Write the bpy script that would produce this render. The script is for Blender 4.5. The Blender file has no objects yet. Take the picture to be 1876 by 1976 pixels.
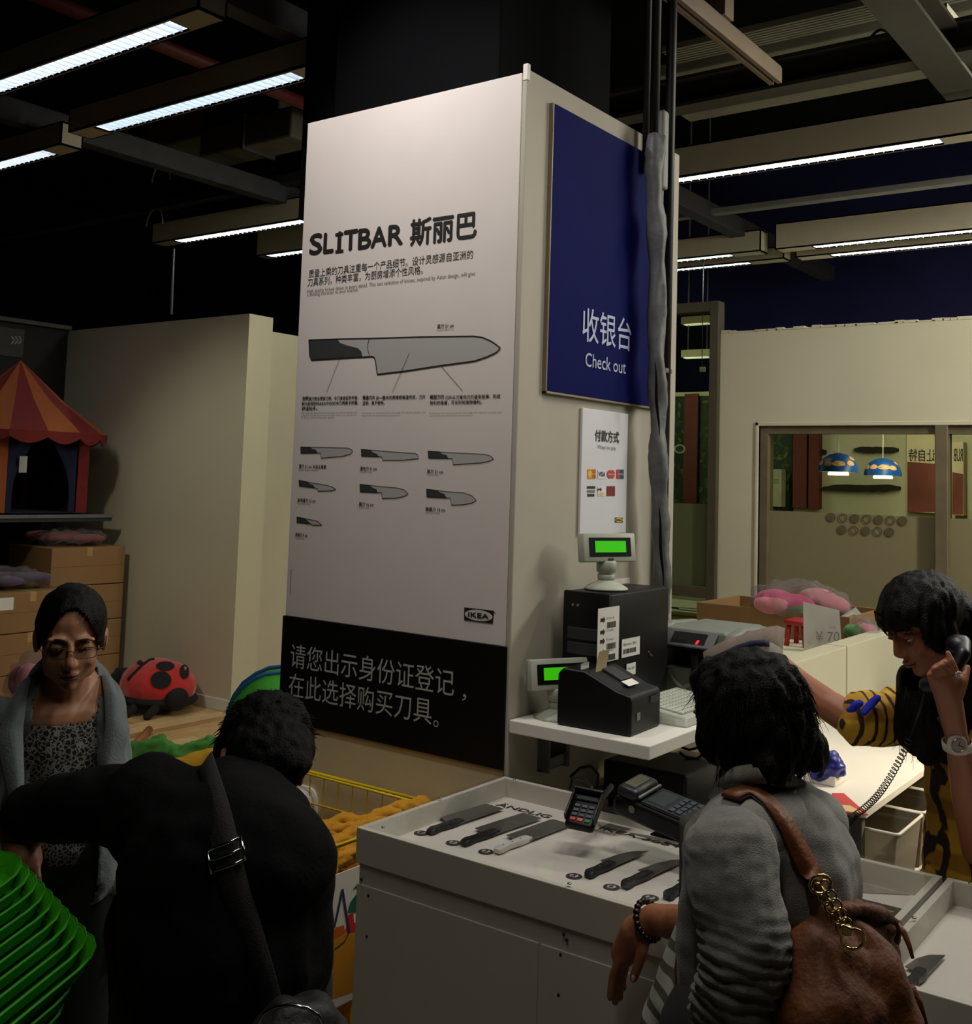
import bpy, bmesh, math, random
from mathutils import Vector as V, Matrix, noise
import numpy as np
R = math.radians
SC = bpy.context.scene
COL = SC.collection
# ------------------------------------------------------------ camera
F_PX, P_X, P_Y = 2109.6, 938.0, 754.0          # 1876 x 1976 frame
YAW, PITCH, ROLL, CZ = R(36.41), R(4.635), R(1.811), 1.85
fw = V((math.cos(YAW)*math.cos(PITCH), math.sin(YAW)*math.cos(PITCH), math.sin(PITCH)))
rt0 = V((math.sin(YAW), -math.cos(YAW), 0)); up0 = rt0.cross(fw)
rt = rt0*math.cos(ROLL)+up0*math.sin(ROLL); up = up0*math.cos(ROLL)-rt0*math.sin(ROLL)
O = V((0, 0, CZ))
cd = bpy.data.cameras.new('camera'); cam = bpy.data.objects.new('camera', cd); COL.objects.link(cam)
cd.sensor_fit = 'HORIZONTAL'; cd.sensor_width = 36; cd.lens = 36*F_PX/1876
cd.shift_y = -(988-P_Y)/1876; cd.clip_start = .02; cd.clip_end = 200
cam.matrix_world = Matrix(((rt.x, up.x, -fw.x, O.x), (rt.y, up.y, -fw.y, O.y), (rt.z, up.z, -fw.z, O.z), (0, 0, 0, 1)))
SC.camera = cam
# ------------------------------------------------------------ world, exposure, main lights
w = bpy.data.worlds.new('world'); SC.world = w; w.use_nodes = True
w.node_tree.nodes['Background'].inputs[0].default_value = (.75, .8, .72, 1)
w.node_tree.nodes['Background'].inputs[1].default_value = .012
vs = SC.view_settings
vs.view_transform = 'Standard'; vs.look = 'None'; vs.gamma = 1; vs.use_curve_mapping = False; vs.exposure = 0.0

def lamp(name, kind, loc, target=None, energy=10, color=(1, 1, 1), **kw):
    l = bpy.data.lights.new(name, kind); l.energy = energy; l.color = color
    for k, v in kw.items(): setattr(l, k, v)
    o = bpy.data.objects.new(name, l); COL.objects.link(o); o.location = loc
    if target is not None: o.rotation_euler = (V(target)-V(loc)).to_track_quat('-Z', 'Y').to_euler()
    return o
# shop spots on a rail above the aisle behind the camera, plus unseen fill lamps added for brightness
lamp('unseen_spot', 'SPOT', (2.2, 2.95, 4.3), (3.03, 2.78, 3.05), 112, (1, .95, .92), spot_size=R(78), spot_blend=1, shadow_soft_size=.05)
lamp('unseen_spot', 'SPOT', (2.3, 2.25, 4.3), (3.03, 2.3, 3.1), 50, (1, .97, .95), spot_size=R(64), spot_blend=1, shadow_soft_size=.05)
lamp('aisle_fill', 'AREA', (1.2, 1.0, 4.0), (1.5, 1.2, 0), 20, (1, .94, .83), shape='RECTANGLE', size=.15, size_y=2.4)  # added fill, makes up for the dimmed ceiling channels; no fixture here
lamp('aisle_fill', 'AREA', (4.9, .4, 4.0), (4.9, .8, 0), 22, (1, .93, .8), shape='RECTANGLE', size=.15, size_y=2.4)  # another added fill outside the frame, no fixture here
lamp('ceiling_fill', 'AREA', (6.2, -1.5, 3.3), (6.2, 1.0, 6), 45, (1, .93, .78), shape='RECTANGLE', size=.5, size_y=3)  # added upward fill that brightens the ceiling, no lamp stands here
lamp('aisle_fill', 'AREA', (6.7, -.9, 4.0), (7.4, .8, 1.2), 180, (1, .99, .88), shape='RECTANGLE', size=.15, size_y=2.4)  # added fill that brightens the window partition
lamp('unseen_spot', 'SPOT', (2.6, 5.9, 3.85), (5.6, 6.75, 1.25), 105, (1, .98, .82), spot_size=R(56), spot_blend=.8, shadow_soft_size=.1)  # spot added to brighten the left partition and floor
lamp('aisle_fill', 'AREA', (5.5, 4.7, 4.0), (5.9, 6.2, 0), 16, (1, 1, .84), shape='RECTANGLE', size=.15, size_y=1.6)  # added fill for the partition end, hidden behind the tower
lamp('counter_fill', 'AREA', (2.75, .8, 4.0), (2.65, 1.3, 0), 13, (1, .95, .86), shape='RECTANGLE', size=.3, size_y=.8, spread=R(120))  # added overhead fill that lifts the counter top
lamp('desk_spot', 'SPOT', (4.85, .45, 1.5), (4.5, 1.3, .66), 66, (1, .8, .52), spot_size=R(66), spot_blend=1, shadow_soft_size=.06)

# ------------------------------------------------------------ placing helpers
def ray(x, y): return fw + rt*((x-P_X)/F_PX) + up*((P_Y-y)/F_PX)
def PX(x, y, X): d = ray(x, y); return O + d*(X/d.x)
def PY(x, y, Y): d = ray(x, y); return O + d*(Y/d.y)
def PZ(x, y, Z): d = ray(x, y); return O + d*((Z-CZ)/d.z)
def PD(x, y, D): return O + ray(x, y)*D

# ------------------------------------------------------------ materials
def lin(c): return tuple(((v/255)/12.92 if v <= 10 else ((v/255+.055)/1.055)**2.4) for v in c)
MT = {}
def mat(name, rgb, rough=.6, metal=0., var=.08, vs_=8., bump=0., bs=60., emit=None, es=1., spec=.5, coat=0., sheen=0.):
    if name in MT: return MT[name]
    m = bpy.data.materials.new(name); m.use_nodes = True; MT[name] = m
    nt = m.node_tree; b = nt.nodes['Principled BSDF']; c = lin(rgb)
    b.inputs['Roughness'].default_value = rough; b.inputs['Metallic'].default_value = metal
    b.inputs['Specular IOR Level'].default_value = spec
    if coat: b.inputs['Coat Weight'].default_value = coat
    if sheen: b.inputs['Sheen Weight'].default_value = sheen
    tc = nt.nodes.new('ShaderNodeTexCoord')
    if var:
        n = nt.nodes.new('ShaderNodeTexNoise'); n.inputs['Scale'].default_value = vs_; n.inputs['Detail'].default_value = 4
        nt.links.new(tc.outputs['Object'], n.inputs['Vector'])
        r = nt.nodes.new('ShaderNodeValToRGB')
        r.color_ramp.elements[0].position = .3; r.color_ramp.elements[1].position = .7
        r.color_ramp.elements[0].color = (*[v*(1-var) for v in c], 1); r.color_ramp.elements[1].color = (*[min(1, v*(1+var)) for v in c], 1)
        nt.links.new(n.outputs['Fac'], r.inputs['Fac']); nt.links.new(r.outputs['Color'], b.inputs['Base Color'])
    else: b.inputs['Base Color'].default_value = (*c, 1)
    if bump:
        n = nt.nodes.new('ShaderNodeTexNoise'); n.inputs['Scale'].default_value = bs; n.inputs['Detail'].default_value = 5
        nt.links.new(tc.outputs['Object'], n.inputs['Vector'])
        bp = nt.nodes.new('ShaderNodeBump'); bp.inputs['Strength'].default_value = bump; bp.inputs['Distance'].default_value = .01
        nt.links.new(n.outputs['Fac'], bp.inputs['Height']); nt.links.new(bp.outputs['Normal'], b.inputs['Normal'])
    if emit:
        b.inputs['Emission Color'].default_value = (*lin(emit), 1); b.inputs['Emission Strength'].default_value = es
    return m
def glassy(name, rgb=(255, 255, 255), clear=.9, rough=.02, frost=None):
    """thin sheet: mostly clear, a little reflection; frost = (rgb, amount) adds a diffuse film"""
    if name in MT: return MT[name]
    m = bpy.data.materials.new(name); m.use_nodes = True; MT[name] = m
    nt = m.node_tree; nt.nodes.clear(); o = nt.nodes.new('ShaderNodeOutputMaterial')
    t = nt.nodes.new('ShaderNodeBsdfTransparent'); t.inputs[0].default_value = (*lin(rgb), 1)
    g = nt.nodes.new('ShaderNodeBsdfGlossy'); g.inputs['Roughness'].default_value = rough
    lw = nt.nodes.new('ShaderNodeLayerWeight'); lw.inputs[0].default_value = .12      # 0.12: about 4 % head-on, rising at grazing angles
    ge = nt.nodes.new('ShaderNodeNewGeometry'); inv = nt.nodes.new('ShaderNodeMath'); inv.operation = 'SUBTRACT'; inv.inputs[0].default_value = 1.0
    fr = nt.nodes.new('ShaderNodeMath'); fr.operation = 'MULTIPLY'
    nt.links.new(ge.outputs['Backfacing'], inv.inputs[1]); nt.links.new(lw.outputs['Fresnel'], fr.inputs[0]); nt.links.new(inv.outputs[0], fr.inputs[1])
    mx = nt.nodes.new('ShaderNodeMixShader'); nt.links.new(fr.outputs[0], mx.inputs[0])
    nt.links.new(t.outputs[0], mx.inputs[1]); nt.links.new(g.outputs[0], mx.inputs[2]); last = mx
    if frost:
        d = nt.nodes.new('ShaderNodeBsdfDiffuse'); d.inputs[0].default_value = (*lin(frost[0]), 1)
        tr = nt.nodes.new('ShaderNodeBsdfTranslucent'); tr.inputs[0].default_value = (*lin(frost[0]), 1)
        a = nt.nodes.new('ShaderNodeMixShader'); a.inputs[0].default_value = .4
        nt.links.new(d.outputs[0], a.inputs[1]); nt.links.new(tr.outputs[0], a.inputs[2])
        m2 = nt.nodes.new('ShaderNodeMixShader'); m2.inputs[0].default_value = frost[1]
        nt.links.new(mx.outputs[0], m2.inputs[1]); nt.links.new(a.outputs[0], m2.inputs[2]); last = m2
    nt.links.new(last.outputs[0], o.inputs[0])
    return m
def stripes(name, c1, c2, scale, rot=(0, 0, 0), rough=.8, dist=0., c3=None, kind='BANDS', ramp=(.45, .55), direction='X'):
    if name in MT: return MT[name]
    m = mat(name, c1, rough, var=0); nt = m.node_tree; b = nt.nodes['Principled BSDF']
    tc = nt.nodes.new('ShaderNodeTexCoord'); mp = nt.nodes.new('ShaderNodeMapping'); mp.inputs['Rotation'].default_value = rot
    wv = nt.nodes.new('ShaderNodeTexWave'); wv.bands_direction = direction; wv.inputs['Scale'].default_value = scale; wv.inputs['Distortion'].default_value = dist
    wv.inputs['Detail Scale'].default_value = 1.2
    r = nt.nodes.new('ShaderNodeValToRGB'); e = r.color_ramp.elements
    e[0].position = ramp[0]; e[1].position = ramp[1]; e[0].color = (*lin(c1), 1); e[1].color = (*lin(c2), 1)
    if c3:
        k = e.new(min(.99, ramp[1]+.3)); k.color = (*lin(c3), 1)
    nt.links.new(tc.outputs['Object'], mp.inputs[0]); nt.links.new(mp.outputs[0], wv.inputs[0]); nt.links.new(wv.outputs['Fac'], r.inputs[0])
    nt.links.new(r.outputs[0], b.inputs['Base Color'])
    return m

# ------------------------------------------------------------ object helpers
def tag(o, label=None, cat=None, group=None, kind=None):
    if label: o['label'] = label
    if cat: o['category'] = cat
    if group: o['group'] = group
    if kind: o['kind'] = kind
    return o
def empty(name, loc, label, cat, group=None):
    o = bpy.data.objects.new(name, None); COL.objects.link(o); o.location = loc; o.empty_display_size = .05
    return tag(o, label, cat, group)
def link(name, me, m=None, parent=None, smooth=False):
    o = bpy.data.objects.new(name, me); COL.objects.link(o)
    if m is not None and not me.materials: me.materials.append(m)
    if smooth:
        for p in me.polygons: p.use_smooth = True
    if parent is not None:
        o.parent = parent; o.matrix_parent_inverse = Matrix.Translation(-world_loc(parent))
    return o
def world_loc(o):
    # only thing roots (empties) are placed; meshes of parts are written in world coordinates
    return V(o.location) if o.type == 'EMPTY' else V((0, 0, 0))
class MB:
    def __init__(s): s.v = []; s.f = []; s.mi = []; s.k = 0
    def add(s, vs, fs, M=None):
        n = len(s.v)
        s.v += [tuple(M @ V(v)) if M is not None else tuple(v) for v in vs]
        s.f += [tuple(i+n for i in f) for f in fs]; s.mi += [s.k]*len(fs); return s
    def box(s, a, b, M=None):
        (x0, y0, z0), (x1, y1, z1) = a, b
        vs = [(x0, y0, z0), (x1, y0, z0), (x1, y1, z0), (x0, y1, z0), (x0, y0, z1), (x1, y0, z1), (x1, y1, z1), (x0, y1, z1)]
        return s.add(vs, [(0, 3, 2, 1), (4, 5, 6, 7), (0, 1, 5, 4), (1, 2, 6, 5), (2, 3, 7, 6), (3, 0, 4, 7)], M)
    def bbox(s, a, b, r=.004, M=None, seg=2):
        bm = bmesh.new(); bmesh.ops.create_cube(bm, size=1)
        A, B = V([min(p, q) for p, q in zip(a, b)]), V([max(p, q) for p, q in zip(a, b)])
        for v in bm.verts: v.co = V([(A[i]+B[i])/2+v.co[i]*(B[i]-A[i]) for i in range(3)])
        r = min(r, min(B-A)*.45)
        bmesh.ops.bevel(bm, geom=bm.edges[:], offset=r, segments=seg, affect='EDGES', profile=.5)
        bm.verts.index_update()
        s.add([v.co.copy() for v in bm.verts], [[v.index for v in f.verts] for f in bm.faces], M); bm.free(); return s
    def tube(s, pts, r, n=8, caps=True, closed=False):
        pts = [V(p) for p in pts]; N = len(pts); rs = r if isinstance(r, (list, tuple)) else [r]*N
        vs = []; fs = []; prev = None
        for i, p in enumerate(pts):
            if closed: t = (pts[(i+1) % N]-pts[i-1])
            else: t = (pts[min(i+1, N-1)]-pts[max(i-1, 0)])
            t = t.normalized() if t.length > 1e-9 else V((0, 0, 1))
            if prev is None: a = t.orthogonal().normalized()
            else:
                a = prev-t*prev.dot(t); a = a.normalized() if a.length > 1e-6 else t.orthogonal().normalized()
            prev = a; b = t.cross(a)
            for k in range(n):
                q = 2*math.pi*k/n; vs.append(p+(a*math.cos(q)+b*math.sin(q))*rs[i])
        for i in range(N if closed else N-1):
            j = (i+1) % N
            for k in range(n):
                fs.append((i*n+k, i*n+(k+1) % n, j*n+(k+1) % n, j*n+k))
        if caps and not closed: fs.append(tuple(range(n))[::-1]); fs.append(tuple((N-1)*n+k for k in range(n)))
        return s.add(vs, fs)
    def lathe(s, prof, M=None, n=24, cap=True):
        vs = []; fs = []
        for (r, z) in prof:
            for k in range(n): q = 2*math.pi*k/n; vs.append((r*math.cos(q), r*math.sin(q), z))
        for i in range(len(prof)-1):
            for k in range(n): fs.append((i*n+k, i*n+(k+1) % n, (i+1)*n+(k+1) % n, (i+1)*n+k))
        if cap:
            fs.append(tuple(range(n))[::-1]); fs.append(tuple((len(prof)-1)*n+k for k in range(n)))
        return s.add(vs, fs, M)
    def ell(s, c, r, M=None, n=16, m=10):
        vs = []; fs = []
        for i in range(m+1):
            t = math.pi*i/m
            for k in range(n): q = 2*math.pi*k/n; vs.append((r[0]*math.sin(t)*math.cos(q), r[1]*math.sin(t)*math.sin(q), r[2]*math.cos(t)))
        for i in range(m):
            for k in range(n):
                fs.append((i*n+k, (i+1)*n+k, (i+1)*n+(k+1) % n, i*n+(k+1) % n))
        T = Matrix.Translation(V(c)) @ (M.to_4x4() if M is not None else Matrix())
        return s.add(vs, fs, T)
    def prism(s, poly, n, th):
        """polygon (3-D points) thickened by th along -n"""
        n = V(n).normalized(); N = len(poly); P = [V(p) for p in poly]
        vs = P + [p-n*th for p in P]
        fs = [tuple(range(N)), tuple(range(2*N-1, N-1, -1))]+[(i, i+N, (i+1) % N+N, (i+1) % N) for i in range(N)]
        return s.add(vs, fs)
    def build(s, name, m=None, parent=None, smooth=False, mats=None):
        me = bpy.data.meshes.new(name); me.from_pydata([tuple(v) for v in s.v], [], s.f)
        if mats:
            for q in mats: me.materials.append(q)
            me.polygons.foreach_set('material_index', s.mi)
        elif m is not None: me.materials.append(m)
        bm = bmesh.new(); bm.from_mesh(me); bmesh.ops.remove_doubles(bm, verts=bm.verts, dist=1e-6) if smooth else None
        bmesh.ops.recalc_face_normals(bm, faces=bm.faces); bm.to_mesh(me); bm.free()
        if smooth == 'auto':
            for p in me.polygons: p.use_smooth = True
            try: me.set_sharp_from_angle(angle=R(40))
            except Exception: pass
            return link(name, me, None, parent)
        return link(name, me, None, parent, smooth)
def frame(o, x, y, z=None):
    x = V(x).normalized(); y = V(y); y = (y-x*y.dot(x)).normalized(); z = x.cross(y)
    return Matrix(((x.x, y.x, z.x, o[0]), (x.y, y.y, z.y, o[1]), (x.z, y.z, z.z, o[2]), (0, 0, 0, 1)))
def struct(o, label=None): return tag(o, label, kind='structure')

# a flat print: text fitted in a rectangle of a plane (o = lower left, x = right, y = up)
def text(parent, s, o, x, wd, y, ht, m, bold=0., lift=.0008, name='lettering', keep=False, depth=0):
    c = bpy.data.curves.new('t', 'FONT'); c.body = s; c.size = 1; c.resolution_u = 3
    if depth: c.extrude = depth
    ob = bpy.data.objects.new('t', c); COL.objects.link(ob)
    dg = bpy.context.evaluated_depsgraph_get(); me = bpy.data.meshes.new_from_object(ob.evaluated_get(dg))
    bpy.data.objects.remove(ob); bpy.data.curves.remove(c)
    n = len(me.vertices)
    if n == 0: return None
    co = np.zeros(n*3); me.vertices.foreach_get('co', co); co = co.reshape(-1, 3)
    a, b = co.min(0), co.max(0)
    x = V(x).normalized(); y = V(y).normalized(); z = x.cross(y); o = V(o)+z*lift
    sx = wd/(b[0]-a[0]); sy = ht/max(1e-6, b[1]-a[1])
    out = np.array(o)[None]+np.outer((co[:, 0]-a[0])*sx, x)+np.outer((co[:, 1]-a[1])*sy, y)
    me.vertices.foreach_set('co', out.ravel()); me.materials.clear(); me.materials.append(m); me.update()
    me.name = name
    if bold:                                        # heavier weight: the same outline laid down again a hair to each side
        bm = bmesh.new(); bm.from_mesh(me); b0 = bm.faces[:]; e = bold*abs(ht)
        for kk, (dx, dy) in enumerate(((e, 0), (-e, 0), (0, e), (0, -e))):
            r = bmesh.ops.duplicate(bm, geom=b0)
            for v in r['geom']:
                if isinstance(v, bmesh.types.BMVert): v.co += x*dx+y*dy+z*(.00012*(kk+1))
        bm.to_mesh(me); bm.free()
    return link(name, me, None, parent)
def text_px(parent, s, xl, yl, xr, yr, h, plane, X, m, bold=0., lift=.0012, mirror=False):
    f = PX if plane == 'x' else PY
    L, Q = f(xl, yl, X), f(xr, yr, X); z = (L.z+Q.z)/2
    mid = (L+Q)/2; hh = h*(mid-O).dot(fw)/F_PX
    d = V((0, -1, 0)) if plane == 'x' else V((1, 0, 0))
    return text(parent, s, (L.x, L.y, z), d, abs((Q-L).dot(d)), (0, 0, 1), hh, m, bold, lift)
def flat_px(mb, pts, plane, X, lift=.001):
    f = PX if plane == 'x' else PY
    P = [f(x, y, X-lift) for x, y in pts]
    mb.add(P, [tuple(range(len(P)))])
def line3(mb, a, b, w, n):
    a, b, n = V(a), V(b), V(n).normalized(); t = (b-a).normalized(); s = t.cross(n)*w/2
    mb.add([a-s, b-s, b+s, a+s], [(0, 1, 2, 3)])

# smooth fused body: capsules and ellipsoids -> voxel remesh -> relax
def caps(mb, a, b, r0, r1, n=14):
    a, b = V(a), V(b); L = (b-a).length
    if L < 1e-6: L = 1e-6
    z = (b-a).normalized(); x = z.orthogonal().normalized(); y = z.cross(x); prof = []
    for i in range(6): t = math.pi/2*(1-i/5); prof.append((r0*math.cos(t)+1e-4, -r0*math.sin(t)))
    for i in range(6): t = math.pi/2*i/5; prof.append((r1*math.cos(t)+1e-4, L+r1*math.sin(t)))
    M = Matrix(((x.x, y.x, z.x, a.x), (x.y, y.y, z.y, a.y), (x.z, y.z, z.z, a.z), (0, 0, 0, 1)))
    mb.lathe(prof, M, n)
def fuse(name, prims, m, parent, voxel=.008, smooth=5, disp=None, cut=None):
    mb = MB()
    for p in prims:
        if p[0] == 'c': caps(mb, *p[1:])
        elif p[0] == 'e': mb.ell(p[1], p[2], p[3] if len(p) > 3 else None)
        elif p[0] == 'p':                     # polyline of capsules
            for i in range(len(p[1])-1): caps(mb, p[1][i], p[1][i+1], p[2][i], p[2][i+1])
        elif p[0] == 'b': mb.bbox(p[1], p[2], p[3], p[4] if len(p) > 4 else None)
    me = bpy.data.meshes.new(name); me.from_pydata([tuple(v) for v in mb.v], [], mb.f)
    ob = bpy.data.objects.new('tmp', me); COL.objects.link(ob)
    rm = ob.modifiers.new('r', 'REMESH'); rm.mode = 'VOXEL'; rm.voxel_size = voxel; rm.adaptivity = 0
    sm = ob.modifiers.new('s', 'SMOOTH'); sm.iterations = smooth; sm.factor = .6
    dg = bpy.context.evaluated_depsgraph_get(); out = bpy.data.meshes.new_from_object(ob.evaluated_get(dg))
    bpy.data.objects.remove(ob); bpy.data.meshes.remove(me)
    n = len(out.vertices)
    if cut is not None:
        bm = bmesh.new(); bm.from_mesh(out)
        dl = [v for v in bm.verts if cut(v.co)]; bmesh.ops.delete(bm, geom=dl, context='VERTS'); bm.to_mesh(out); bm.free()
    if disp is not None:
        n = len(out.vertices); co = np.empty(n*3); no = np.empty(n*3)
        out.vertices.foreach_get('co', co); out.vertex_normals.foreach_get('vector', no); co = co.reshape(-1, 3); no = no.reshape(-1, 3); d = np.zeros(n)
        for i in range(n): d[i] = disp(V(co[i]), V(no[i])) or 0
        out.vertices.foreach_set('co', (co+no*d[:, None]).ravel()); out.update()
    out.name = name; out.materials.clear(); out.materials.append(m)
    for q in out.polygons: q.use_smooth = True
    return link(name, out, None, parent)
# ============================================================ SETTING
M_WALL = mat('wall_paint', (200, 192, 164), .85, var=.03, vs_=2, bump=.05, bs=40)
M_WHITE = mat('white_board', (218, 214, 205), .5, var=.02)
M_BLACK = mat('black_paint', (13, 13, 13), .95, var=.2, spec=.1)
M_NAVY = mat('navy_paint', (16, 18, 52), .9, var=.15, vs_=1.5, spec=.2)
M_STEEL = mat('grey_steel', (92, 92, 92), .6, metal=.0, var=.12)
M_DSTEEL = mat('dark_steel', (40, 40, 42), .7, var=.2)
M_FIX = mat('fixture_white', (172, 162, 138), .6, var=.04)
M_SOFFIT = mat('soffit_panel', (128, 124, 104), .9, var=.15, vs_=3)
M_RED = mat('red_pipe_paint', (88, 22, 18), .6)
M_ALU = mat('brushed_aluminium', (120, 108, 84), .45, metal=.3, var=.1)
# floor: dark base with real boards where they can be seen
struct(MB().box((-4, -6, -.12), (16, 16, -.02)).build('floor', mat('floor_base', (92, 74, 52), .6)))
fl = bpy.data.objects['floor']
PL = [mat('plank_%s' % k, c, .42, var=.16, vs_=5, bump=.05, bs=30) for k, c in (('honey', (196, 158, 106)), ('pale', (210, 176, 124)), ('tan', (176, 134, 86)))]
rnd = random.Random(4)
plank_me = []
for k in range(3):
    me = MB().bbox((0, 0, -.02), (1.196, .116, 0), .002).build('plank', PL[k]); plank_me.append(me.data); bpy.data.objects.remove(me)
for j in range(44):
    y = 3.7+j*.12; x = 2.75 - rnd.random()*1.2
    while x < 7.2:
        if not (2.9 < x < 4.1 and y < 3.1):
            o = bpy.data.objects.new('plank', plank_me[rnd.randrange(3)]); COL.objects.link(o); o.parent = fl; o.location = (x, y, 0)
        x += 1.2
struct(MB().box((-4, -6, -.02), (16, 3.7, 0)).build('floor', mat('floor_vinyl', (120, 112, 98), .4, var=.06)))
struct(MB().box((-4, -6, 6.0), (16, 16, 6.1)).build('ceiling', M_BLACK))
struct(MB().box((12.0, -6, 0), (12.2, 16, 6)).build('wall_back', M_NAVY))
struct(MB().box((-4, 15.8, 0), (16, 16, 6)).build('wall_left', M_BLACK))
struct(MB().box((-4, -6.2, 0), (16, -6, 6)).build('wall_right', M_BLACK))
struct(MB().box((-4.2, -6, 0), (-4, 16, 6)).build('wall_front', M_BLACK))
# left white partition with its bright end, second partition behind
struct(MB().box((5.79, 6.62, 0), (6.04, 9.4, 3.1)).build('wall_partition_left', M_WALL))
struct(MB().box((6.5, 7.16, 0), (9.5, 7.3, 3.08)).build('wall_partition_middle', M_WALL))
struct(MB().bbox((5.775, 6.605, 0), (5.79, 7.9, .09), .003).box((5.79, 6.605, 0), (6.04, 6.62, .09)).build('baseboard_left', M_WHITE))
# dark back wall of the rack bay
struct(MB().box((2.0, 9.1, 0), (5.79, 9.25, 3.1)).build('wall_rack_bay', mat('dark_wall', (24, 22, 18), .9)))
struct(MB().bbox((2.0, 9.04, 3.1), (5.79, 9.28, 3.14), .005).build('trim_1', mat('rail_dark_wood', (54, 44, 32), .6)))
s = empty('arrow_sign', (4.9, 9.09, 2.85), 'small dark sign with grey chevron arrows at top left of the dark wall', 'sign')
pl = MB().box((4.75, 9.085, 2.8), (5.35, 9.099, 3.05)).build('board', mat('sign_black', (16, 15, 12), .6), s)
mb = MB()
for k in range(3):
    c = PY(28+k*7, 657, 9.08); line3(mb, c+V((-.03, 0, .035)), c+V((.0, 0, 0)), .014, (0, -1, 0)); line3(mb, c, c+V((-.03, 0, -.035)), .014, (0, -1, 0))
mb.build('lettering', mat('print_grey', (120, 118, 104), .8), s)
# right white partition with window opening
X = 8.315
zt = PX(1465, 822, X).z
mb = MB()
mb.box((X, 3.413, 0), (X+.16, 3.752, 3.11)).box((X, -1.5, zt), (X+.16, 3.413, 3.11)).box((X, -1.5, 0), (X+.16, 3.413, .42))
struct(mb.build('wall_window', M_WALL))
rr = random.Random(8); mb = MB(); y = 3.75
while y > -1.4:                      # rough plaster crest along the top of that partition
    w_ = rr.uniform(.05, .16); mb.bbox((X-.003, y-w_, 3.105), (X+.163, y, 3.11+rr.uniform(.004, .022)), .004); y -= w_*.8
struct(mb.build('trim_2', M_WALL))
mb = MB()                            # casing around the opening
mb.bbox((X-.012, 3.413, .40), (X+.17, 3.44, zt+.03), .004).bbox((X-.012, -1.5, zt), (X+.17, 3.44, zt+.03), .004)
struct(mb.build('trim_3', M_WALL))
win = struct(MB().bbox((X+.02, 3.345, .42), (X+.14, 3.413, zt), .004).box((X+.021, -1.5, zt-.06), (X+.139, 3.3452, zt-.001)).box((X+.021, -1.5, .421), (X+.139, 3.3452, .48)).build('window_1', M_ALU))
MB().bbox((X-.01, 1.985, .42), (X+.12, 2.075, zt), .006).build('mullion', M_ALU, win)
G_CLEAR = glassy('window_glass', (225, 228, 205), rough=.03)
G_FROST = glassy('frosted_film', (150, 148, 110), rough=.25, frost=((176, 164, 128), .82))
zf = PX(1480, 985, X).z
for a, b in ((2.075, 3.345), (-1.5, 1.985)):
    MB().box((X+.07, a, zf), (X+.076, b, zt-.06)).build('pane', G_CLEAR, win)
    MB().box((X+.07, a, .48), (X+.076, b, zf)).build('frosted_pane', G_FROST, win)
mb = MB(); md = MB()
for r_, (n, x0, y0) in enumerate(((7, 1604, 998), (5, 1625, 1022))):
    for k in range(n):
        c = PX(x0+k*23, y0+k*1.2, X+.062); q = .034
        ring = [(math.cos(2*math.pi*i/20), math.sin(2*math.pi*i/20)) for i in range(20)]
        if k % 2 == 0: md.add([c+V((0, a*q, b*q)) for a, b in ring], [tuple(range(20))])
        else: mb.add([c+V((0, a*q, b*q)) for a, b in ring]+[c+V((0, a*q*.72, b*q*.72)) for a, b in ring], [(i, (i+1) % 20, (i+1) % 20+20, i+20) for i in range(20)])
d = md.build('dot_pattern', mat('film_dot', (84, 78, 52), .7), win); mb.build('ring_pattern', mat('film_dot', (84, 78, 52)), win)
# glass door left of it
dz = PX(1385, 582, X).z
dr = struct(MB().bbox((X-.05, 3.752, .0), (X+.07, 3.83, dz), .005).bbox((X-.05, 3.83, dz-.085), (X+.07, 5.2, dz), .005).bbox((X-.05, 3.83, .95), (X+.07, 5.2, 1.04), .004).bbox((X-.05, 5.12, 0), (X+.07, 5.2, dz), .005).build('door_1', mat('door_frame', (84, 76, 60), .5, metal=.3)))
zdf = PX(1340, 972, X).z
MB().box((X, 3.83, zdf), (X+.008, 5.12, dz-.085)).build('pane', glassy('door_glass', (200, 205, 180), rough=.02), dr)
MB().box((X, 3.83, 1.04), (X+.008, 5.12, zdf)).build('frosted_pane', glassy('frosted_green', (140, 150, 110), rough=.25, frost=((124, 130, 96), .8)), dr)
MB().box((X, 3.83, .12), (X+.008, 5.12, .95)).build('pane', glassy('door_glass', (200, 205, 180)), dr)
# ---- room behind the glass
M_PALE = mat('pale_far_wall', (186, 182, 160), .9, var=.03)
XB = 11.2
struct(MB().box((XB, -3, 0), (XB+.1, 7, 2.9)).build('wall_behind_window', M_PALE))
struct(MB().box((8.5, -3, 0), (XB, 7, .01)).build('floor', mat('far_floor', (110, 96, 60), .5)))
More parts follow.
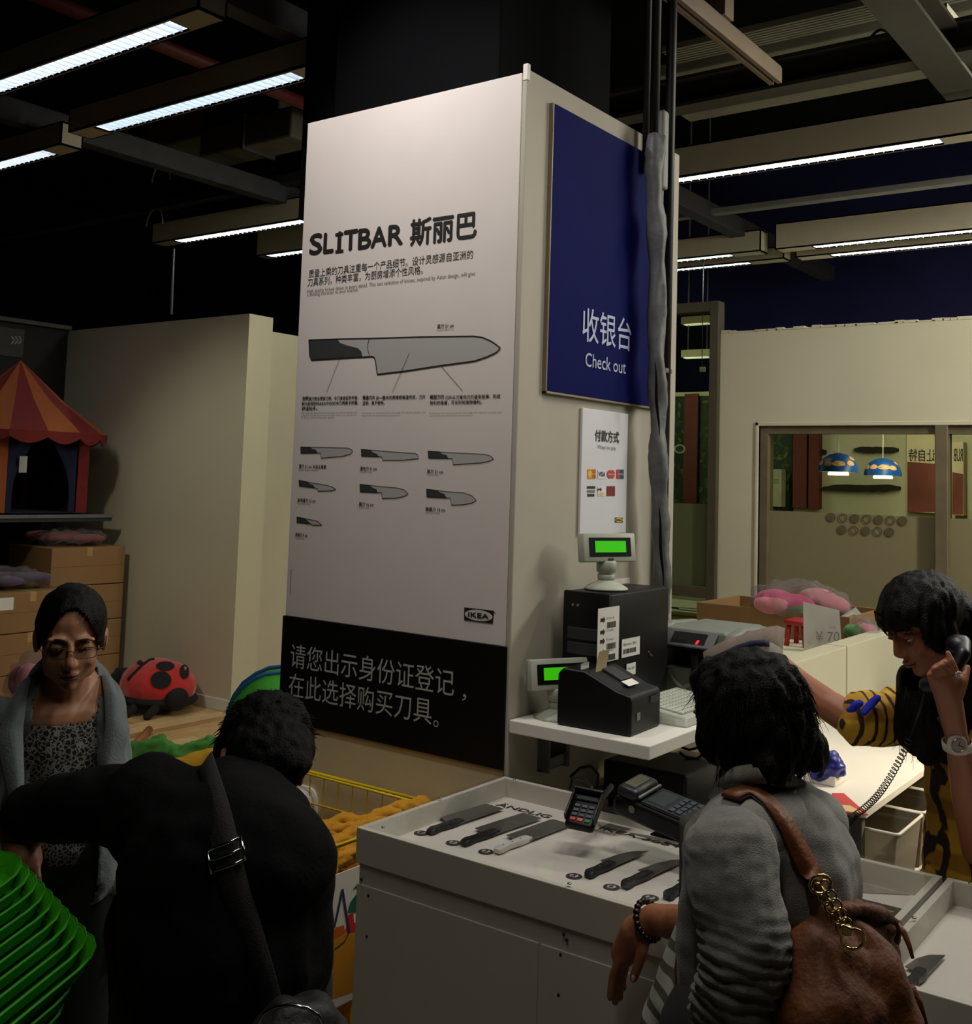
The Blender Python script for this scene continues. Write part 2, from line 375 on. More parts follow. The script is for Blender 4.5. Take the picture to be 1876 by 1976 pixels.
# leafy mural made of overlapping flat leaves printed on boards
def mural(y0, y1, z0, z1, label, seed):
    s = empty('leaf_mural', (XB-.03, (y0+y1)/2, z0), label, 'mural')
    MB().box((XB-.04, y0, z0), (XB-.003, y1, z1)).build('board', mat('mural_dark_green', (18, 34, 12), .7), s)
    r = random.Random(seed); mbs = [MB(), MB(), MB()]
    for i in range(int(900*(y1-y0)*(z1-z0)/2)):
        c = V((XB-.0415-r.random()*.002, r.uniform(y0+.02, y1-.02), r.uniform(z0+.02, z1-.02))); a = r.uniform(0, 6.28); L = r.uniform(.02, .05)
        u = V((0, math.cos(a), math.sin(a)))*L; v_ = V((0, -math.sin(a), math.cos(a)))*L*.35
        p = [c-u, c-u*.3+v_, c+u*.4+v_*.8, c+u, c+u*.4-v_*.8, c-u*.3-v_]
        if any(not (y0 < q.y < y1 and z0 < q.z < z1) for q in p): continue
        mbs[r.choice((0, 0, 1, 1, 2))].add(p, [tuple(range(6))])
    for k, c in enumerate(((24, 44, 14), (42, 68, 22), (70, 92, 36))):
        o = mbs[k].build('leaves', mat('mural_leaf_%d' % k, c, .7), s); o['kind'] = 'stuff'
    return s
mural(4.21, 4.86, 1.45, 2.85, 'dark green leafy mural seen through the window at far left of the pane', 1)
mural(4.92, 6.9, 1.3, 2.85, 'dark green leafy mural seen through the tall glass door', 2)
M_MAROON = mat('maroon_panel', (88, 30, 24), .7)
for (a, b), l in (((3.83, 4.02), 'wide maroon strip panel beside the leafy mural behind the window'), ((3.62, 3.8), 'maroon strip panel left of the pale far wall behind the window')):
    pass
def px_panel(name, x0, x1, y0, y1, Xp, m, label, cat, th=.03):
    a, b = PX(x0, y0, Xp), PX(x1, y1, Xp)
    s = empty(name, ((Xp), (a.y+b.y)/2, min(a.z, b.z)), label, cat)
    MB().bbox((Xp, b.y, min(a.z, b.z)), (Xp+th, a.y, max(a.z, b.z)), .002).build('board', m, s); return s
px_panel('strip_panel', 1531, 1556, 800, 981, XB-.1, M_MAROON, 'maroon strip panel behind the window, the one next to the leafy mural', 'panel', .098)
px_panel('strip_panel', 1561, 1580, 800, 982, XB-.1, M_MAROON, 'maroon strip panel behind the window, the one next to the pale wall', 'panel', .098)
px_panel('strip_panel', 1321, 1344, 760, 972, XB-.1, M_MAROON, 'dark red strip panel seen through the tall glass door', 'panel')
px_panel('notice_paper', 1484, 1508, 905, 978, XB-.16, mat('notice', (150, 150, 130), .8), 'small white notice with two lines of print behind the window', 'notice', .118)
s = bpy.data.objects['notice_paper']
mb = MB(); m_ = mat('print_dark', (30, 28, 26), .8)
for y in (925, 928, 932):
    a, b = PX(1488, y, XB-.161), PX(1503, y, XB-.161); line3(mb, a, b, .006, (-1, 0, 0))
mb.build('lettering', m_, s)
# room posters reflected in the window, built as mirrored prints on panels behind it
M_PINK = mat('reflection_rose', (112, 50, 44), .7, var=.35, vs_=3)
M_PINK2 = mat('reflection_cream', (200, 186, 160), .7)
for (x0, x1, y0, y1, ty, lab, words) in ((1750, 1807, 833, 990, 880, 'rose and cream poster reflection with mirrored writing left of the window mullion', '让自特'),
                                     (1837, 1860, 853, 995, 880, 'rose and cream poster reflection with mirrored writing right of the window mullion', 'RUB')):
    s = px_panel('poster', x0, x1, y0, y1, XB-.12, M_PINK2, lab, 'poster', .118)
    mb = MB(); P = [PX(x, y, XB-.1215) for x, y in ((x0+1, y0+58), (x1-1, y0+62), (x1-1, y1-2), (x0+1, y1-2))]; mb.add(P, [(0, 1, 2, 3)]); mb.build('picture', M_PINK, s)
    a, b = PX(x0+4, ty, XB-.122), PX(x1-2, ty, XB-.122)
    text(s, words, (a.x, b.y, a.z-.05), (0, 1, 0), abs(a.y-b.y), (0, 0, 1), .12, m_, .01, -.002)
# dark stroke shaped ledges on the pale wall
rr = random.Random(2)
for (x0, x1, y, h, l) in ((1566, 1593, 872, 10, 'short dark stroke shaped ledge at upper left of the pale wall behind the lamps'), (1648, 1732, 868, 11, 'dark stroke shaped ledge above the lamps'), (1588, 1736, 942, 12, 'long dark stroke shaped ledge below the lamps')):
    a, b = PX(x0, y, XB-.06), PX(x1, y, XB-.06); hh = h*(a-O).dot(fw)/F_PX; n = 14; top = []; bot = []
    for i in range(n+1):
        t = i/n; p = a.lerp(b, t); e = min(1, 4*min(t, 1-t)+.45); top.append(p+V((0, 0, hh*(.5+rr.uniform(-.1, .1))*e))); bot.append(p-V((0, 0, hh*(.5+rr.uniform(-.12, .12))*e)))
    o = MB().prism(top+bot[::-1], (-1, 0, 0), .055).build('ledge', mat('ledge_dark', (34, 28, 20), .9)); tag(o, l, 'ledge', 'dark ledges on the pale wall')
# mirrored SOFA lettering on the glass door
a = PX(1300, 868, X-.01); b = PX(1322, 868, X-.01)
text(dr, 'OFA', (X-.004, b.y, b.z-.03), (0, 1, 0), .27, (0, 0, 1), .075, mat('glass_letter', (130, 140, 120), .8), .02, 0)
# low counter with yellow front and papers behind the door
s = empty('yellow_counter', (9.6, 4.9, 0), 'yellow fronted counter seen through the glass door', 'counter')
a = PX(1340, 1190, 9.3)
MB().bbox((9.3, 3.9, 0), (10.2, 6.2, a.z), .01).build('body', mat('yellow_front', (230, 205, 20), .6), s)
MB().bbox((9.28, 3.88, a.z), (10.22, 6.22, a.z+.04), .01).build('top', M_WHITE, s)
MB().prism([(9.35, 4.05, a.z+.05), (9.7, 4.2, a.z+.06), (9.62, 4.7, a.z+.075), (9.35, 4.6, a.z+.05)], (0, 0, 1), .004).prism([(9.4, 4.3, a.z+.07), (9.8, 4.5, a.z+.085), (9.7, 5.0, a.z+.06), (9.4, 4.9, a.z+.05)], (0, 0, 1), .004).build('paper_pile', mat('paper_white', (214, 212, 204), .8), s)
struct(MB().box((8.5, -3, 3.0), (XB+.1, 3.72, 3.06)).build('ceiling', M_PALE))
# lights behind the window
lamp('back_room_light', 'AREA', (9.9, 2.6, 2.8), (11.0, 2.6, 1.8), 34, (1, .95, .84), shape='RECTANGLE', size=.3, size_y=2.2)
lamp('back_room_light', 'AREA', (9.9, 5.4, 2.8), (11.1, 5.4, 1.8), 14, (.95, 1, .9), shape='RECTANGLE', size=.3, size_y=1.4)

# ---- ceiling steel, ducts, pipes
def beam(name, a, b, w_, h, m, label, cat, group=None, flange=False):
    a, b = V(a), V(b); mid = (a+b)/2; s = empty(name, tuple(mid), label, cat, group)
    lo = V((min(a.x, b.x), min(a.y, b.y), a.z)); hi = V((max(a.x, b.x), max(a.y, b.y), a.z+h))
    if abs(a.x-b.x) > abs(a.y-b.y): lo.y -= w_/2; hi.y += w_/2
    else: lo.x -= w_/2; hi.x += w_/2
    if flange:
        t = h*.12
        if abs(a.x-b.x) > abs(a.y-b.y): MB().box(lo, (hi.x, hi.y, lo.z+t)).box((lo.x, lo.y, hi.z-t), hi).build('flange', m, s); MB().box((lo.x, mid.y-.012, lo.z+t), (hi.x, mid.y+.012, hi.z-t)).build('web', m, s)
        else: MB().box(lo, (hi.x, hi.y, lo.z+t)).box((lo.x, lo.y, hi.z-t), hi).build('flange', m, s); MB().box((mid.x-.012, lo.y, lo.z+t), (mid.x+.012, hi.y, hi.z-t)).build('web', m, s)
    else: MB().bbox(lo, hi, .006).build('beam_body', m, s)
    return s
Z4 = 4.16
def zline(x0, y0, x1, y1, z): return PZ(x0, y0, z), PZ(x1, y1, z)
a = PZ(430, 15, Z4); beam('steel_beam', (2.2, a.y, Z4), (5.1, a.y, Z4), .13, .16, M_DSTEEL, 'dark steel beam crossing the ceiling above the ends of the two left tube lights', 'beam')
a = PZ(0, 232, Z4); b = PZ(560, 392, Z4); ym = PZ(330, 330, Z4).y
beam('steel_beam', (3.2, ym, Z4), (9.4, ym, Z4), .13, .16, M_DSTEEL, 'dark steel beam running from left edge toward the back behind the pillar', 'beam')
a = PZ(380, 392, 4.3); beam('steel_beam', (a.x, 4.2, 4.3), (a.x, 11.5, 4.3), .12, .09, M_DSTEEL, 'thin grey steel beam in the left background ceiling', 'beam')
a = PZ(1500, 178, 4.3); beam('steel_beam', (a.x, -2, 4.3), (a.x, 5.2, 4.3), .16, .2, mat('beam_grey', (70, 66, 56), .7), 'grey steel beam over the top right, below the pale roof panels', 'beam', flange=True)
a = PZ(1790, 90, 4.3); beam('steel_beam', (2.8, a.y, 4.28), (9.5, a.y, 4.28), .22, .2, mat('beam_grey', (70, 66, 56)), 'wide steel beam running toward the back at the top right corner', 'beam', flange=True)
a = PZ(1450, 408, 4.2); b = PZ(1600, 385, 4.2); beam('steel_beam', ((a.x+b.x)/2, -2, 4.2), ((a.x+b.x)/2, 5.0, 4.2), .1, .05, mat('pale_beam', (104, 104, 98), .6), 'thin pale steel beam above the back right tube lights', 'beam')
a = PZ(1400, 440, 4.15); beam('steel_beam', (6.5, a.y+.05, 4.15), (11.8, a.y+.05, 4.15), .14, .16, M_DSTEEL, 'dark steel beam between the back tube lights right of the pillar', 'beam')
# pale roof panels seen between beams
for k, (pts, lab) in enumerate(((((1310, 95), (1740, -5), (1790, 20), (1310, 125)), 'front ribbed roof panel strip at the top right'), (((1300, 150), (1720, 42), (1755, 72), (1300, 172)), 'pale roof panel strip behind the dangling cables'), (((1310, 222), (1560, 170), (1720, 150), (1350, 238)), 'pale soffit strip above the back tube light'))):
    P = [PZ(x, y, 4.95-.05*k) for x, y in pts]; x0 = min(p.x for p in P); x1 = max(p.x for p in P)
    y0 = -1.5; y1 = max(p.y for p in P)
    s = empty('roof_panel', ((x0+x1)/2, (y0+y1)/2, 4.95), lab, 'roof panel')
    if k == 0:
        n = 7
        for i in range(n):
            xa = x0+(x1-x0)*i/n; o = MB().bbox((xa, y0, 4.95), (xa+(x1-x0)/n*.6, y1, 5.0+.02*(i % 2)), .004).build('rib', M_SOFFIT, s)
    else: MB().bbox((x0+(x1-x0)*.25, y0, 4.95-.05*k), (x1-(x1-x0)*.2, y1, 5.0), .01).build('panel', M_SOFFIT, s)
# left side panels
for pts, z, lab in ((((300, 285), (560, 235), (575, 262), (330, 310)), 4.7, 'dim grey duct panel left of the sign tower, upper one'), (((400, 300), (575, 268), (575, 290), (440, 322)), 4.42, 'dim grey duct panel left of the sign tower, lower one')):
    P = [PZ(x, y, z) for x, y in pts]; x0 = min(p.x for p in P); x1 = max(p.x for p in P); y0 = min(p.y for p in P); y1 = max(p.y for p in P)
    s = empty('duct', ((x0+x1)/2, (y0+y1)/2, z), lab, 'duct'); MB().bbox((x0, y0, z), (x1, y1, z+.25), .02).build('duct_body', mat('duct_grey', (74, 72, 58), .8, var=.2), s)
    MB().bbox((x0-.02, (y0+y1)/2-.02, z-.02), (x1+.02, (y0+y1)/2+.02, z+.27), .005).build('flange', M_DSTEEL, s)
def pipe(pts, r, m, label, cat='pipe', name='pipe'):
    return tag(MB().tube(pts, r, 10).build(name, m, None, True), label, cat)
def xz(px_, py_, z, x0, x1): y = PZ(px_, py_, z).y; return [(x0, y, z), (x1, y, z)]
pipe(xz(380, 115, 4.62, 2.2, 7.5), .045, M_RED, 'dark red sprinkler pipe crossing behind the top left tube light')
pipe(xz(130, 15, 4.62, 2.0, 7.0), .045, M_RED, 'dark red sprinkler pipe at the top left corner')
pipe([PX(335, 480, 6.2), PX(331, 606, 6.02)], .012, M_STEEL, 'thin grey hanger rod above the left partition', 'rod', 'hanger_rod')
pipe([(9.55, PX(1358, 500, 9.55).y, 4.02), (9.55, PX(1358, 500, 9.55).y, PX(1356, 712, 9.55).z)], .004, M_STEEL, 'thin hanging cord with small white tag right of the pillar', 'cord', 'hanging_cord')
p = PX(1356, 714, 9.55); MB().bbox(p-V((.01, .03, .02)), p+V((.01, .03, .03)), .006).build('tag', M_WHITE, bpy.data.objects['hanging_cord'])
for x0, y0, z, lab in ((310, 350, 4.3, 'thin looped cable hanging at left below the ceiling'), (298, 435, 4.1, 'thin looped cable at the end of the middle tube light')):
    c = PZ(x0, y0, z); pts = [c+V((.0, -.12*math.cos(t), .16*math.sin(t))) for t in [math.pi*i/12 for i in range(13)]]
    pipe(pts, .008, M_STEEL, lab, 'cable', 'looped_cable')
c = PZ(1500, 125, 4.6); rr = random.Random(3); pts = []
for i in range(26):
    q = PZ(1490+i*10, 132-i*2.2+8*math.sin(i*.9)-(14 if 13 < i < 17 else 0), 4.62); pts.append(q)
pipe(pts, .012, M_BLACK, 'black wavy cable draped along the roof panel at top right', 'cable', 'draped_cable')
pts = [PZ(1600+i*9, 118-i*4.5-12*math.sin(i*.75), 4.62) for i in range(16)]
pipe(pts, .009, M_BLACK, 'second thinner black cable looping over the first at top right', 'cable', 'draped_cable')
# small emergency lamp panel far top right
s = empty('skylight_panel', tuple(PZ(1838, 42, 4.7)), 'small pale lit ceiling panel in the top right corner', 'panel')
P = [PZ(x, y, 4.7) for x, y in ((1804, 25), (1828, 18), (1860, 58), (1838, 64))]
MB().prism(P, (0, 0, -1), .04).build('board', mat('pale_panel', (190, 182, 160), .8), s)
# track rail with bracket, top right
a, b = PZ(1290, -40, 3.95), PZ(1497, 163, 3.95)
s = empty('track_rail', tuple((a+b)/2), 'pale track lighting rail pointing away at the top, right of the pillar', 'track rail')
MB().bbox((a.x-1, b.y-.035, 3.95), (b.x, b.y-.008, 4.03), .003).bbox((a.x-1, b.y+.008, 3.95), (b.x, b.y+.035, 4.03), .003).box((a.x-1, b.y-.03, 3.99), (b.x, b.y+.03, 4.04)).build('rail', mat('rail_paint', (120, 104, 86), .5), s)
MB().bbox((b.x-.75, b.y-.05, 4.04), (b.x-.65, b.y+.05, 4.6), .004).build('bracket', mat('rail_paint', (120, 104, 86)), s)

# ---- tube light channels
M_LOUV = mat('louvre_metal', (170, 178, 186), .45, metal=.1, var=0)
M_TUBE = mat('lit_tube', (255, 255, 255), .5, emit=(235, 242, 255), es=9, var=0)
M_REFL = mat('trough_reflector', (235, 238, 240), .3, metal=.3, var=0)
def tube_light(x, ya, yb, la, lb, z, label, col, power, wdt=.17, h=.16):
    """channel along y from ya to yb, lit trough la..lb"""
    s = empty('tube_light', (x, (ya+yb)/2, z), label, 'ceiling light', 'tube lights on the ceiling')
    x0, x1 = x-wdt/2, x+wdt/2; t = .012; i0, i1 = x-wdt*.36, x+wdt*.36
    mb = MB().box((x0, ya, z), (x0+t, yb, z+h)).box((x1-t, ya, z), (x1, yb, z+h)).box((x0, ya, z+h-t), (x1, yb, z+h)).box((x0, ya, z), (x1, ya+t, z+h)).box((x0, yb-t, z), (x1, yb, z+h))
    mb.box((x0, ya, z), (x1, la, z+t)).box((x0, lb, z), (x1, yb, z+t)).box((x0, la, z), (i0, lb, z+t)).box((i1, la, z), (x1, lb, z+t))
    mb.build('housing', M_FIX, s)
    MB().box((i0, la, z+.07), (i1, lb, z+.078)).box((i0-.003, la, z), (i0, lb, z+.075)).box((i1, la, z), (i1+.003, lb, z+.075)).box((i0, la-.003, z), (i1, la, z+.075)).box((i0, lb, z), (i1, lb+.003, z+.075)).build('reflector', M_REFL, s)
    MB().tube([(x, la+.02, z+.055), (x, lb-.02, z+.055)], .013, 10).build('lamp_tube', M_TUBE, s, True)
    n = max(8, int((lb-la)/.062)); bl = MB().box((i0, -.0015, z+.002), (i1, .0015, z+.036)).build('louvre_blade', M_LOUV, s)
    bl.location.y = la+(lb-la)/(n+1)
    for k in range(1, n):
        o = bl.copy(); o.location.y = la+(lb-la)*(k+1)/(n+1); COL.objects.link(o)
    o = lamp('tube_glow', 'AREA', (x, (la+lb)/2, z+.068), None, power, col, shape='RECTANGLE', size=wdt*.66, size_y=lb-la-.02)
    return s

def TL(pxs, z, label, col, power, **k):
    """pxs: channel end pixels and lit-part pixels along the lower edge"""
    P = [PZ(x, y, z) for x, y in pxs]; x = (P[0].x+P[1].x)/2
    ys = [p.y for p in P]; tube_light(x, min(ys[:2]), max(ys[:2]), min(ys[2:]), max(ys[2:]), z, label, col, power, **k)
CW = (.82, .92, 1)
def TLy(xm, y0, l0, l1, y1, z, label, col, power, **k): tube_light(xm, y0, y1, l0, l1, z, label, col, power, **k)
xa = PZ(200, 100, 4.0).x
TLy(xa, PZ(415, 30, 4).y, PZ(345, 48, 4).y, PZ(345, 48, 4).y+2.9, PZ(415, 30, 4).y+3.5, 4.0, 'bright tube light channel at the top left corner', (.95, .98, 1), 3.6)
xa = PZ(400, 195, 4.0).x
TLy(xa, PZ(655, 128, 4).y, PZ(603, 158, 4).y, PZ(218, 258, 4).y, PZ(172, 268, 4).y, 4.0, 'tube light channel with bluish louvre, second from the top left', (.66, .82, 1), 1.5)
xa = PZ(60, 305, 4.0).x
TLy(xa, PZ(140, 285, 4).y, PZ(103, 296, 4).y, PZ(103, 296, 4).y+2.2, PZ(140, 285, 4).y+2.9, 4.0, 'tube light channel cut by the left edge of the picture', (1, .96, .98), 3)
xa = PZ(450, 450, 4.0).x
TLy(xa, 5.9, 6.2, PZ(345, 468, 4).y, PZ(310, 474, 4).y, 4.0, 'tube light channel left of the sign tower, ending behind it', (.95, 1, .85), 16, h=.2)
xa = PZ(545, 492, 4.0).x
TLy(xa, 6.2, 6.6, PZ(522, 497, 4).y, PZ(519, 498, 4).y+.05, 4.0, 'short visible tube light end just left of the sign tower below the longer one', (.85, 1, 1), 8, h=.3)
xa = PZ(1600, 306, 4.0).x
TLy(xa, -.6, PZ(1815, 271, 4).y, 3.5, 3.8, 4.0, 'bright tube light channel right of the pillar, the frontmost on that side', (.93, .97, 1), 14, h=.22)
xa = PZ(1700, 465, 4.0).x
TLy(xa, .5, .8, PZ(1565, 475, 4).y, PZ(1500, 484, 4).y, 4.0, 'tube light channel at far right, upper one of the back pair', (1, 1, .92), 22, h=.24)
xa = PZ(1700, 485, 4.0).x
TLy(xa, .6, .9, PZ(1598, 491, 4).y, PZ(1535, 497, 4).y, 4.0, 'tube light channel at far right, lower one of the back pair', (1, 1, .88), 26, h=.12)
xa = PZ(1380, 497, 4.0).x
TLy(xa, PZ(1470, 485, 4).y, PZ(1412, 493, 4).y, 5.6, 5.9, 4.0, 'tube light channel just right of the pillar, upper one', (.9, 1, .95), 10, h=.2)
xa = PZ(1380, 515, 4.0).x
TLy(xa, PZ(1508, 496, 4).y, PZ(1445, 507, 4).y, 5.8, 6.1, 4.0, 'tube light channel just right of the pillar, lower one', (1, 1, .85), 5, h=.12)
for y, l in ((625, 'small tube light mirrored in the top of the glass door, built behind it'), (690, 'lower small tube light mirrored in the glass door, built behind it')):
    a, b = PX(1318, y+2, 11.0), PX(1374, y-2, 11.0)  # reflections of ceiling lights in the door, built as glowing fixtures behind it
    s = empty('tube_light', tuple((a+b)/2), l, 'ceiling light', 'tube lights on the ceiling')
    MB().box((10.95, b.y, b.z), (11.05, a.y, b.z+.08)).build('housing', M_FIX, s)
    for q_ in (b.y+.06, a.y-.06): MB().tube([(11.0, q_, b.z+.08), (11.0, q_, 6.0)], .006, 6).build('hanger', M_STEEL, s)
    MB().box((10.96, b.y+.03, b.z-.012), (11.04, a.y-.03, b.z)).build('lamp_tube', mat('mirrored_tube', (255, 255, 255), emit=(235, 240, 225), es=1.2, var=0), s)

# ============================================================ SIGN TOWER
TX, TY, TZ = 3.03, 2.10, 3.262
M_BOARD = mat('satin_sign_board', (218, 209, 203), .36, var=.015, spec=.5)
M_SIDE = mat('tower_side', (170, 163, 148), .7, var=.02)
M_INK = mat('ink_black', (26, 22, 20), .6, var=0); M_INKG = mat('ink_grey', (120, 112, 108), .7, var=0)
M_BAND = mat('band_black', (10, 9, 9), .45, var=.1, spec=.3); M_LIGHTP = mat('print_pale', (170, 172, 165), .6, var=0)
YL = 3.168
s = empty('sign_tower', (TX+.5, (TY+YL)/2, 0), 'tall white boxed pillar with a knife poster on its front', 'pillar')
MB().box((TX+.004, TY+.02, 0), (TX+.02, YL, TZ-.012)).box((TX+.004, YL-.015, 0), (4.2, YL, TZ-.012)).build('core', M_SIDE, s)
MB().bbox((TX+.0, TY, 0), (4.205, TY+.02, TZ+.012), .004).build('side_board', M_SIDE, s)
MB().bbox((TX-.002, TY-.003, TZ-.03), (TX+.016, TY+.018, TZ+.03), .003).build('corner_strip', M_WHITE, s)
MB().bbox((TX, TY+.022, 1.297), (TX+.006, YL+.004, TZ), .0015).build('poster_board', M_BOARD, s)
MB().bbox((TX, TY+.012, .40), (TX+.006, YL, .897), .0015).build('plinth_board', mat('plinth_cream', (205, 188, 148), .75, var=.03), s)
band = MB().bbox((TX-.006, TY+.012, .897), (TX+.003, YL+.012, 1.297), .0015).build('band_board', M_BAND, s)
PB = s
def T(*a, **k): return text_px(PB, *a, **k)
# SLITBAR with slab I
Lx, Rx = 598, 777
for ch_, xa_, xb_, yb_ in (('S', 598, 620.9, 491.5), ('L', 625, 643, 488.5), ('I', 652, 657, 486), ('T', 664, 689, 483.5), ('B', 692, 715.3, 480.5), ('A', 716.6, 745.5, 477.5), ('R', 750, 777, 473.5)):
    T(ch_, xa_, yb_, xb_, yb_-(xb_-xa_)*.11, 38 if ch_ != 'S' else 39, 'x', TX, M_INK, .045)
for y in (486.5, 453.5):
    a = PX(647, y+.6, TX-.0025); b = PX(662.5, y-1.2, TX-.0025); zz_ = (a.z+b.z)/2; mb = MB(); mb.add([(a.x, a.y, zz_-.002), (a.x, b.y, zz_-.002), (a.x, b.y, zz_+.0085), (a.x, a.y, zz_+.0085)], [(0, 1, 2, 3)]); mb.build('lettering', M_INK, PB)
T('斯丽巴', 792, 474, 919, 461, 53, 'x', TX, M_INK, .028)
T('质量上乘的刀具注重每一个产品细节。设计灵感源自亚洲的', 596, 534, 913, 502, 17, 'x', TX, M_INK, .0)
T('刀具系列，种类丰富，为厨房增添个性风格。', 594, 552, 816, 531, 17, 'x', TX, M_INK, .0)
T('High quality knives down in every detail. This vast selection of knives, inspired by Asian design, will give', 593, 565, 917, 537, 10, 'x', TX, M_INKG)
T('a striking character to your kitchen.', 593, 574, 692, 564, 9, 'x', TX, M_INKG)
T('菜刀 21 cm', 844, 634, 876, 632, 8.5, 'x', TX, M_INK, .01); T('Cook\'s knife 21 cm', 844, 638.5, 876, 637, 4, 'x', TX, M_INKG)
M_KN = mat('print_blade', (176, 172, 168), .5, var=0); M_KH = mat('print_handle', (58, 60, 58), .5, var=0)
def knife(out, handle, ow=1.6, bol=None):
    mb = MB(); cx = sum(p[0] for p in out)/len(out); cy = sum(p[1] for p in out)/len(out)
    flat_px(mb, out, 'x', TX, .0010); mb.build('picture', M_KN, PB)
    mb = MB(); flat_px(mb, handle, 'x', TX, .0014); mb.build('picture', M_KH, PB)
    mb = MB(); P = [PX(x, y, TX-.0018) for x, y in out]; wd = ow*(P[0]-O).dot(fw)/F_PX
    for i in range(len(P)): line3(mb, P[i], P[(i+1) % len(P)], wd, (-1, 0, 0))
    if bol:
        P = [PX(x, y, TX-.0018) for x, y in bol]
        for i in range(len(P)-1): line3(mb, P[i], P[i+1], wd*.6, (-1, 0, 0))
    mb.build('picture', M_INK, PB)
knife([(596, 656), (657, 654), (713.5, 653), (816, 650), (913, 648.7), (931, 651), (949, 659), (959, 666), (965.6, 671.7), (959, 679), (954, 682), (938.7, 689), (915.7, 696.6), (849, 705.6), (782.6, 715.8), (728, 722.2), (724.5, 695.4), (722, 689.5), (718.7, 687.7), (660, 691), (601, 694.6), (597.5, 685)],
      [(596, 656), (651.6, 655), (656, 661.5), (670, 666.6), (690.5, 671.7), (697, 678), (700, 689), (601, 694.6), (597.5, 685)], 2.2, [(713, 653), (709.5, 665), (710, 676), (714, 688)])
for a, b in (((654.7, 693), (629.6, 758)), ((790, 681), (757, 757)), ((850.4, 705), (892.7, 754))):
    mb = MB(); line3(mb, PX(*a, TX-.0022), PX(*b, TX-.0022), .0016, (-1, 0, 0)); mb.build('picture', M_INK, PB)
Q = lambda L: [(560+x*.2559, 680+y*.2559) for x, y in L]
for out, hd in (([(78, 712), (215, 715), (430, 720), (460, 730), (472, 745), (455, 765), (400, 782), (235, 797), (227, 757), (205, 757), (80, 758)], [(78, 712), (150, 714), (170, 728), (195, 735), (205, 757), (80, 758)]),
                ([(535, 730), (680, 742), (940, 762), (962, 770), (968, 800), (850, 812), (697, 812), (690, 787), (670, 785), (537, 780)], [(535, 730), (605, 737), (625, 755), (655, 765), (668, 785), (537, 780)]),
                ([(1040, 743), (1205, 755), (1470, 768), (1510, 780), (1535, 800), (1500, 820), (1440, 832), (1230, 846), (1222, 800), (1042, 795)], [(1040, 743), (1125, 749), (1145, 765), (1180, 775), (1192, 798), (1042, 795)]),
                ([(65, 963), (195, 988), (270, 1000), (320, 1015), (345, 1033), (310, 1043), (210, 1046), (205, 1025), (67, 1005)], [(65, 963), (130, 975), (150, 992), (175, 1000), (185, 1020), (67, 1005)]),
                ([(525, 993), (672, 1010), (800, 1020), (860, 1035), (890, 1065), (860, 1085), (800, 1098), (693, 1101), (690, 1058), (527, 1050)], [(525, 993), (600, 1002), (620, 1020), (650, 1032), (660, 1056), (527, 1050)]),
                ([(1028, 1030), (1190, 1050), (1310, 1058), (1370, 1080), (1405, 1115), (1370, 1135), (1300, 1148), (1215, 1150), (1207, 1098), (1030, 1088)], [(1028, 1030), (1110, 1040), (1130, 1056), (1165, 1068), (1178, 1096), (1030, 1088)]),
                ([(50, 1240), (160, 1262), (205, 1272), (240, 1302), (170, 1303), (165, 1295), (50, 1280)], [(50, 1240), (110, 1252), (130, 1268), (155, 1292), (50, 1280)])):
    knife(Q(out), Q(hd), .9)
def T8(st, xl, yl, xr, yr, h, m=None, bold=.01): T(st, 560+xl*.2559, 680+yl*.2559, 560+xr*.2559, 680+yr*.2559, h*.2559, 'x', TX, m or M_INK, bold)
T8('全柄', 93, 360, 138, 360, 30, None, .03); T8('钢刀完全贯穿刀柄，令刀身结实而平衡，', 142, 360, 515, 358, 29)
T8('耐久耐用的PAKKAWOOD木刀柄易于抓握，', 90, 398, 515, 395, 29); T8('舒适贴手。', 90, 436, 206, 434, 28)
T8('锻造刀片', 548, 355, 640, 354, 30, None, .03); T8('由一整块优质精钢锻造而成，刀片', 650, 354, 1020, 350, 29); T8('坚韧，易于使用。', 548, 395, 712, 393, 29)
T8('楔型刀刃', 1055, 350, 1160, 350, 30, None, .03); T8('刀片从刀背向刀刃逐渐变薄，形成', 1170, 350, 1585, 348, 30); T8('锐利的角度，可长时间保持锋利。', 1055, 392, 1445, 390, 30)
for x0, x1, ys in ((85, 505, (460, 478, 497)), (542, 1020, (460, 480)), (1050, 1595, (460, 480))):
    for k, y in enumerate(ys):
        T8(('Full tang: the steel extends through the whole handle and', 'makes the knife solid and well balanced in your hand with', 'a firm and steady grip.')[k], x0, y, x1 if k < len(ys)-1 else x0+(x1-x0)*.6, y, 11, M_INKG, 0)
for st, xl, y, xr in (('菜刀 21 cm 大马士革钢', 68, 875, 272), ('面包刀 21 cm', 530, 890, 655), ('菜刀 21 cm', 1033, 912, 1155), ('多用途刀 12 cm', 57, 1130, 192), ('菜刀 16 cm', 520, 1160, 628), ('蔬菜刀 13 cm', 1023, 1198, 1170), ('削皮刀 9 cm', 42, 1390, 132)):
    T8(st, xl, y, xr, y-2, 28, None, .012); T8('Kitchen knife', xl, y+16, xl+(xr-xl)*.7, y+15, 11, M_INKG, 0)
a = PX(562, 1146, TX); text(PB, 'Inter Systems 2013', (TX-.001, a.y, a.z), (0, 0, 1), .078, (0, 1, 0), .006, M_INKG) if False else None
mb = MB(); line3(mb, PX(562, 1098, TX-.001), PX(560.5, 1148, TX-.001), .003, (-1, 0, 0)); mb.build('picture', M_INKG, PB)
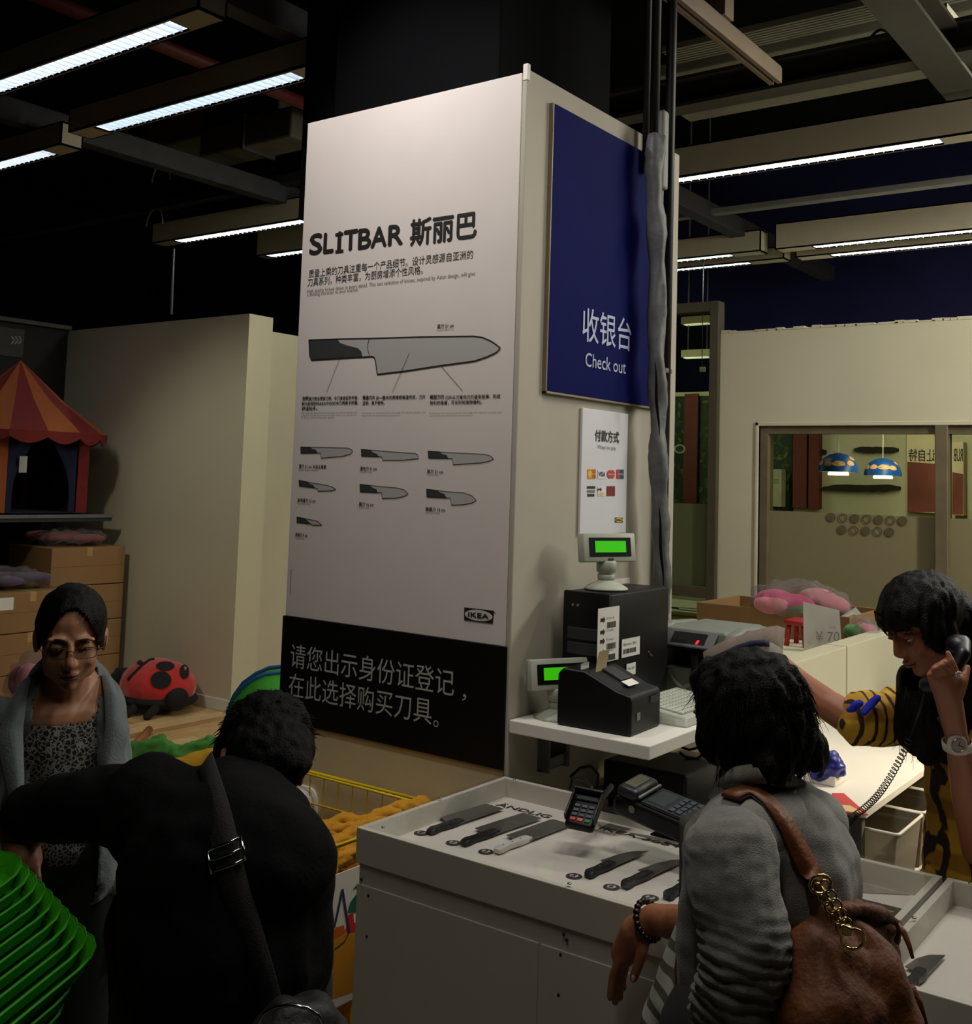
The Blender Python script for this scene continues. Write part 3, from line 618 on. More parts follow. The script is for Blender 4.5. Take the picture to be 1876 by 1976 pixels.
def logo(par, pts, plane, X, n, dark, pale, mb_l=.0015):
    f = PX if plane == 'x' else PY
    P = [f(x, y, X-mb_l) for x, y in pts]; mb = MB(); mb.add(P, [(0, 1, 2, 3)]); mb.build('logo', dark, par)
    c = sum(P, V())/4; u = (P[1]-P[0]+P[2]-P[3])/4; v_ = (P[0]-P[3]+P[1]-P[2])/4; nn = V(n)
    mb = MB(); mb.add([c+nn*.0006+u*.95*math.cos(t)+v_*.86*math.sin(t) for t in [2*math.pi*i/32 for i in range(32)]], [tuple(range(32))]); mb.build('logo', pale, par)
    text(par, 'IKEA', c-u*.7-v_*.36+nn*.0008, u, u.length*1.4, v_, v_.length*.72, dark, .05, .0006, 'lettering')
logo(PB, [(896, 1172), (953.5, 1178.5), (951, 1203.5), (895.7, 1196.5)], 'x', TX, (-1, 0, 0), M_INK, mat('logo_pale', (200, 198, 190), .6, var=0))
mb = MB(); c = PX(955, 1182, TX-.0015); mb.add([c+V((0, .003*math.cos(t), .003*math.sin(t))) for t in [i for i in range(6)]], [tuple(range(6))]); mb.build('logo', M_INKG, PB)
T('请您出示身份证登记', 560, 1286, 876, 1346, 48, 'x', TX-.006, M_LIGHTP, .0)
T('，', 892, 1352, 900, 1353, 13, 'x', TX-.006, M_LIGHTP)
T('在此选择购买刀具', 557, 1342, 833, 1400, 47, 'x', TX-.006, M_LIGHTP, .0)
T('。', 836.5, 1402, 846.5, 1404, 13, 'x', TX-.006, M_LIGHTP)

# blue checkout sign
M_BLUE = mat('sign_blue', (3, 10, 78), .7, var=.03, spec=.06)
tl = PY(1072, 199.7, TY-.016); bl = PY(1052, 754, TY-.016); bx = (tl.x+bl.x)/2
s = empty('checkout_sign', (3.6, TY, 2.17), 'large blue check out sign board on the right side of the tower', 'sign')
MB().bbox((bx, TY-.016, bl.z), (4.02, TY-.001, tl.z), .002).build('board', M_BLUE, s)
MB().bbox((bx-.006, TY-.018, bl.z-.008), (4.02, TY-.001, bl.z), .001).bbox((bx-.006, TY-.018, bl.z-.008), (bx, TY-.001, tl.z), .001).build('edge_trim', M_ALU, s)
text_px(s, '收银台', 1123, 661, 1217, 675, 64, 'y', TY-.017, M_LIGHTP2 := mat('print_pale_blue', (176, 186, 215), .6, var=0), .006)
text_px(s, 'Check out', 1129, 707.5, 1207, 721, 26, 'y', TY-.017, M_LIGHTP2, .006)
# payment sign
tl = PY(1125.7, 787, TY-.012); br = PY(1208, 1027, TY-.012); zt_ = tl.z; xb = PY(1119, 1032, TY-.012)
s = empty('payment_sign', ((tl.x+br.x)/2, TY, br.z), 'white ways to pay sign with rows of card logos', 'sign')
MB().bbox((xb.x, TY-.012, xb.z), (br.x, TY-.001, zt_), .002).build('board', mat('sign_white', (214, 214, 220), .5, var=0), s)
YP = TY-.0125
text_px(s, '付款方式', 1148, 852, 1194, 854, 22, 'y', YP, M_INK, .02)
text_px(s, 'Ways to pay', 1152.6, 868.5, 1188.5, 870, 9.5, 'y', YP, M_INKG)
def sq(x0, x1, y0, y1, m, l=.001, par=None):
    mb = MB(); P = [PY(x, y, YP-l) for x, y in ((x0, y0), (x1, y0), (x1, y1), (x0, y1))]; mb.add(P, [(0, 1, 2, 3)]); return mb.build('logo', m, par or s)
def disc(x, y, r, m, l=.0016, ry=None):
    mb = MB(); mb.add([PY(x+r*math.cos(t), y+(ry or r)*math.sin(t), YP-l) for t in [2*math.pi*i/18 for i in range(18)]], [tuple(range(18))]); mb.build('logo', m, s)
c_ = lambda n, rgb: mat(n, rgb, .6, var=0)
O_, Rd, Tl, Nv, Yl, Mr, Wt = c_('card_orange', (214, 140, 40)), c_('card_red', (196, 44, 40)), c_('card_teal', (24, 80, 96)), c_('card_navy', (30, 34, 84)), c_('card_yellow', (228, 186, 60)), c_('card_maroon', (120, 24, 22)), c_('card_white', (224, 222, 226))
sq(1134, 1150, 905, 924, O_); disc(1138.5, 914.5, 3.5, Yl, ry=6); text_px(s, 'GO', 1143, 912.5, 1149, 912.5, 6, 'y', YP-.001, Nv); text_px(s, 'CB', 1143, 922, 1149, 922, 6, 'y', YP-.001, Nv)
sq(1154, 1168.5, 906, 924, Wt); text_px(s, 'VISA', 1155, 919, 1167.5, 919.5, 9, 'y', YP-.001, Nv, .02)
disc(1177, 915, 5, Rd, ry=8); disc(1182, 915, 5, c_('card_orange_red', (190, 60, 36)), .0019, 8); text_px(s, 'MasterCard', 1173.5, 917, 1186, 917, 3.5, 'y', YP-.002, Wt)
sq(1190, 1204, 906, 924, Tl); sq(1190, 1196, 906, 924, Rd, .0014); text_px(s, 'UnionPay', 1192, 917, 1203, 917.5, 4, 'y', YP-.0016, Wt)
for k in range(3): sq(1133+k*.4, 1149-k*.8, 938+k*7.5, 943+k*7.5, M_INK if k != 1 else M_INKG)
sq(1154, 1168.5, 939, 957, Wt); mb = MB(); flat = [(1153, 943), (1158, 943), (1158, 940), (1162, 944.5), (1158, 949), (1158, 946), (1153, 946)]; mb.add([PY(x, y, YP-.0016) for x, y in flat], [tuple(range(7))]); mb.build('logo', Nv, s); disc(1161, 953, 5, Yl, ry=2.5)
sq(1171, 1187, 938, 957, Mr)
logo(s, [(1187, 998.5), (1202, 999), (1202, 1008.5), (1187, 1008)], 'y', YP, (0, -1, 0), M_INK, Yl, .001)
# small paper note on the tower side behind the upper display
a = PY(1185, 1118, TY-.003); b = PY(1215, 1155, TY-.003)
s = empty('paper_note', tuple(a), 'small white paper note taped to the tower beside the upper customer display', 'note')
MB().box((a.x, TY-.003, b.z), (b.x, TY-.001, a.z)).build('sheet', mat('paper_white', (214, 212, 204)), s)
text_px(s, 'staff only', 1190, 1142, 1210, 1142, 4, 'y', TY-.003, M_INKG)

# black column above the tower, conduits, sleeve
s = empty('black_column', (3.9, 2.9, 3.3), 'black painted structural column rising above the tower', 'column')
c0 = PZ(1127, 160, TZ)
MB().bbox((3.3, 2.42, 3.0), (4.15, 3.3, 6.0), .01).build('shaft', mat('column_black', (6, 7, 10), .9, var=.1, spec=.1), s)
MB().bbox((3.42, 3.3, 3.0), (4.1, 3.62, 6.0), .01).build('side_casing', M_BLACK, s)
def sleeve_pts(xs):
    return [PY(x, y, TY-.09) for x, y in xs]
s = empty('cable_sleeve', (4.0, TY-.09, 1.1), 'long creased grey fabric sleeve bundling cables down the tower corner', 'cable sleeve')
path = [(1268, 262), (1262, 330), (1266, 420), (1268, 520), (1267, 620), (1266, 700), (1271, 780), (1270, 860), (1270, 930), (1275, 1000), (1276, 1060), (1278, 1130), (1277, 1200), (1281, 1262)]
P = sleeve_pts(path); PP = []
for i in range(len(P)-1):
    for k in range(6): PP.append(P[i].lerp(P[i+1], k/6))
PP.append(P[-1]); rr = random.Random(9)
rad = [.036+.004*math.sin(i*.6)+rr.uniform(-.002, .002) for i in range(len(PP))]
mb = MB().tube(PP, rad, 20); vv = []
for i, v in enumerate(mb.v):
    v = V(v); n_ = noise.noise(V((v.x*16, v.y*16, v.z*7)))*.014+noise.noise(v*34)*.005; vv.append(v+V((n_, n_, 0)))
mb.v = [tuple(v) for v in vv]; mb.build('sleeve', mat('sleeve_grey', (96, 96, 96), .55, var=.15, vs_=20, bump=.3, bs=30), s, True)
for a, b in (((1264, 700), (1272, 840)), ((1272, 980), (1280, 1130))):
    A, B = PY(*a, TY-.132), PY(*b, TY-.132); pts = [A.lerp(B, t/10)+V((.005*math.sin(t*.9), 0, 0)) for t in range(11)]
    MB().tube(pts, [.0015+.0045*math.sin(math.pi*t/10) for t in range(11)], 6).build('slit', M_BLACK, s)
a = PY(1280, 216, TY-.1); tag(MB().bbox((a.x-.03, TY-.12, a.z-.32), (a.x+.02, TY-.09, a.z), .01).build('tape_wrap', mat('tape_grey', (110, 108, 104), .5), None), 'crumpled grey tape wrapped around the conduit at the tower top', 'tape')
for k, (x, r_, l) in enumerate(((1246, .014, 'thin black conduit at the left of the bundle above the tower'), (1262, .02, 'black conduit in the middle of the bundle above the tower'), (1292, .022, 'thick black conduit beside the tower side'))):
    A = PY(x, 300, TY-.03); top = 6.0
    tag(MB().tube([(A.x, TY-.03, top), (A.x, TY-.03, 3.1 if k < 2 else 1.3)], r_, 12).build('conduit', mat('conduit_black', (20, 18, 17), .5), None, True), l, 'conduit')
a = PY(1283, 716, TY-.03); tag(MB().bbox(a-V((.03, .02, .01)), a+V((.03, .01, .01)), .003).build('pipe_clip', M_STEEL, None, 'auto'), 'small steel clip on the thick conduit', 'clip')
# ============================================================ DISPLAY COUNTERS
M_LAM = mat('white_laminate', (200, 196, 184), .5, var=.02)
M_TRAY = mat('tray_white', (214, 208, 200), .45, var=.02)
M_ACR = glassy('acrylic', (250, 250, 250), rough=.03)
M_SCR = mat('screw_head', (150, 150, 150), .3, metal=1, var=0)
M_BLADE = mat('knife_steel', (120, 118, 116), .3, metal=.7, var=.05)
M_HBLK = mat('handle_black', (14, 14, 15), .45, var=0); M_HWHT = mat('handle_white', (200, 196, 192), .5, var=0)
M_BADGE = mat('badge_dark', (38, 34, 32), .6, var=0); M_BADGEP = mat('badge_pale', (170, 164, 156), .6, var=0)
XC0, XC1 = 2.286, 2.985
def counter(y0, y1, label, lipz=.9):
    s = empty('display_counter', ((XC0+XC1)/2, (y0+y1)/2, 0), label, 'counter', 'white knife display counters')
    MB().bbox((XC0+.008, y0+.005, .03), (XC1-.008, y1-.008, .80), .003).build('body', M_LAM, s)
    MB().bbox((XC0+.03, y0+.02, 0), (XC1-.03, y1-.02, .03), .002).build('plinth', M_DSTEEL, s)
    MB().bbox((XC0, y0, .80), (XC0+.018, y1, .893), .002).bbox((XC1-.018, y0, .80), (XC1, y1, .893), .002).box((XC0+.0178, y0+.001, .80), (XC1-.0178, y0+.018, .8925)).box((XC0+.0178, y1-.018, .80), (XC1-.0178, y1-.001, .8925)).build('apron', M_LAM, s)
    MB().box((XC0+.018, y0+.018, .80), (XC1-.018, y1-.018, .835)).build('display_floor', M_TRAY, s)
    MB().bbox((XC0, y0, .894), (XC1, y1, .899), .0015).build('acrylic_cover', M_ACR, s)
    for a, b in ((XC0+.03, y1-.07), (XC0+.35, y1-.012), (XC1-.03, y1-.06), (XC0+.012, (y0+y1)/2), (XC1-.012, y0+.3), (XC0+.3, y0+.012), (XC1-.012, y1-.45)):
        MB().lathe([(0.0055, .899), (.005, .9015), (.002, .9025)], Matrix.Translation((a, b, 0)), 10).build('screw', M_SCR, s, True)
    return s
CA = counter(.728, 2.078, 'white display counter in front of the tower with cleavers under clear acrylic')
CB = counter(-.75, .716, 'white display counter at lower right behind the brown handbag')
# front panels of counter A: body panel joints and plugged screw holes
MB().bbox((XC0+.0035, .74, .04), (XC0+.0095, 1.475, .745), .001).build('front_panel', M_LAM, CA)
MB().bbox((XC0+.0035, 1.481, .04), (XC0+.0095, 2.072, .745), .001).build('front_panel', M_LAM, CA)
for x, y in ((697, 1697), (711, 1728), (708, 1807), (1088, 1803), (1094, 1814), (1082, 1842), (1078, 1920)):
    p = PX(x, y, XC0+.0035); M = frame((XC0+.0038, p.y, p.z), (0, 1, 0), (0, 0, 1))
    MB().lathe([(.0042, -.001), (.0042, .0008), (.002, .0012)], M, 10).build('screw_hole', M_DSTEEL, CA, True)
ZF = .8355
BL = {'1': 'beside the leftmost black cleaver', '2': 'beside the second black cleaver', '3': 'beside the white cleaver', '5': 'beside the first pointed knife', '6': 'beside the larger pointed knife', '7': 'nearest the grey cardigan', '14': 'beside the handbag cord', '15': 'nearest the lower right corner'}
def badge(x, y, num, par, r=.021):
    lab_ = 'round dark number %s badge %s' % (num, BL[num])
    s = empty('number_badge', (x, y, ZF), lab_, 'badge', 'number badges')
    MB().lathe([(r, ZF), (r, ZF+.0015), (r*.95, ZF+.002)], Matrix.Translation((x, y, 0)), 24).build('disc', M_BADGE, s)
    MB().lathe([(r*.56, ZF+.0022), (r*.56, ZF+.0025)], Matrix.Translation((x, y, 0)), 20).build('centre', M_BADGEP, s)
    w_ = r*.45 if len(num) == 1 else r*.8
    text(s, num, (x-.008, y+w_/2, ZF+.0025), (0, -1, 0), w_, (1, 0, 0), .016, M_BADGE, .03)
for n, (x, y) in {'1': (2.505, 2.028), '2': (2.499, 1.907), '3': (2.502, 1.796), '5': (2.504, 1.515), '6': (2.502, 1.403), '7': (2.502, 1.294)}.items(): badge(x, y, n, CA)
def ktool(a, b, kind, label, hm, grp='kitchen knives on display'):
    """knife from butt a to tip b (x,y) lying on the display floor on its side"""
    a, b = V((*a, ZF+.008)), V((*b, ZF+.008)); u = (b-a).normalized(); L = (b-a).length; v_ = V((-u.y, u.x, 0))
    s = empty('kitchen_knife' if kind != 'cleaver' else 'cleaver', tuple((a+b)/2-V((0, 0, .008))), label, 'knife', grp)
    P = lambda t, k: a+u*t*L+v_*k
    hl = .40
    if kind == 'cleaver': out = [P(hl-.07, .012), P(hl-.03, .062), P(.97, .060), P(1, .055), P(1.0, -.012), P(hl, -.014)]
    elif kind == 'chef': out = [P(hl, .014), P(hl+.02, .036), P(.7, .030), P(.88, .016), P(1, -.012), P(.8, -.013), P(hl, -.013)]
    else: out = [P(hl, .010), P(.7, .012), P(.9, .004), P(1, -.008), P(hl, -.010)]
    MB().prism([p+V((0, 0, .001)) for p in out], (0, 0, 1), .002).build('blade', M_BLADE, s)
    pr = [P(0, -.016), P(0, .004), P(.05, .012), P(.16, .009), P(.28, .012), P(hl, .013), P(hl+.05, .008), P(hl+.05, -.010), P(hl-.02, -.014), P(.28, -.015), P(.15, -.012), P(.05, -.018)]
    mb = MB(); c = sum(pr, V())/len(pr); R0 = [p+V((0, 0, -.004)) for p in pr]; R1 = [p+V((0, 0, .006)) for p in pr]; R2 = [p.lerp(c, .12)+V((0, 0, .009)) for p in pr]; N = len(pr)
    mb.add(R0+R1+R2, [(i, (i+1) % N, (i+1) % N+N, i+N) for i in range(N)]+[(i+N, (i+1) % N+N, (i+1) % N+2*N, i+2*N) for i in range(N)]+[tuple(range(2*N, 3*N)), tuple(range(N))[::-1]])
    h = mb.build('handle', hm, s, 'auto')
    for t in (.1, .22, .33):
        p = P(t, -.001); MB().lathe([(.0028, p.z+.0085), (.002, p.z+.0098)], Matrix.Translation((p.x, p.y, 0)), 8).build('rivet', M_SCR, h)
ktool((2.506, 2.006), (2.835, 1.985), 'cleaver', 'black handled cleaver beside badge 1, nearest the left end of the counter', M_HBLK)
ktool((2.493, 1.875), (2.835, 1.845), 'cleaver', 'black handled cleaver beside badge 2, between the other black one and the white one', M_HBLK)
ktool((2.504, 1.768), (2.845, 1.745), 'cleaver', 'white handled cleaver beside badge 3', M_HWHT)
ktool((2.513, 1.486), (2.79, 1.462), 'chef', 'black handled cook\'s knife beside badge 5', M_HBLK)
ktool((2.51, 1.378), (2.80, 1.348), 'chef', 'larger black handled knife beside badge 6', M_HBLK)
ktool((2.515, 1.262), (2.80, 1.24), 'chef', 'black handled knife beside badge 7, mostly behind the grey cardigan', M_HBLK)
ktool((2.94, 1.30), (2.885, 1.566), 'slim', 'thin black knife lying under the card terminal at the back of the counter', M_HBLK)
a = PZ(963, 1546, ZF); b = PZ(1077, 1570, ZF)
text(CA, 'ÄNDLIG', (2.868, 2.028, ZF), (0, -1, 0), .195, (1, 0, 0), .036, M_BADGE, .02)
text(CA, 'IKEA 365+', (2.885, 1.665, ZF), (0, -1, 0), .26, (1, 0, 0), .03, M_BADGE, .02)
text(CA, 'knives', (2.868, 1.69, ZF), (0, -1, 0), .09, (1, 0, 0), .012, M_INKG)
# price tag print and knife in the far part of counter A and in counter B
mb = MB(); rr_ = []
c = V((2.80, .83, ZF+.0012))
for k in range(28):
    t = 2*math.pi*k/28; cx = .045 if math.cos(t) > 0 else -.045; cy = .07 if math.sin(t) > 0 else -.07
    rr_.append(c+V((cx*.7+.02*math.cos(t), cy*.72+.02*math.sin(t), 0)))
tagp = empty('price_plate', tuple(c), 'rounded dark price plate reading 15 under the acrylic at right', 'price tag')
MB().prism(rr_, (0, 0, 1), .001).build('plate', M_BADGE, tagp)
text(tagp, '15.-', (2.803, .87, ZF+.0014), (0, -1, 0), .072, (1, 0, 0), .028, M_BADGEP, .03)
text(tagp, '/piece', (2.778, .88, ZF+.0014), (0, -1, 0), .09, (1, 0, 0), .014, M_BADGEP, .01)
ktool((2.41, .655), (2.62, .645), 'chef', 'dark knife in the right counter beside the handbag strap', M_HBLK)
badge(2.40, .672, '14', CB); badge(2.395, .585, '15', CB)
text(CB, 'GRADERA', (2.80, .56, ZF), (0, -1, 0), .2, (1, 0, 0), .03, M_BADGEP, .01); text(CB, 'knife set', (2.76, .56, ZF), (0, -1, 0), .2, (1, 0, 0), .014, M_BADGEP)
tag(MB().prism([(2.84, .98, ZF+.0015), (2.96, 1.05, ZF+.0015), (2.96, .80, ZF+.0015)], (0, 0, 1), .001).prism([(2.70, .72+.03, ZF+.001), (2.76, .9, ZF+.001), (2.72, 1.0, ZF+.001), (2.64, .9, ZF+.001)], (0, 0, 1), .0008).build('leaflet', mat('leaflet_grey', (140, 134, 126), .7), None), 'grey angular printed leaflets on the white floor of the counter at right', 'leaflet')

# ============================================================ CASH DESK SHELF
ZS = 1.062
s = empty('wall_shelf', (3.7, 1.84, 1.02), 'thick white shelf fixed to the tower side carrying the cash desk equipment', 'shelf')
MB().bbox((3.03, 1.58, 1.02), (4.22, 2.097, ZS), .003).build('shelf_board', M_WHITE, s)
MB().bbox((4.15, 2.06, .80), (4.18, 2.097, 1.019), .003).build('bracket', M_DSTEEL, s)
M_BEIGE = mat('beige_plastic', (168, 172, 158), .5, var=.03); M_BPL = mat('black_plastic', (8, 8, 8), .45, var=.1, bump=.05, bs=300, spec=.3)
M_LCD = mat('green_lcd', (20, 120, 10), .4, emit=(60, 190, 8), es=.75, var=0)
def display(base, ang, zb, label):
    """customer display: dish base, neck, tilted head with green panel; faces local -y turned by ang"""
    s = empty('customer_display', (base[0], base[1], zb), label, 'display', 'green customer displays')
    T_ = Matrix.Translation((base[0], base[1], zb)) @ Matrix.Rotation(ang, 4, 'Z')
    MB().lathe([(.078, 0), (.077, .006), (.06, .016), (.035, .028), (.028, .033)], T_, 28).build('base', M_BEIGE, s, True)
    MB().lathe([(.028, .03), (.031, .04), (.031, .052), (.026, .056), (.035, .062), (.036, .095), (.033, .1)], T_, 24).build('neck', M_BEIGE, s, True)
    H = T_ @ Matrix.Translation((0, 0, .145)) @ Matrix.Rotation(R(-8), 4, 'X')
    MB().bbox((-.112, -.02, -.05), (.112, .022, .05), .005, H).build('head', M_BEIGE, s, 'auto')
    MB().bbox((-.09, -.0225, -.032), (.09, -.0195, .034), .002, H).build('bezel', M_BPL, s)
    MB().box((-.066, -.0245, -.018), (.066, -.0226, .022), H).build('screen', M_LCD, s)
    MB().bbox((-.012, -.022, -.046), (.012, -.0195, -.038), .001, H).build('badge', M_DSTEEL, s)
    return s
pb = PZ(1055, 1378, ZS)
# tower computer
pc0 = PY(1152, 1160, 1.86)
s = empty('computer_tower', (3.48, 1.93, ZS), 'black computer tower standing on the shelf with paper labels taped on it', 'computer')
px0, px1, py0, py1, pz1 = 3.27, 3.70, 1.86, 2.04, 1.475
MB().bbox((px0, py0, ZS+.008), (px1, py1, pz1), .006).build('case', M_BPL, s, 'auto')
MB().bbox((px0-.014, py0-.002, ZS+.004), (px0+.002, py1+.002, pz1+.003), .008).build('front_bezel', M_BPL, s, 'auto')
for k in range(2): MB().bbox((px0-.017, py0+.02, pz1-.16-.05*k), (px0-.012, py1-.02, pz1-.12-.05*k), .002).build('drive_bay', M_DSTEEL, s)
for k in range(2): MB().lathe([(.006, 0), (.005, .003)], frame((px0-.014, py0+.12+.02*k, pz1-.045), (0, 1, 0), (0, 0, 1)) @ Matrix.Rotation(math.pi, 4, 'X'), 10).build('button', M_SCR, s)
M_PAPER = mat('paper_white', (214, 212, 204), .8)
def bars(par, o, x, w_, y, h, n=16, seed=1):
    r = random.Random(seed); mb = MB(); x = V(x); y = V(y); nn = x.cross(y); o = V(o)+nn*.0006
    t = 0.
    while t < w_:
        b = r.uniform(.001, .0032); mb.add([o+x*t, o+x*(t+b), o+x*(t+b)+y*h, o+x*t+y*h], [(0, 1, 2, 3)]); t += b+r.uniform(.0008, .0022)
    mb.build('barcode', M_INK, par)
def label_card(par, o, x, w_, y, h, name='label_card', th=.0012):
    o, x, y = V(o), V(x), V(y); n = x.cross(y)
    return MB().prism([o+n*th, o+x*w_+n*th, o+x*w_+y*h+n*th, o+y*h+n*th], n, th).build(name, M_PAPER, par)
ys_ = py0-.003
a = PY(1154, 1182, ys_); b = PY(1193, 1272, ys_)
label_card(s, (a.x, ys_, b.z), (1, 0, 0), b.x-a.x, (0, 0, 1), a.z-b.z+.012)
wl = b.x-a.x
for k, f_ in enumerate((.84, .6, .42, .2)):
    zz = b.z+(a.z-b.z)*f_
    mb = MB(); mb.add([V((a.x+.015, ys_-.0016, zz+.006)), V((a.x+.035, ys_-.0016, zz+.006)), V((a.x+.035, ys_-.0016, zz+.012)), V((a.x+.048, ys_-.0016, zz)), V((a.x+.035, ys_-.0016, zz-.012)), V((a.x+.035, ys_-.0016, zz-.006)), V((a.x+.015, ys_-.0016, zz-.006))], [tuple(range(7))]); mb.build('arrow', M_INK, s)
    text(s, ('Card', 'Cash', 'Total', 'Open')[k], (a.x+.055, ys_-.0014, zz), (1, 0, 0), wl*.35, (0, 0, 1), .007, M_INKG)
    if k != 1: bars(s, (a.x+.06, ys_-.0014, zz-.03), (1, 0, 0), wl*.42, (0, 0, 1), .02, seed=k)
a = PY(1200, 1235, ys_); b = PY(1234, 1262, ys_)
label_card(s, (a.x, ys_, b.z), (1, 0, 0), b.x-a.x, (0, 0, 1), .062); bars(s, (a.x+.01, ys_-.0014, b.z+.012), (1, 0, 0), (b.x-a.x)*.7, (0, 0, 1), .016, seed=7)
text(s, 'Return 201', (a.x+.01, ys_-.0014, b.z+.04), (1, 0, 0), (b.x-a.x)*.7, (0, 0, 1), .008, M_INK)
a = PY(1209, 1282, ys_); b = PY(1226, 1300, ys_)
label_card(s, (a.x, ys_, b.z), (1, 0, 0), b.x-a.x, (0, 0, 1), .04); text(s, 'No 201', (a.x+.01, ys_-.0014, b.z+.02), (1, 0, 0), (b.x-a.x)*.7, (0, 0, 1), .008, M_INK)
d1 = display((3.40, 1.955), R(-24), pz1+.003, 'upper green customer display standing on top of the black computer tower')
d2 = display((3.17, 2.0), R(-28), ZS, 'lower green customer display at the left end of the shelf behind the receipt printer')
# receipt printer: footprint (3.085,1.94)-(3.30,1.68)
s = empty('receipt_printer', (3.19, 1.81, ZS), 'black receipt printer with a paper slip sticking up, on the shelf front', 'printer')
A, B, D_, Cc = V((3.080, 1.945, ZS)), V((3.092, 1.678, ZS)), V((3.30, 1.955, ZS)), V((3.312, 1.688, ZS))
# body prism: profile in (along y, z) from back-left (tall) to front (low)
prof = [(0, 0), (0, .165), (.02, .185), (.10, .183), (.215, .135), (.262, .125), (.267, .11), (.267, 0)]
e = (B-A).normalized()
ring0 = [A+e*t+V((0, 0, z)) for t, z in prof]; ring1 = [p+(D_-A) for p in ring0]
mb = MB(); n = len(prof); mb.add(ring0+ring1, [tuple(range(n))[::-1], tuple(range(n, 2*n))]+[(i, (i+1) % n, (i+1) % n+n, i+n) for i in range(n)])
o = mb.build('casing', M_BPL, s); bv = o.modifiers.new('b', 'BEVEL'); bv.width = .008; bv.segments = 3
xm = (D_-A)
o_ = A+e*.115+xm*.55+V((0, 0, .18)); u_ = xm.normalized(); dn = (e*.115+V((0, 0, -.048))).normalized(); nn = u_.cross(-dn)
MB().bbox((0, 0, -.004), (.075, .075, .004), .002, frame(o_-u_*.03+nn*.0, u_, dn)).build('lid_panel', M_DSTEEL, s)
label_card(s, o_+dn*.115-u_*.045+V((0, 0, .0045)), u_, .075, -dn, .03)
slip = [o_+u_*(-.075)+V((0, 0, -.012)), o_+u_*(-.0)+V((0, 0, -.012))]
mb = MB(); vs_ = []
for i in range(7): t = i/6; off = V((0, 0, .075*t))+e*(.0+.012*t*t); vs_ += [slip[0]+off, slip[1]+off]
mb.add(vs_, [(2*i, 2*i+1, 2*i+3, 2*i+2) for i in range(6)]); q = mb.build('paper_slip', mat('thermal_paper', (176, 160, 120), .7), s); so = q.modifiers.new('s', 'SOLIDIFY'); so.thickness = .0004
mb = MB(); vs_ = []
for i in range(9): t = math.pi*.6*i/8; off = e*(-.035*math.sin(t)-.004)+V((0, 0, .035-.035*math.cos(t)*1.0-.012)); vs_ += [slip[0]-u_*.03+off, slip[1]-u_*.05+off]
mb.add(vs_, [(2*i, 2*i+1, 2*i+3, 2*i+2) for i in range(8)]); q = mb.build('curled_slip', M_PAPER, s); so = q.modifiers.new('s', 'SOLIDIFY'); so.thickness = .0004
p = B+xm*.18+V((0, -.001, .045)); MB().bbox(p, p+V((.022, -.001, .024)), .001).build('sticker', mat('sticker_grey', (110, 110, 108), .6), s)
p = B+xm*.62+V((0, -.001, .085)); MB().bbox(p, p+V((.06, -.001, .022)), .001).build('name_plate', M_DSTEEL, s)
# keyboard with many keys
s = empty('cash_keyboard', (3.58, 1.78, ZS), 'beige cash register keyboard on the shelf right of the printer', 'keyboard')
kb0, kb1 = V((3.34, 1.615, ZS)), V((3.80, 1.86, ZS))
mb = MB(); x0, x1, y0, y1 = 3.335, 3.72, 1.605, 1.84
mb.add([(x0, y0, ZS), (x1, y0, ZS), (x1, y1, ZS), (x0, y1, ZS), (x0+.02, y0+.012, ZS+.03), (x1-.01, y0+.012, ZS+.03), (x1-.01, y1-.01, ZS+.055), (x0+.02, y1-.01, ZS+.055)], [(0, 3, 2, 1), (4, 5, 6, 7), (0, 1, 5, 4), (1, 2, 6, 5), (2, 3, 7, 6), (3, 0, 4, 7)])
o = mb.build('housing', M_BEIGE, s); bv = o.modifiers.new('b', 'BEVEL'); bv.width = .006; bv.segments = 2
km = MB().bbox((0, 0, 0), (.0195, .0195, .009), .003).build('key', mat('key_pale', (182, 186, 172), .5, var=.02), s)
first = True
for i in range(14):
    for j in range(8):
        x = x0+.035+i*.0225; y = y0+.033+j*.0225; z = ZS+.029+(y-y0)/(y1-y0)*.025
        o = km if first else km.copy()
        if not first: COL.objects.link(o)
        first = False; o.matrix_parent_inverse = Matrix.Translation(-V(s.location)); o.location = (x, y, z)
# banknote counter
s = empty('banknote_counter', (4.15, 1.84, ZS), 'grey banknote counting machine behind the keyboard with a small red digit', 'cash machine')
M_NC = mat('counter_grey', (118, 122, 112), .5, var=.04); M_NCD = mat('counter_dark', (24, 24, 24), .5)
def side(yo, th):
    pr = [(3.90, 0), (3.86, .10), (3.87, .22), (3.93, .29), (4.05, .315), (4.28, .30), (4.36, .26), (4.38, 0)]
    P0 = [V((x, yo, ZS+z)) for x, z in pr]; P1 = [p+V((0, th, 0)) for p in P0]; n = len(pr)
    mb = MB(); mb.add(P0+P1, [tuple(range(n)), tuple(range(n, 2*n))[::-1]]+[(i, (i+1) % n, (i+1) % n+n, i+n) for i in range(n)])
    o = mb.build('side_cheek', M_NC, s, 'auto'); b_ = o.modifiers.new('b', 'BEVEL'); b_.width = .012; b_.segments = 3
side(2.01, .045); side(1.70, .045)
MB().bbox((3.95, 1.742, ZS+.01), (4.36, 2.013, ZS+.12), .01).bbox((3.93, 1.742, ZS+.235), (4.34, 2.013, ZS+.30), .012).bbox((4.15, 1.742, ZS+.11), (4.34, 2.013, ZS+.25), .008).build('core', M_NC, s)
MB().bbox((3.96, 1.745, ZS+.20), (4.14, 2.01, ZS+.234), .004).build('feeder', M_NCD, s)
T_ = frame((3.868, 1.99, ZS+.226), (0, -1, 0), (.62, 0, .60))
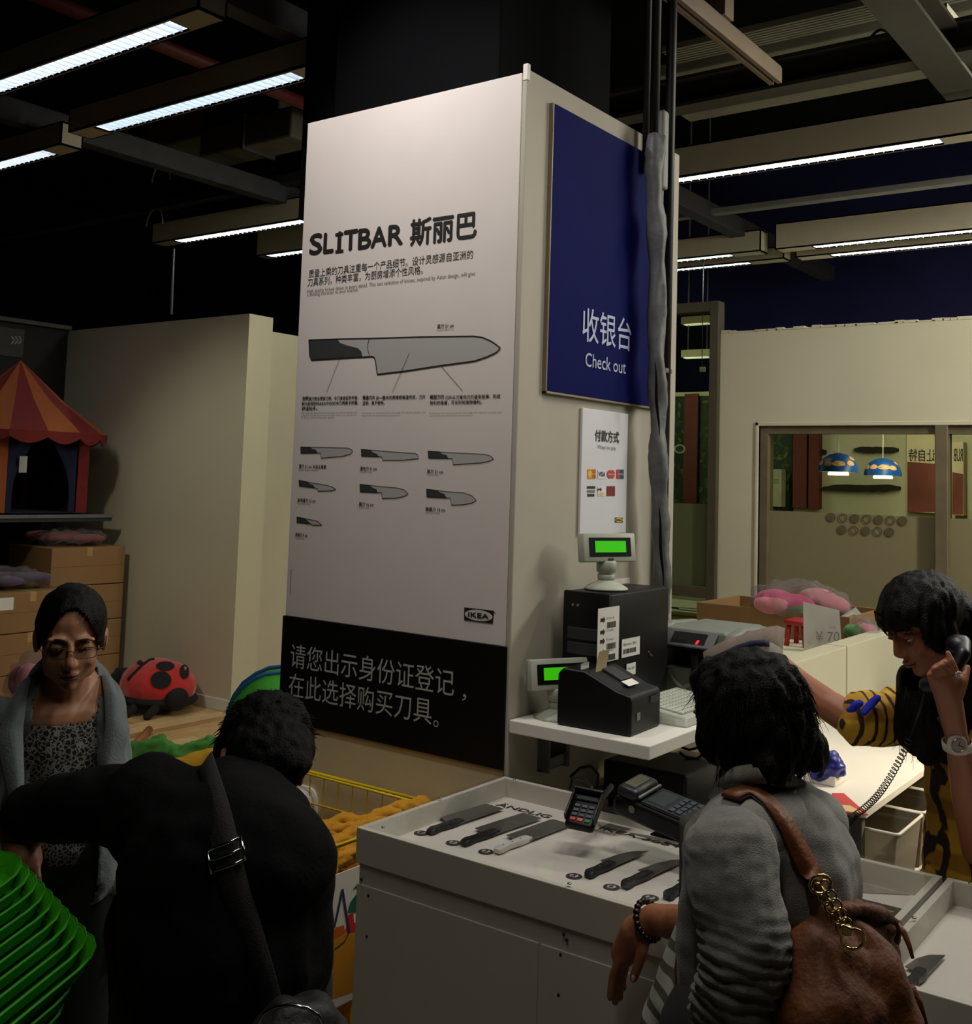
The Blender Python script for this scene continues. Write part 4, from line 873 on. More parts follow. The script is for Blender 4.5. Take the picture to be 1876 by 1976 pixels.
MB().bbox((0, 0, 0), (.22, .092, .012), .004, T_).build('control_panel', M_STEEL, s, 'auto'); MB().box((.04, .014, .012), (.185, .076, .0135), T_).build('screen', M_BPL, s)
text(s, '1', T_ @ V((.15, .016, .0138)), T_.to_3x3() @ V((1, 0, 0)), .006, T_.to_3x3() @ V((.15, 1, 0)), .02, mat('red_led', (200, 20, 30), emit=(255, 20, 40), es=2, var=0), .1)
for k in range(2):
    y = 1.80+k*.12; pts = [V((3.93, y+.06*math.cos(t), ZS+.085-.05*math.sin(t)+.03*(abs(math.cos(t))))) for t in [math.pi*i/14 for i in range(15)]]
    MB().tube(pts, .009, 8).build('tray_fork', M_NC, s, True)
MB().bbox((3.92, 1.85, ZS+.06), (3.945, 1.885, ZS+.2), .01).bbox((3.92, 1.76, ZS+.09), (3.945, 1.79, ZS+.2), .01).build('stacker_paddle', M_NCD, s)
for o in [o for o in s.children]:
    o.matrix_parent_inverse = Matrix.Translation(V((-.10, -.05, 0))) @ Matrix.Translation((4.0, 1.84, ZS)) @ Matrix.Diagonal((.9, .95, .83, 1)) @ Matrix.Translation((-4.0, -1.84, -ZS)) 
    o.matrix_parent_inverse = Matrix.Translation(-V(s.location)) @ o.matrix_parent_inverse
# cables by the tower corner
for k in range(3):
    pts = [PD(1250+k*2, 1257+k*4, 3.9), PD(1262+k*3, 1255+k*6, 4.0), PD(1275+k*2, 1268+k*5, 4.05), PD(1284, 1290+k*4, 4.1), PD(1280, 1320, 4.12)]
    tag(MB().tube(pts, .005, 6).build('cable', M_BEIGE if k == 0 else M_DSTEEL, None, True), ('pale cable loop', 'dark cable loop just below the pale one', 'lowest dark cable loop')[k]+' between the computer tower and the banknote counter', 'cable')
# brochures / folded newspapers in front of the banknote machine
s = empty('newspaper', tuple(PD(1430, 1260, 3.35)), 'folded newspaper with a curved dark blue band held above the short black hair', 'newspaper')
def sheet(px_pts_top, px_pts_bot, D, name, m, th=.0006):
    vs_ = []; 
    for (a, b, d) in zip(px_pts_top, px_pts_bot, D): vs_ += [PD(*a, d), PD(*b, d)]
    n = len(px_pts_top); mb = MB(); mb.add(vs_, [(2*i, 2*i+1, 2*i+3, 2*i+2) for i in range(n-1)]); o = mb.build(name, m, s, True); so = o.modifiers.new('s', 'SOLIDIFY'); so.thickness = th; return o
sheet([(1357, 1258), (1385, 1242), (1415, 1230), (1445, 1220), (1475, 1211), (1500, 1207), (1515, 1212)], [(1362, 1310), (1390, 1300), (1418, 1296), (1450, 1292), (1480, 1290), (1500, 1290), (1508, 1280)], [3.42, 3.40, 3.39, 3.39, 3.4, 3.42, 3.45], 'page', mat('newsprint', (128, 114, 104), .9, var=.25, vs_=14))
sheet([(1370, 1270), (1400, 1256), (1425, 1244), (1450, 1236), (1475, 1234), (1495, 1243), (1511, 1253)], [(1374, 1330), (1402, 1316), (1428, 1308), (1452, 1300), (1476, 1296), (1496, 1300), (1510, 1305)], [3.33, 3.31, 3.30, 3.30, 3.31, 3.33, 3.35], 'page', mat('newsprint_pale', (136, 128, 120), .9, var=.12, vs_=10))
sheet([(1369, 1269), (1400, 1255), (1425, 1243.5), (1450, 1236), (1475, 1234), (1485, 1238)], [(1371, 1287), (1402, 1271), (1427, 1258), (1452, 1250), (1476, 1247), (1485, 1249)], [3.327, 3.307, 3.297, 3.297, 3.307, 3.317], 'blue_band', mat('news_blue', (28, 30, 58), .8, var=.2, vs_=30))
# hanging scanner cradle on tower below shelf
a = PY(1040, 1445, TY-.03); b = PY(1082, 1510, TY-.03)
s = empty('wall_socket_box', ((a.x+b.x)/2, TY-.02, b.z), 'dark wall mounted device in a grey bracket under the shelf', 'device')
zb = .86
MB().bbox((3.21, TY-.045, zb), (3.225, TY-.001, 1.0), .003).bbox((3.335, TY-.045, zb), (3.35, TY-.001, 1.0), .003).bbox((3.21, TY-.02, zb), (3.35, TY-.001, zb+.012), .003).build('bracket', M_STEEL, s)
MB().bbox((3.228, TY-.04, zb+.05), (3.332, TY-.004, .995), .006).build('device_body', M_BPL, s); MB().bbox((3.235, TY-.036, zb+.012), (3.325, TY-.01, zb+.046), .003).build('pale_cap', M_NC, s)
# clutter box and equipment under the shelf
s = empty('under_shelf_unit', (3.75, 1.85, 0), 'dark cabinet with cables under the shelf beside the tower', 'cabinet')
MB().bbox((3.42, 1.64, 0), (3.92, 2.09, .70), .006).build('body', mat('dark_brown_unit', (40, 32, 26), .6), s); MB().bbox((3.40, 1.62, .70), (3.93, 2.095, .73), .004).build('top', mat('dark_brown_unit', (40, 32, 26)), s)
tag(MB().bbox((3.45, 1.66, .7305), (3.72, 1.98, .88), .01).build('black_box', M_BPL, None), 'black equipment box under the shelf behind the card terminal', 'box')
tag(MB().bbox((3.76, 1.66, .7305), (3.9, 1.9, .85), .01).build('router', mat('router_grey', (120, 116, 104), .6), None), 'small grey box among cables under the right end of the shelf', 'box')
for k, (pts) in enumerate((((1312, 1452), (1325, 1462), (1345, 1464), (1362, 1452)), ((1310, 1440), (1330, 1447), (1350, 1442), (1364, 1436)), ((1100, 1500), (1120, 1482), (1140, 1478), (1155, 1495), (1152, 1520)))):
    dd = 3.9 if k < 2 else 3.75
    P = [PD(x, y, dd) for x, y in pts]; PPs = []
    for i in range(len(P)-1): PPs += [P[i].lerp(P[i+1], t/4) for t in range(4)]
    tag(MB().tube(PPs+[P[-1]], .005, 6).build('cable', M_BPL, None, True), ('black cable drooping under the right end of the shelf, the lower one', 'black cable drooping under the right end of the shelf, the upper one', 'thin black cable loop under the shelf behind the pin pad')[k], 'cable')
# pin pad (held on a bent cord stalk) and card terminal on stand
def keys(par, T_, nx, ny, x0, y0, dx, dy, sz, m, z, special=None):
    for j in range(ny):
        for i in range(nx):
            mm = m if not special or (i, j) not in special else special[(i, j)]
            MB().bbox((x0+i*dx, y0+j*dy, z), (x0+i*dx+sz[0], y0+j*dy+sz[1], z+.004), .0015, T_).build('key', mm, par)
KR, KG, KY, KD, KO = mat('key_red', (190, 40, 36), .5, var=0), mat('key_green', (30, 110, 80), .5, var=0), mat('key_yellow', (200, 180, 40), .5, var=0), mat('key_dark', (58, 64, 74), .5, var=0), mat('key_orange', (200, 90, 60), .5, var=0)
c = PD(1127, 1562, 3.02)
s = empty('pin_pad', tuple(c), 'small black pin pad with red, orange and green keys held over the counter', 'pin pad')
# axes: key face normal up and towards the camera-left
xa = V((.25, -.95, -.05)).normalized(); ya = V((.80, .22, .50)).normalized()
T_ = frame(c, xa, ya) @ Matrix.Scale(.92, 4)
MB().bbox((-.045, -.062, -.03), (.045, .062, .0), .012, T_, 3).build('casing', M_BPL, s, 'auto')
MB().bbox((-.036, .03, -.002), (.036, .052, .006), .003, T_).build('screen_hood', M_BPL, s); MB().box((-.03, .032, .0062), (.03, .048, .0068), T_).build('screen', mat('lcd_dark', (34, 40, 46), .3), s)
MB().bbox((-.047, -.05, -.002), (-.040, .058, .022), .003, T_).bbox((.040, -.05, -.002), (.047, .058, .022), .003, T_).bbox((-.047, .054, -.004), (.047, .064, .026), .003, T_).build('privacy_shield', M_BPL, s, 'auto')
keys(s, T_, 3, 4, -.031, -.048, .0225, .0175, (.017, .011), KD, 0, {(0, 0): KR, (1, 0): KO, (2, 0): KG})
pts = [T_ @ V((.0, .065, .0)), T_ @ V((.0, .085, .004)), PD(1142, 1518, 3.15), PD(1128, 1505, 3.25), PD(1105, 1500, 3.4), PD(1100, 1520, 3.55)]
MB().tube(pts, .004, 8).build('cord', M_BPL, s, True)
p0 = T_ @ V((0, .03, -.03)); MB().tube([p0, p0+V((.06, .01, -.01)), (2.90, p0.y+.03, .96), (2.90, p0.y+.03, .90)], .009, 10).bbox((2.85, p0.y-.03, .899), (2.95, p0.y+.09, .905), .002).build('stand_arm', M_BPL, s, True)
c = PD(1283, 1545, 2.98)
s = empty('card_terminal', tuple(c), 'large black card terminal with grey keypad leaning on a stand behind the counter', 'card terminal')
# long axis runs from paper end (upper left) to keypad end (lower right)
ya = (PD(1222, 1500, 3.12)-PD(1330, 1590, 2.86)).normalized(); xx = (PD(1345, 1540, 2.99)-PD(1280, 1580, 2.88)).normalized()
T_ = frame(c, xx, ya) @ Matrix.Scale(1.2, 4)
MB().bbox((-.05, -.115, -.055), (.05, .11, -.005), .012, T_, 3).build('casing', M_BPL, s, 'auto')
MB().bbox((-.047, .045, -.01), (.047, .105, .02), .014, T_, 3).build('paper_cover', mat('terminal_grey', (34, 34, 36), .35), s, 'auto')
MB().bbox((-.03, .062, .019), (.03, .092, .0215), .001, T_).build('window', mat('terminal_window', (90, 84, 70), .3), s)
MB().bbox((-.042, .038, .004), (.042, .044, .010), .001, T_).build('tear_bar', M_NC, s)
MB().bbox((-.043, -.108, -.006), (.043, .036, .003), .003, T_).build('face_plate', mat('terminal_blue', (26, 32, 38), .35), s); MB().box((-.03, -.02, .0031), (.032, .026, .0036), T_).build('screen', mat('lcd_dim', (44, 50, 50), .25), s)
keys(s, T_, 4, 4, -.036, -.102, .0185, .0185, (.015, .012), KD, .002, {(3, 0): KY, (2, 0): KO})
MB().lathe([(.010, 0), (.0105, .0015), (.008, .002)], frame(T_ @ V((-.0505, .055, -.022)), T_.to_3x3() @ V((0, 1, 0)), T_.to_3x3() @ V((0, 0, -1))), 16).build('round_badge', M_NC, s)
b0 = T_ @ V((0, -.02, -.05)); MB().tube([b0, (b0.x+.02, b0.y, .95), (b0.x+.02, b0.y, .905)], .014, 10).bbox((b0.x-.03, b0.y-.05, .8995), (b0.x+.05, b0.y+.05, .905), .002).build('stand', M_BPL, s, True)
s = empty('plastic_bag', tuple(PD(1270, 1605, 2.85)), 'crumpled clear plastic wrap under the card terminal', 'plastic wrap')
vs_ = []; n = 9; rr = random.Random(5); A, B = PZ(1215, 1585, .905), PZ(1312, 1622, .905); A2, B2 = A+V((.07, .0, 0)), B+V((.08, 0, 0)); mb = MB()
for i in range(n):
    for j in range(5): p = A.lerp(B, i/(n-1)).lerp(A2.lerp(B2, i/(n-1)), j/4); vs_.append(p+V((0, 0, rr.uniform(.0, .03)*(1 if 0 < j < 4 else .2))))
mb.add(vs_, [(i*5+j, i*5+j+1, (i+1)*5+j+1, (i+1)*5+j) for i in range(n-1) for j in range(4)]); mb.build('film', glassy('clear_film', (230, 230, 230), rough=.2, frost=((190, 190, 190), .25)), s, True)

# ============================================================ LIT DESK, BINS, DIVIDER
ZD = .745
s = empty('packing_desk', (5.0, 1.5, 0), 'white packing desk lit by a warm spot with clear bins under its edge', 'desk')
MB().bbox((3.95, 1.215, ZD-.028), (6.1, 1.828, ZD), .003).build('desk_top', M_WHITE, s)
for x in (4.0, 6.04):
    for y in (1.26, 1.78): MB().bbox((x-.02, y-.02, 0), (x+.02, y+.02, ZD-.03), .003).build('leg', M_STEEL, s)
s = empty('divider_panel', (5.3, 1.88, 0), 'thick white divider wall along the back of the packing desk', 'partition')
MB().bbox((4.48, 1.83, 0), (5.62, 1.94, 1.065), .004).build('panel', M_WALL, s)
MB().bbox((5.635, 1.83, 0), (7.2, 1.94, 1.065), .004).build('panel', M_WALL, s)
MB().box((5.617, 1.85, .9), (5.638, 1.93, 1.055)).build('gap_strip', mat('gap_dark', (34, 24, 16), .8), s)
s = empty('cross_counter', (5.9, 2.5, 0), 'white counter block behind the divider carrying plush packets', 'counter')
MB().bbox((5.5, 1.95, 0), (7.0, 3.1, .97), .006).build('body', M_WALL, s)
# bins: clear tubs hung in frame below the desk
M_BIN = glassy('bin_plastic', (200, 196, 184), rough=.12, frost=((186, 178, 162), .5)); M_BINR = mat('bin_rim', (205, 200, 186), .35, var=0, spec=.6)
def bin_(x0, x1, y0, y1, z0, z1, label):
    s = empty('clear_bin', ((x0+x1)/2, (y0+y1)/2, z0), label, 'storage bin', 'clear plastic bins under the packing desk')
    t = .02; mb = MB(); P = [(x0+t, y0+t, z0), (x1-t, y0+t, z0), (x1-t, y1-t, z0), (x0+t, y1-t, z0), (x0, y0, z1), (x1, y0, z1), (x1, y1, z1), (x0, y1, z1)]
    mb.add(P, [(0, 3, 2, 1), (0, 1, 5, 4), (1, 2, 6, 5), (2, 3, 7, 6), (3, 0, 4, 7)]); o = mb.build('tub', M_BIN, s); so = o.modifiers.new('s', 'SOLIDIFY'); so.thickness = .002
    r = .012; ring = []
    for cx, cy, a0 in ((x1-r, y1-r, 0), (x0+r, y1-r, 90), (x0+r, y0+r, 180), (x1-r, y0+r, 270)):
        for k in range(4): q = R(a0+k*30); ring.append((cx+r*1.4*math.cos(q), cy+r*1.4*math.sin(q), z1))
    MB().tube(ring, .006, 8, closed=True).build('rim', M_BINR, s, True)
    rr = random.Random(int(x0*100+z0*10)); mb = MB()
    for k in range(3):
        p = V((rr.uniform(x0+.05, x1-.09), y0+.03+.05*k, z0+.02)); mb.bbox(p, p+V((.05, .03, rr.uniform(.05, .12))), .008)
    mb.build('contents', mat('bin_contents_%d' % (int(x0*10) % 3), ((196, 140, 30), (150, 140, 120), (120, 96, 80))[int(x0*10) % 3], .7), s)
k = 0
names = [['top row bin nearest the coil cord', 'middle bin of the top row under the desk', 'third top row bin under the desk, next to the yellow shirt', 'top row bin behind the yellow shirt'],
         ['lower row bin nearest the coil cord', 'middle bin of the lower row under the desk', 'third lower row bin under the desk, next to the yellow shirt', 'lower row bin behind the yellow shirt']]
for r_ in range(2):
    for c_i in range(4):
        x0 = 4.02+c_i*.335; y0 = 1.13 if r_ == 0 else 1.05
        bin_(x0, x0+.31, y0, y0+.42, .46-.24*r_, .665-.24*r_, names[r_][c_i])
    MB().bbox((3.99, 1.15, .445-.24*r_), (5.4, 1.5, .458-.24*r_), .002).build('bin_rack_shelf', M_WHITE, bpy.data.objects['packing_desk'])
# things on the desk
p = PZ(1655, 1570, ZD+.02); q = PZ(1610, 1520, ZD+.01)
s = empty('red_leaflet', tuple(PZ(1640, 1555, ZD)), 'red and cream leaflet sticking out over the near corner of the desk', 'leaflet')
P = [PZ(x, y, ZD+.006) for x, y in ((1605, 1530), (1628, 1530), (1676, 1572), (1620, 1566))]
MB().prism(P, (0, 0, 1), .003).build('sheet', mat('leaflet_red', (190, 60, 58), .6, var=.1), s)
P = [PZ(x, y, ZD+.0075) for x, y in ((1612, 1552), (1640, 1554), (1668, 1569), (1622, 1564))]; MB().prism(P, (0, 0, 1), .001).build('pale_band', mat('leaflet_cream', (210, 180, 130), .6), s)
c = PZ(1606, 1478, ZD+.06)
s = empty('blue_bundle', tuple(c), 'crumpled dark blue plastic bundle on the desk behind the grey cardigan', 'bundle')
fuse('bundle_body', [('e', c+V((rr.uniform(-.04, .04), rr.uniform(-.04, .04), rr.uniform(-.03, .03))), (.045, .045, .045)) for k in range(6)], mat('blue_plastic', (28, 30, 120), .35), s, .006, 2, lambda co, n: noise.noise(co*40)*.012)
c = PZ(1592, 1508, ZD); tag(MB().bbox(c+V((-.06, -.06, 0)), c+V((.08, .06, .06)), .006).build('white_carton', M_WHITE, None), 'small white carton under the blue bundle on the desk', 'carton')
# price paper, cardboard box, plush packets, red stool on cross counter
ZK = .97
a, b = PD(1550, 1262, 5.95), PD(1627, 1262, 5.95)
s = empty('price_paper', tuple((a+b)/2), 'white paper price card with a handwritten 70 yuan on the counter behind the divider', 'price card')
P = [PD(x, y, 5.95) for x, y in ((1552, 1268), (1626, 1268), (1620, 1178), (1550, 1161))]
MB().prism(P, fw*-1, .004).build('sheet', mat('card_paper', (176, 172, 164), .8), s)
text(s, '¥ 70', PD(1574, 1238, 5.93), rt, .13, up, .055, M_INKG, 0)
text(s, 'only', PD(1600, 1214, 5.93), rt, .04, up, .02, M_INKG, 0)
s = empty('open_carton', (6.9, 2.85, ZK), 'open brown cardboard box full of plush packets in front of the window', 'carton')
M_CARD = mat('cardboard', (138, 104, 64), .85, var=.06, vs_=3)
cA = PZ(1500, 1235, ZK)
MB().bbox((6.35, 2.05, ZK), (6.37, 3.0, 1.13), .002).bbox((6.97, 2.05, ZK), (6.99, 3.0, 1.13), .002).bbox((6.37, 2.05, ZK), (6.97, 2.07, 1.13), .002).bbox((6.37, 2.98, ZK), (6.97, 3.0, 1.13), .002).bbox((6.37, 2.07, ZK), (6.97, 2.98, .985), .002).build('box', M_CARD, s)
def packet(name, c, r, cols, label, seed, cat='packet', grp=None):
    s = empty(name, tuple(c-V((0, 0, r[2]))), label, cat, grp); rr = random.Random(seed)
    for k, (nm, rgb) in enumerate(cols):
        q = [('e', c+V((rr.uniform(-.6, .6)*r[0], rr.uniform(-.6, .6)*r[1], rr.uniform(-.3, .3)*r[2])), (r[0]*.5, r[1]*.45, r[2]*.55)) for _ in range(3)]
        fuse('plush', q, mat(nm, rgb, .9, sheen=.3), s, .014, 2)
    fuse('clear_wrap', [('e', c, (r[0]*1.08, r[1]*1.08, r[2]*1.1))], glassy('wrap_film', (235, 235, 235), rough=.12, frost=((200, 190, 190), .16)), s, .02, 1, lambda co, n: noise.noise(co*9)*.05+noise.noise(co*25)*.02)
PKC = [('plush_pink', (196, 60, 110)), ('plush_rose', (200, 120, 130)), ('plush_green', (60, 110, 50))]
packet('plush_packet', V((6.55, 2.42, 1.16)), (.24, .27, .12), PKC, 'pink and rose plush in clear wrap beside the price card', 1, grp='plush packets behind the divider')
cq = PD(1672, 1212, 6.25); packet('plush_packet', V((cq.x, cq.y, 1.05)), (.17, .12, .07), [('plush_green', 0), ('plush_rose', 0)], 'green and rose plush packet low behind the divider near the fringe of the phone user', 2, grp='plush packets behind the divider')
p = PX(1640, 1190, 6.36); tag(MB().prism([PD(1622, 1190, 6.4), PD(1652, 1172, 6.4), PD(1662, 1184, 6.42), PD(1630, 1202, 6.4)], -fw, .004).build('label_card', M_PAPER, None), 'white label lying on the pink wrapped plush', 'label')
c = PD(1537, 1245, 6.2)
s = empty('red_stool', (c.x, c.y, ZK), 'small red plastic stool end showing left of the price card', 'stool')
MB().bbox((c.x-.08, c.y-.09, 1.085), (c.x+.1, c.y+.05, 1.115), .012).build('seat', mat('red_plastic', (170, 36, 40), .45), s, 'auto')
for a, b in ((-.06, -.07), (.08, -.07), (-.06, .03), (.08, .03)): MB().tube([(c.x+a*1.1, c.y+b*1.1, ZK), (c.x+a*.8, c.y+b*.8, 1.09)], [.016, .014], 8).build('leg', mat('red_plastic', (170, 36, 40)), s, True)
# hanging lamps with clouds behind the window glass
M_DOME = mat('dome_blue', (24, 84, 170), .35, var=.02); M_CLOUD = mat('cloud_peach', (236, 178, 130), .5, var=0)
def dome(px_, py_, D, rpx, label, seed):
    c = PD(px_, py_, D); r = rpx*D/F_PX
    s = empty('pendant_lamp', tuple(c), label, 'pendant lamp', 'blue cloud pendant lamps'); T_ = Matrix.Translation(c)
    prof = [(r, 0), (r*.985, r*.2), (r*.9, r*.45), (r*.72, r*.7), (r*.45, r*.88), (r*.16, r*.96), (.012, r*.98)]
    sh = MB().lathe(prof, T_, 40, cap=False).build('shade', M_DOME, s, True)
    MB().lathe([(r*.97, .002), (r*.86, r*.42), (r*.5, r*.8), (.01, r*.9)], T_, 32, cap=False).build('shade_lining', mat('shade_white', (230, 226, 214), .6, var=0), s, True)
    MB().lathe([(r*.50, -r*.16), (r*.52, -r*.08), (r*.45, r*.05)], T_, 28).build('bulb', mat('lamp_glow', (255, 250, 235), emit=(255, 240, 215), es=5, var=0), s, True)
    MB().tube([c+V((0, 0, r*.97)), V((c.x, c.y, 3.0))], .004, 6).build('cord', M_WHITE, s)
    rr = random.Random(seed)
    base = math.atan2(-c.y, -c.x)
    for k, da in enumerate((-1.15, -.62, .02, .7, 1.2, 2.0, 2.7, -2.2, -2.9)):
        a = base+da+rr.uniform(-.08, .08); el = rr.uniform(.36, .46) if k != 4 else .75; pts = []
        for i in range(24):
            t = 2*math.pi*i/24; w_ = .30 if k == 2 else .2; bump_ = 1+.14*abs(math.sin(2.5*t)); da_ = w_*math.cos(t)*bump_; de = .10*math.sin(t)*bump_*(1 if math.sin(t) > 0 else .6)
            A_, E_ = a+da_/max(.4, math.cos(el)), el+de*1.7; q = V((math.cos(E_)*math.cos(A_)*r*1.012, math.cos(E_)*math.sin(A_)*r*1.012, math.sin(E_)*r*1.0)); pts.append(c+q)
        ctr = c+V((math.cos(el)*math.cos(a), math.cos(el)*math.sin(a), math.sin(el)))*r*1.02
        mb = MB(); mb.add(pts+[ctr], [(i, (i+1) % 24, 24) for i in range(24)]); mb.build('cloud_print', M_CLOUD, s)
dome(1618, 911, 9.6, 38, 'blue dome pendant lamp with peach clouds, the larger left one', 1)
dome(1704, 918, 10.0, 35, 'blue dome pendant lamp with peach clouds, the right one', 5)

# ============================================================ LEFT BACKGROUND
# plush beetle on the floor by the wall
c = V((5.48, 7.14, .155))
s = empty('ladybug_plush', (c.x, c.y, 0), 'large red ladybird floor cushion with black spots and white ringed eye', 'cushion')
LR, LB = mat('plush_red', (186, 30, 26), .9, sheen=.4), mat('plush_black', (14, 13, 13), .9)
# body long axis along y (picture left-right); head toward +y end
fuse('red_shell', [('e', c+V((0, -.03, .03)), (.27, .33, .20))], LR, s, .012, 3, None, lambda co: co.z < .085)
fuse('black_belly', [('e', c+V((.0, -.03, -.06)), (.285, .35, .075)), ('e', c+V((-.05, -.33, -.03)), (.1, .07, .09))], LB, s, .012, 2)
fuse('head', [('e', c+V((-.10, .235, 0)), (.16, .135, .14))], LB, s, .01, 2)
for a, b in ((-.24, .1), (-.25, -.1), (-.20, -.27)): fuse('foot', [('c', c+V((a, b, -.09)), c+V((a-.08, b-.02, -.13)), .035, .03)], LB, s, .01, 1)
def on_shell(az, el, rad, m, name, lift=1.02, n=22, inner=0):
    C0 = c+V((0, -.03, .03)); pts = []; pin = []
    d0 = V((math.cos(el)*math.cos(az), math.cos(el)*math.sin(az), math.sin(el))); a1 = d0.orthogonal().normalized(); a2 = d0.cross(a1)
    def pr(v): v = v.normalized(); k = 1/math.sqrt((v.x/.27)**2+(v.y/.33)**2+(v.z/.20)**2); return C0+v*k*lift
    for k in range(n): t = 2*math.pi*k/n; pts.append(pr(d0+(a1*math.cos(t)+a2*math.sin(t))*rad)); pin.append(pr(d0+(a1*math.cos(t)+a2*math.sin(t))*rad*.5))
    mb = MB(); mb.add(pts+pin+[pr(d0)], [(i, (i+1) % n, (i+1) % n+n, i+n) for i in range(n)]+[(i+n, (i+1) % n+n, 2*n) for i in range(n)]); return mb.build(name, m, s, True)
def ell_hit(px_, py_, c0, r):
    d = ray(px_, py_); D_ = V((d.x/r[0], d.y/r[1], d.z/r[2])); o_ = O-c0; o_ = V((o_.x/r[0], o_.y/r[1], o_.z/r[2]))
    A_, B_, C_ = D_.dot(D_), 2*D_.dot(o_), o_.dot(o_)-1; q = B_*B_-4*A_*C_
    return O+d*((-B_-math.sqrt(max(q, 0)))/(2*A_))
C0 = c+V((0, -.03, .03)); SR = (.27, .33, .20)
for px_, py_, rx_, ry_ in ((311, 1312, 20, 17), (319, 1285, 18, 9), (356, 1296, 9, 14), (270, 1278, 6, 4), (228, 1298, 8, 10)):
    pts = [ell_hit(px_+rx_*math.cos(t), py_+ry_*math.sin(t), C0, [k*1.012 for k in SR]) for t in [2*math.pi*i/22 for i in range(22)]]
    mb = MB(); mb.add(pts+[ell_hit(px_, py_, C0, [k*1.02 for k in SR])], [(i, (i+1) % 22, 22) for i in range(22)]); mb.build('spot', LB, s, True)
for az, el, rd in ((R(40), .6, .25), (R(80), .5, .22)): on_shell(az, el, rd, LB, 'spot')
pts = [ell_hit(x, y, C0, [k*1.01 for k in SR]) for x, y in ((298, 1272), (288, 1274), (277, 1282), (268, 1290), (260, 1298), (252, 1306), (247, 1312))]
MB().tube(pts, .013, 6).build('seam_stripe', LB, s, True)
HC_ = c+V((-.10, .235, -.0)); HR_ = (.16, .135, .14)
for dx, dy, r__ in ((249, 1325, 6), (243, 1329, 3.4)):
    pts = [ell_hit(dx+r__*math.cos(t), dy+r__*math.sin(t), HC_, [k*1.03 for k in HR_]) for t in [2*math.pi*k/16 for k in range(16)]]
    MB().tube(pts, .005, 6, closed=True).build('eye_ring', mat('plush_white', (214, 206, 196), .9), s, True)
# circus tent on rack shelf
tb = V((5.28, 8.5, 1.47)); hw = .50
s = empty('circus_tent', tuple(tb), 'red and orange striped circus play tent on the rack shelf', 'play tent')
TR, TO = mat('tent_red', (104, 16, 14), .85), mat('tent_orange', (140, 70, 22), .85)
yc = 8.52; xc = 5.0; rad = .72; zt0 = 2.12; zap = 2.72
def rim(k, n=16, r=rad, z=zt0): t = 2*math.pi*k/n+R(11); return V((xc+r*math.cos(t), yc+r*math.sin(t), z))
for k in range(16):
    a, b = rim(k), rim(k+1); ap = V((xc, yc, zap)); am, bm_ = a.lerp(ap, .5)-V((0, 0, .035)), b.lerp(ap, .5)-V((0, 0, .035))
    mb = MB(); mb.add([a, b, bm_, am, ap], [(0, 1, 2, 3), (3, 2, 4)]); mb.build('roof_stripe', TO if k % 2 else TR, s, True)
    vs_ = []; mb = MB()
    for i in range(7): t = i/6; p = a.lerp(b, t); vs_ += [p, p-V((0, 0, .05+.05*math.sin(math.pi*t)))]
    mb.add(vs_, [(2*i, 2*i+1, 2*i+3, 2*i+2) for i in range(6)]); mb.build('valance', TR, s, True)
P4 = [V((xc-.42, yc+.42, 0)), V((xc-.42, yc-.42, 0)), V((xc+.42, yc-.42, 0)), V((xc+.42, yc+.42, 0))]
for i in range(4):
    a, b = P4[i], P4[(i+1) % 4]; n_ = 1 if i else 1
    if i == 0:
        MB().box((a.x-.004, b.y, tb.z), (a.x, b.y+.12, zt0)).build('wall_panel', TO, s); MB().box((a.x-.004, a.y-.35, tb.z), (a.x, a.y, zt0)).build('wall_panel', TR, s)
    elif i == 1:
        MB().box((a.x, a.y-.004, tb.z), (a.x+.13, a.y, zt0)).build('wall_panel', TO, s); MB().box((b.x-.1, a.y-.004, tb.z), (b.x, a.y, zt0)).build('wall_panel', TR, s)
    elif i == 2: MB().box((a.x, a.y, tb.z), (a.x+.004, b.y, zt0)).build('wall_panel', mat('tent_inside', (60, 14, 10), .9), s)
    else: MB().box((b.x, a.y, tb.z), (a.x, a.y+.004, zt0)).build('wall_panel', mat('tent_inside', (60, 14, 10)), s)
CU = mat('curtain_navy', (16, 20, 52), .9)
for sg in (-1, 1):
    vs_ = []; mb = MB(); x_out = xc+sg*.30
    for i in range(9):
        t = i/8; z = zt0-(zt0-tb.z)*t; inner = xc+sg*(.02+.23*math.sin(min(1, t*1.3)*math.pi/2)); 
        for j in range(6): q = j/5; x = x_out+(inner-x_out)*q; vs_.append((x, yc-.43+.012*math.sin(q*14), z))
    mb.add(vs_, [(i*6+j, i*6+j+1, (i+1)*6+j+1, (i+1)*6+j) for i in range(8) for j in range(5)]); mb.build('curtain', CU, s, True)
for sg in (-1,):
    vs_ = []; mb = MB()
    for i in range(9):
        t = i/8; z = zt0-(zt0-tb.z)*t
        for j in range(5): q = j/4; y = yc-.30+.3*q*(1-t*.6); vs_.append((xc-.43+.01*math.sin(q*12), y, z))
    mb.add(vs_, [(i*5+j, i*5+j+1, (i+1)*5+j+1, (i+1)*5+j) for i in range(8) for j in range(4)]); mb.build('curtain', CU, s, True)
MB().box((xc-.42, yc-.42, tb.z-.003), (xc+.42, yc+.42, tb.z+.004)).build('groundsheet', CU, s)
a = PD(43, 895, 8.55); MB().prism([PD(38, 880, 8.6), PD(53, 880, 8.6), PD(51, 912, 8.6), PD(36, 912, 8.6)], -fw, .002).build('price_tag', M_PAPER, s)
s = empty('rack_shelf', (4.6, 8.55, 1.42), 'dark rack shelf with a pale lip under the play tent', 'shelf')
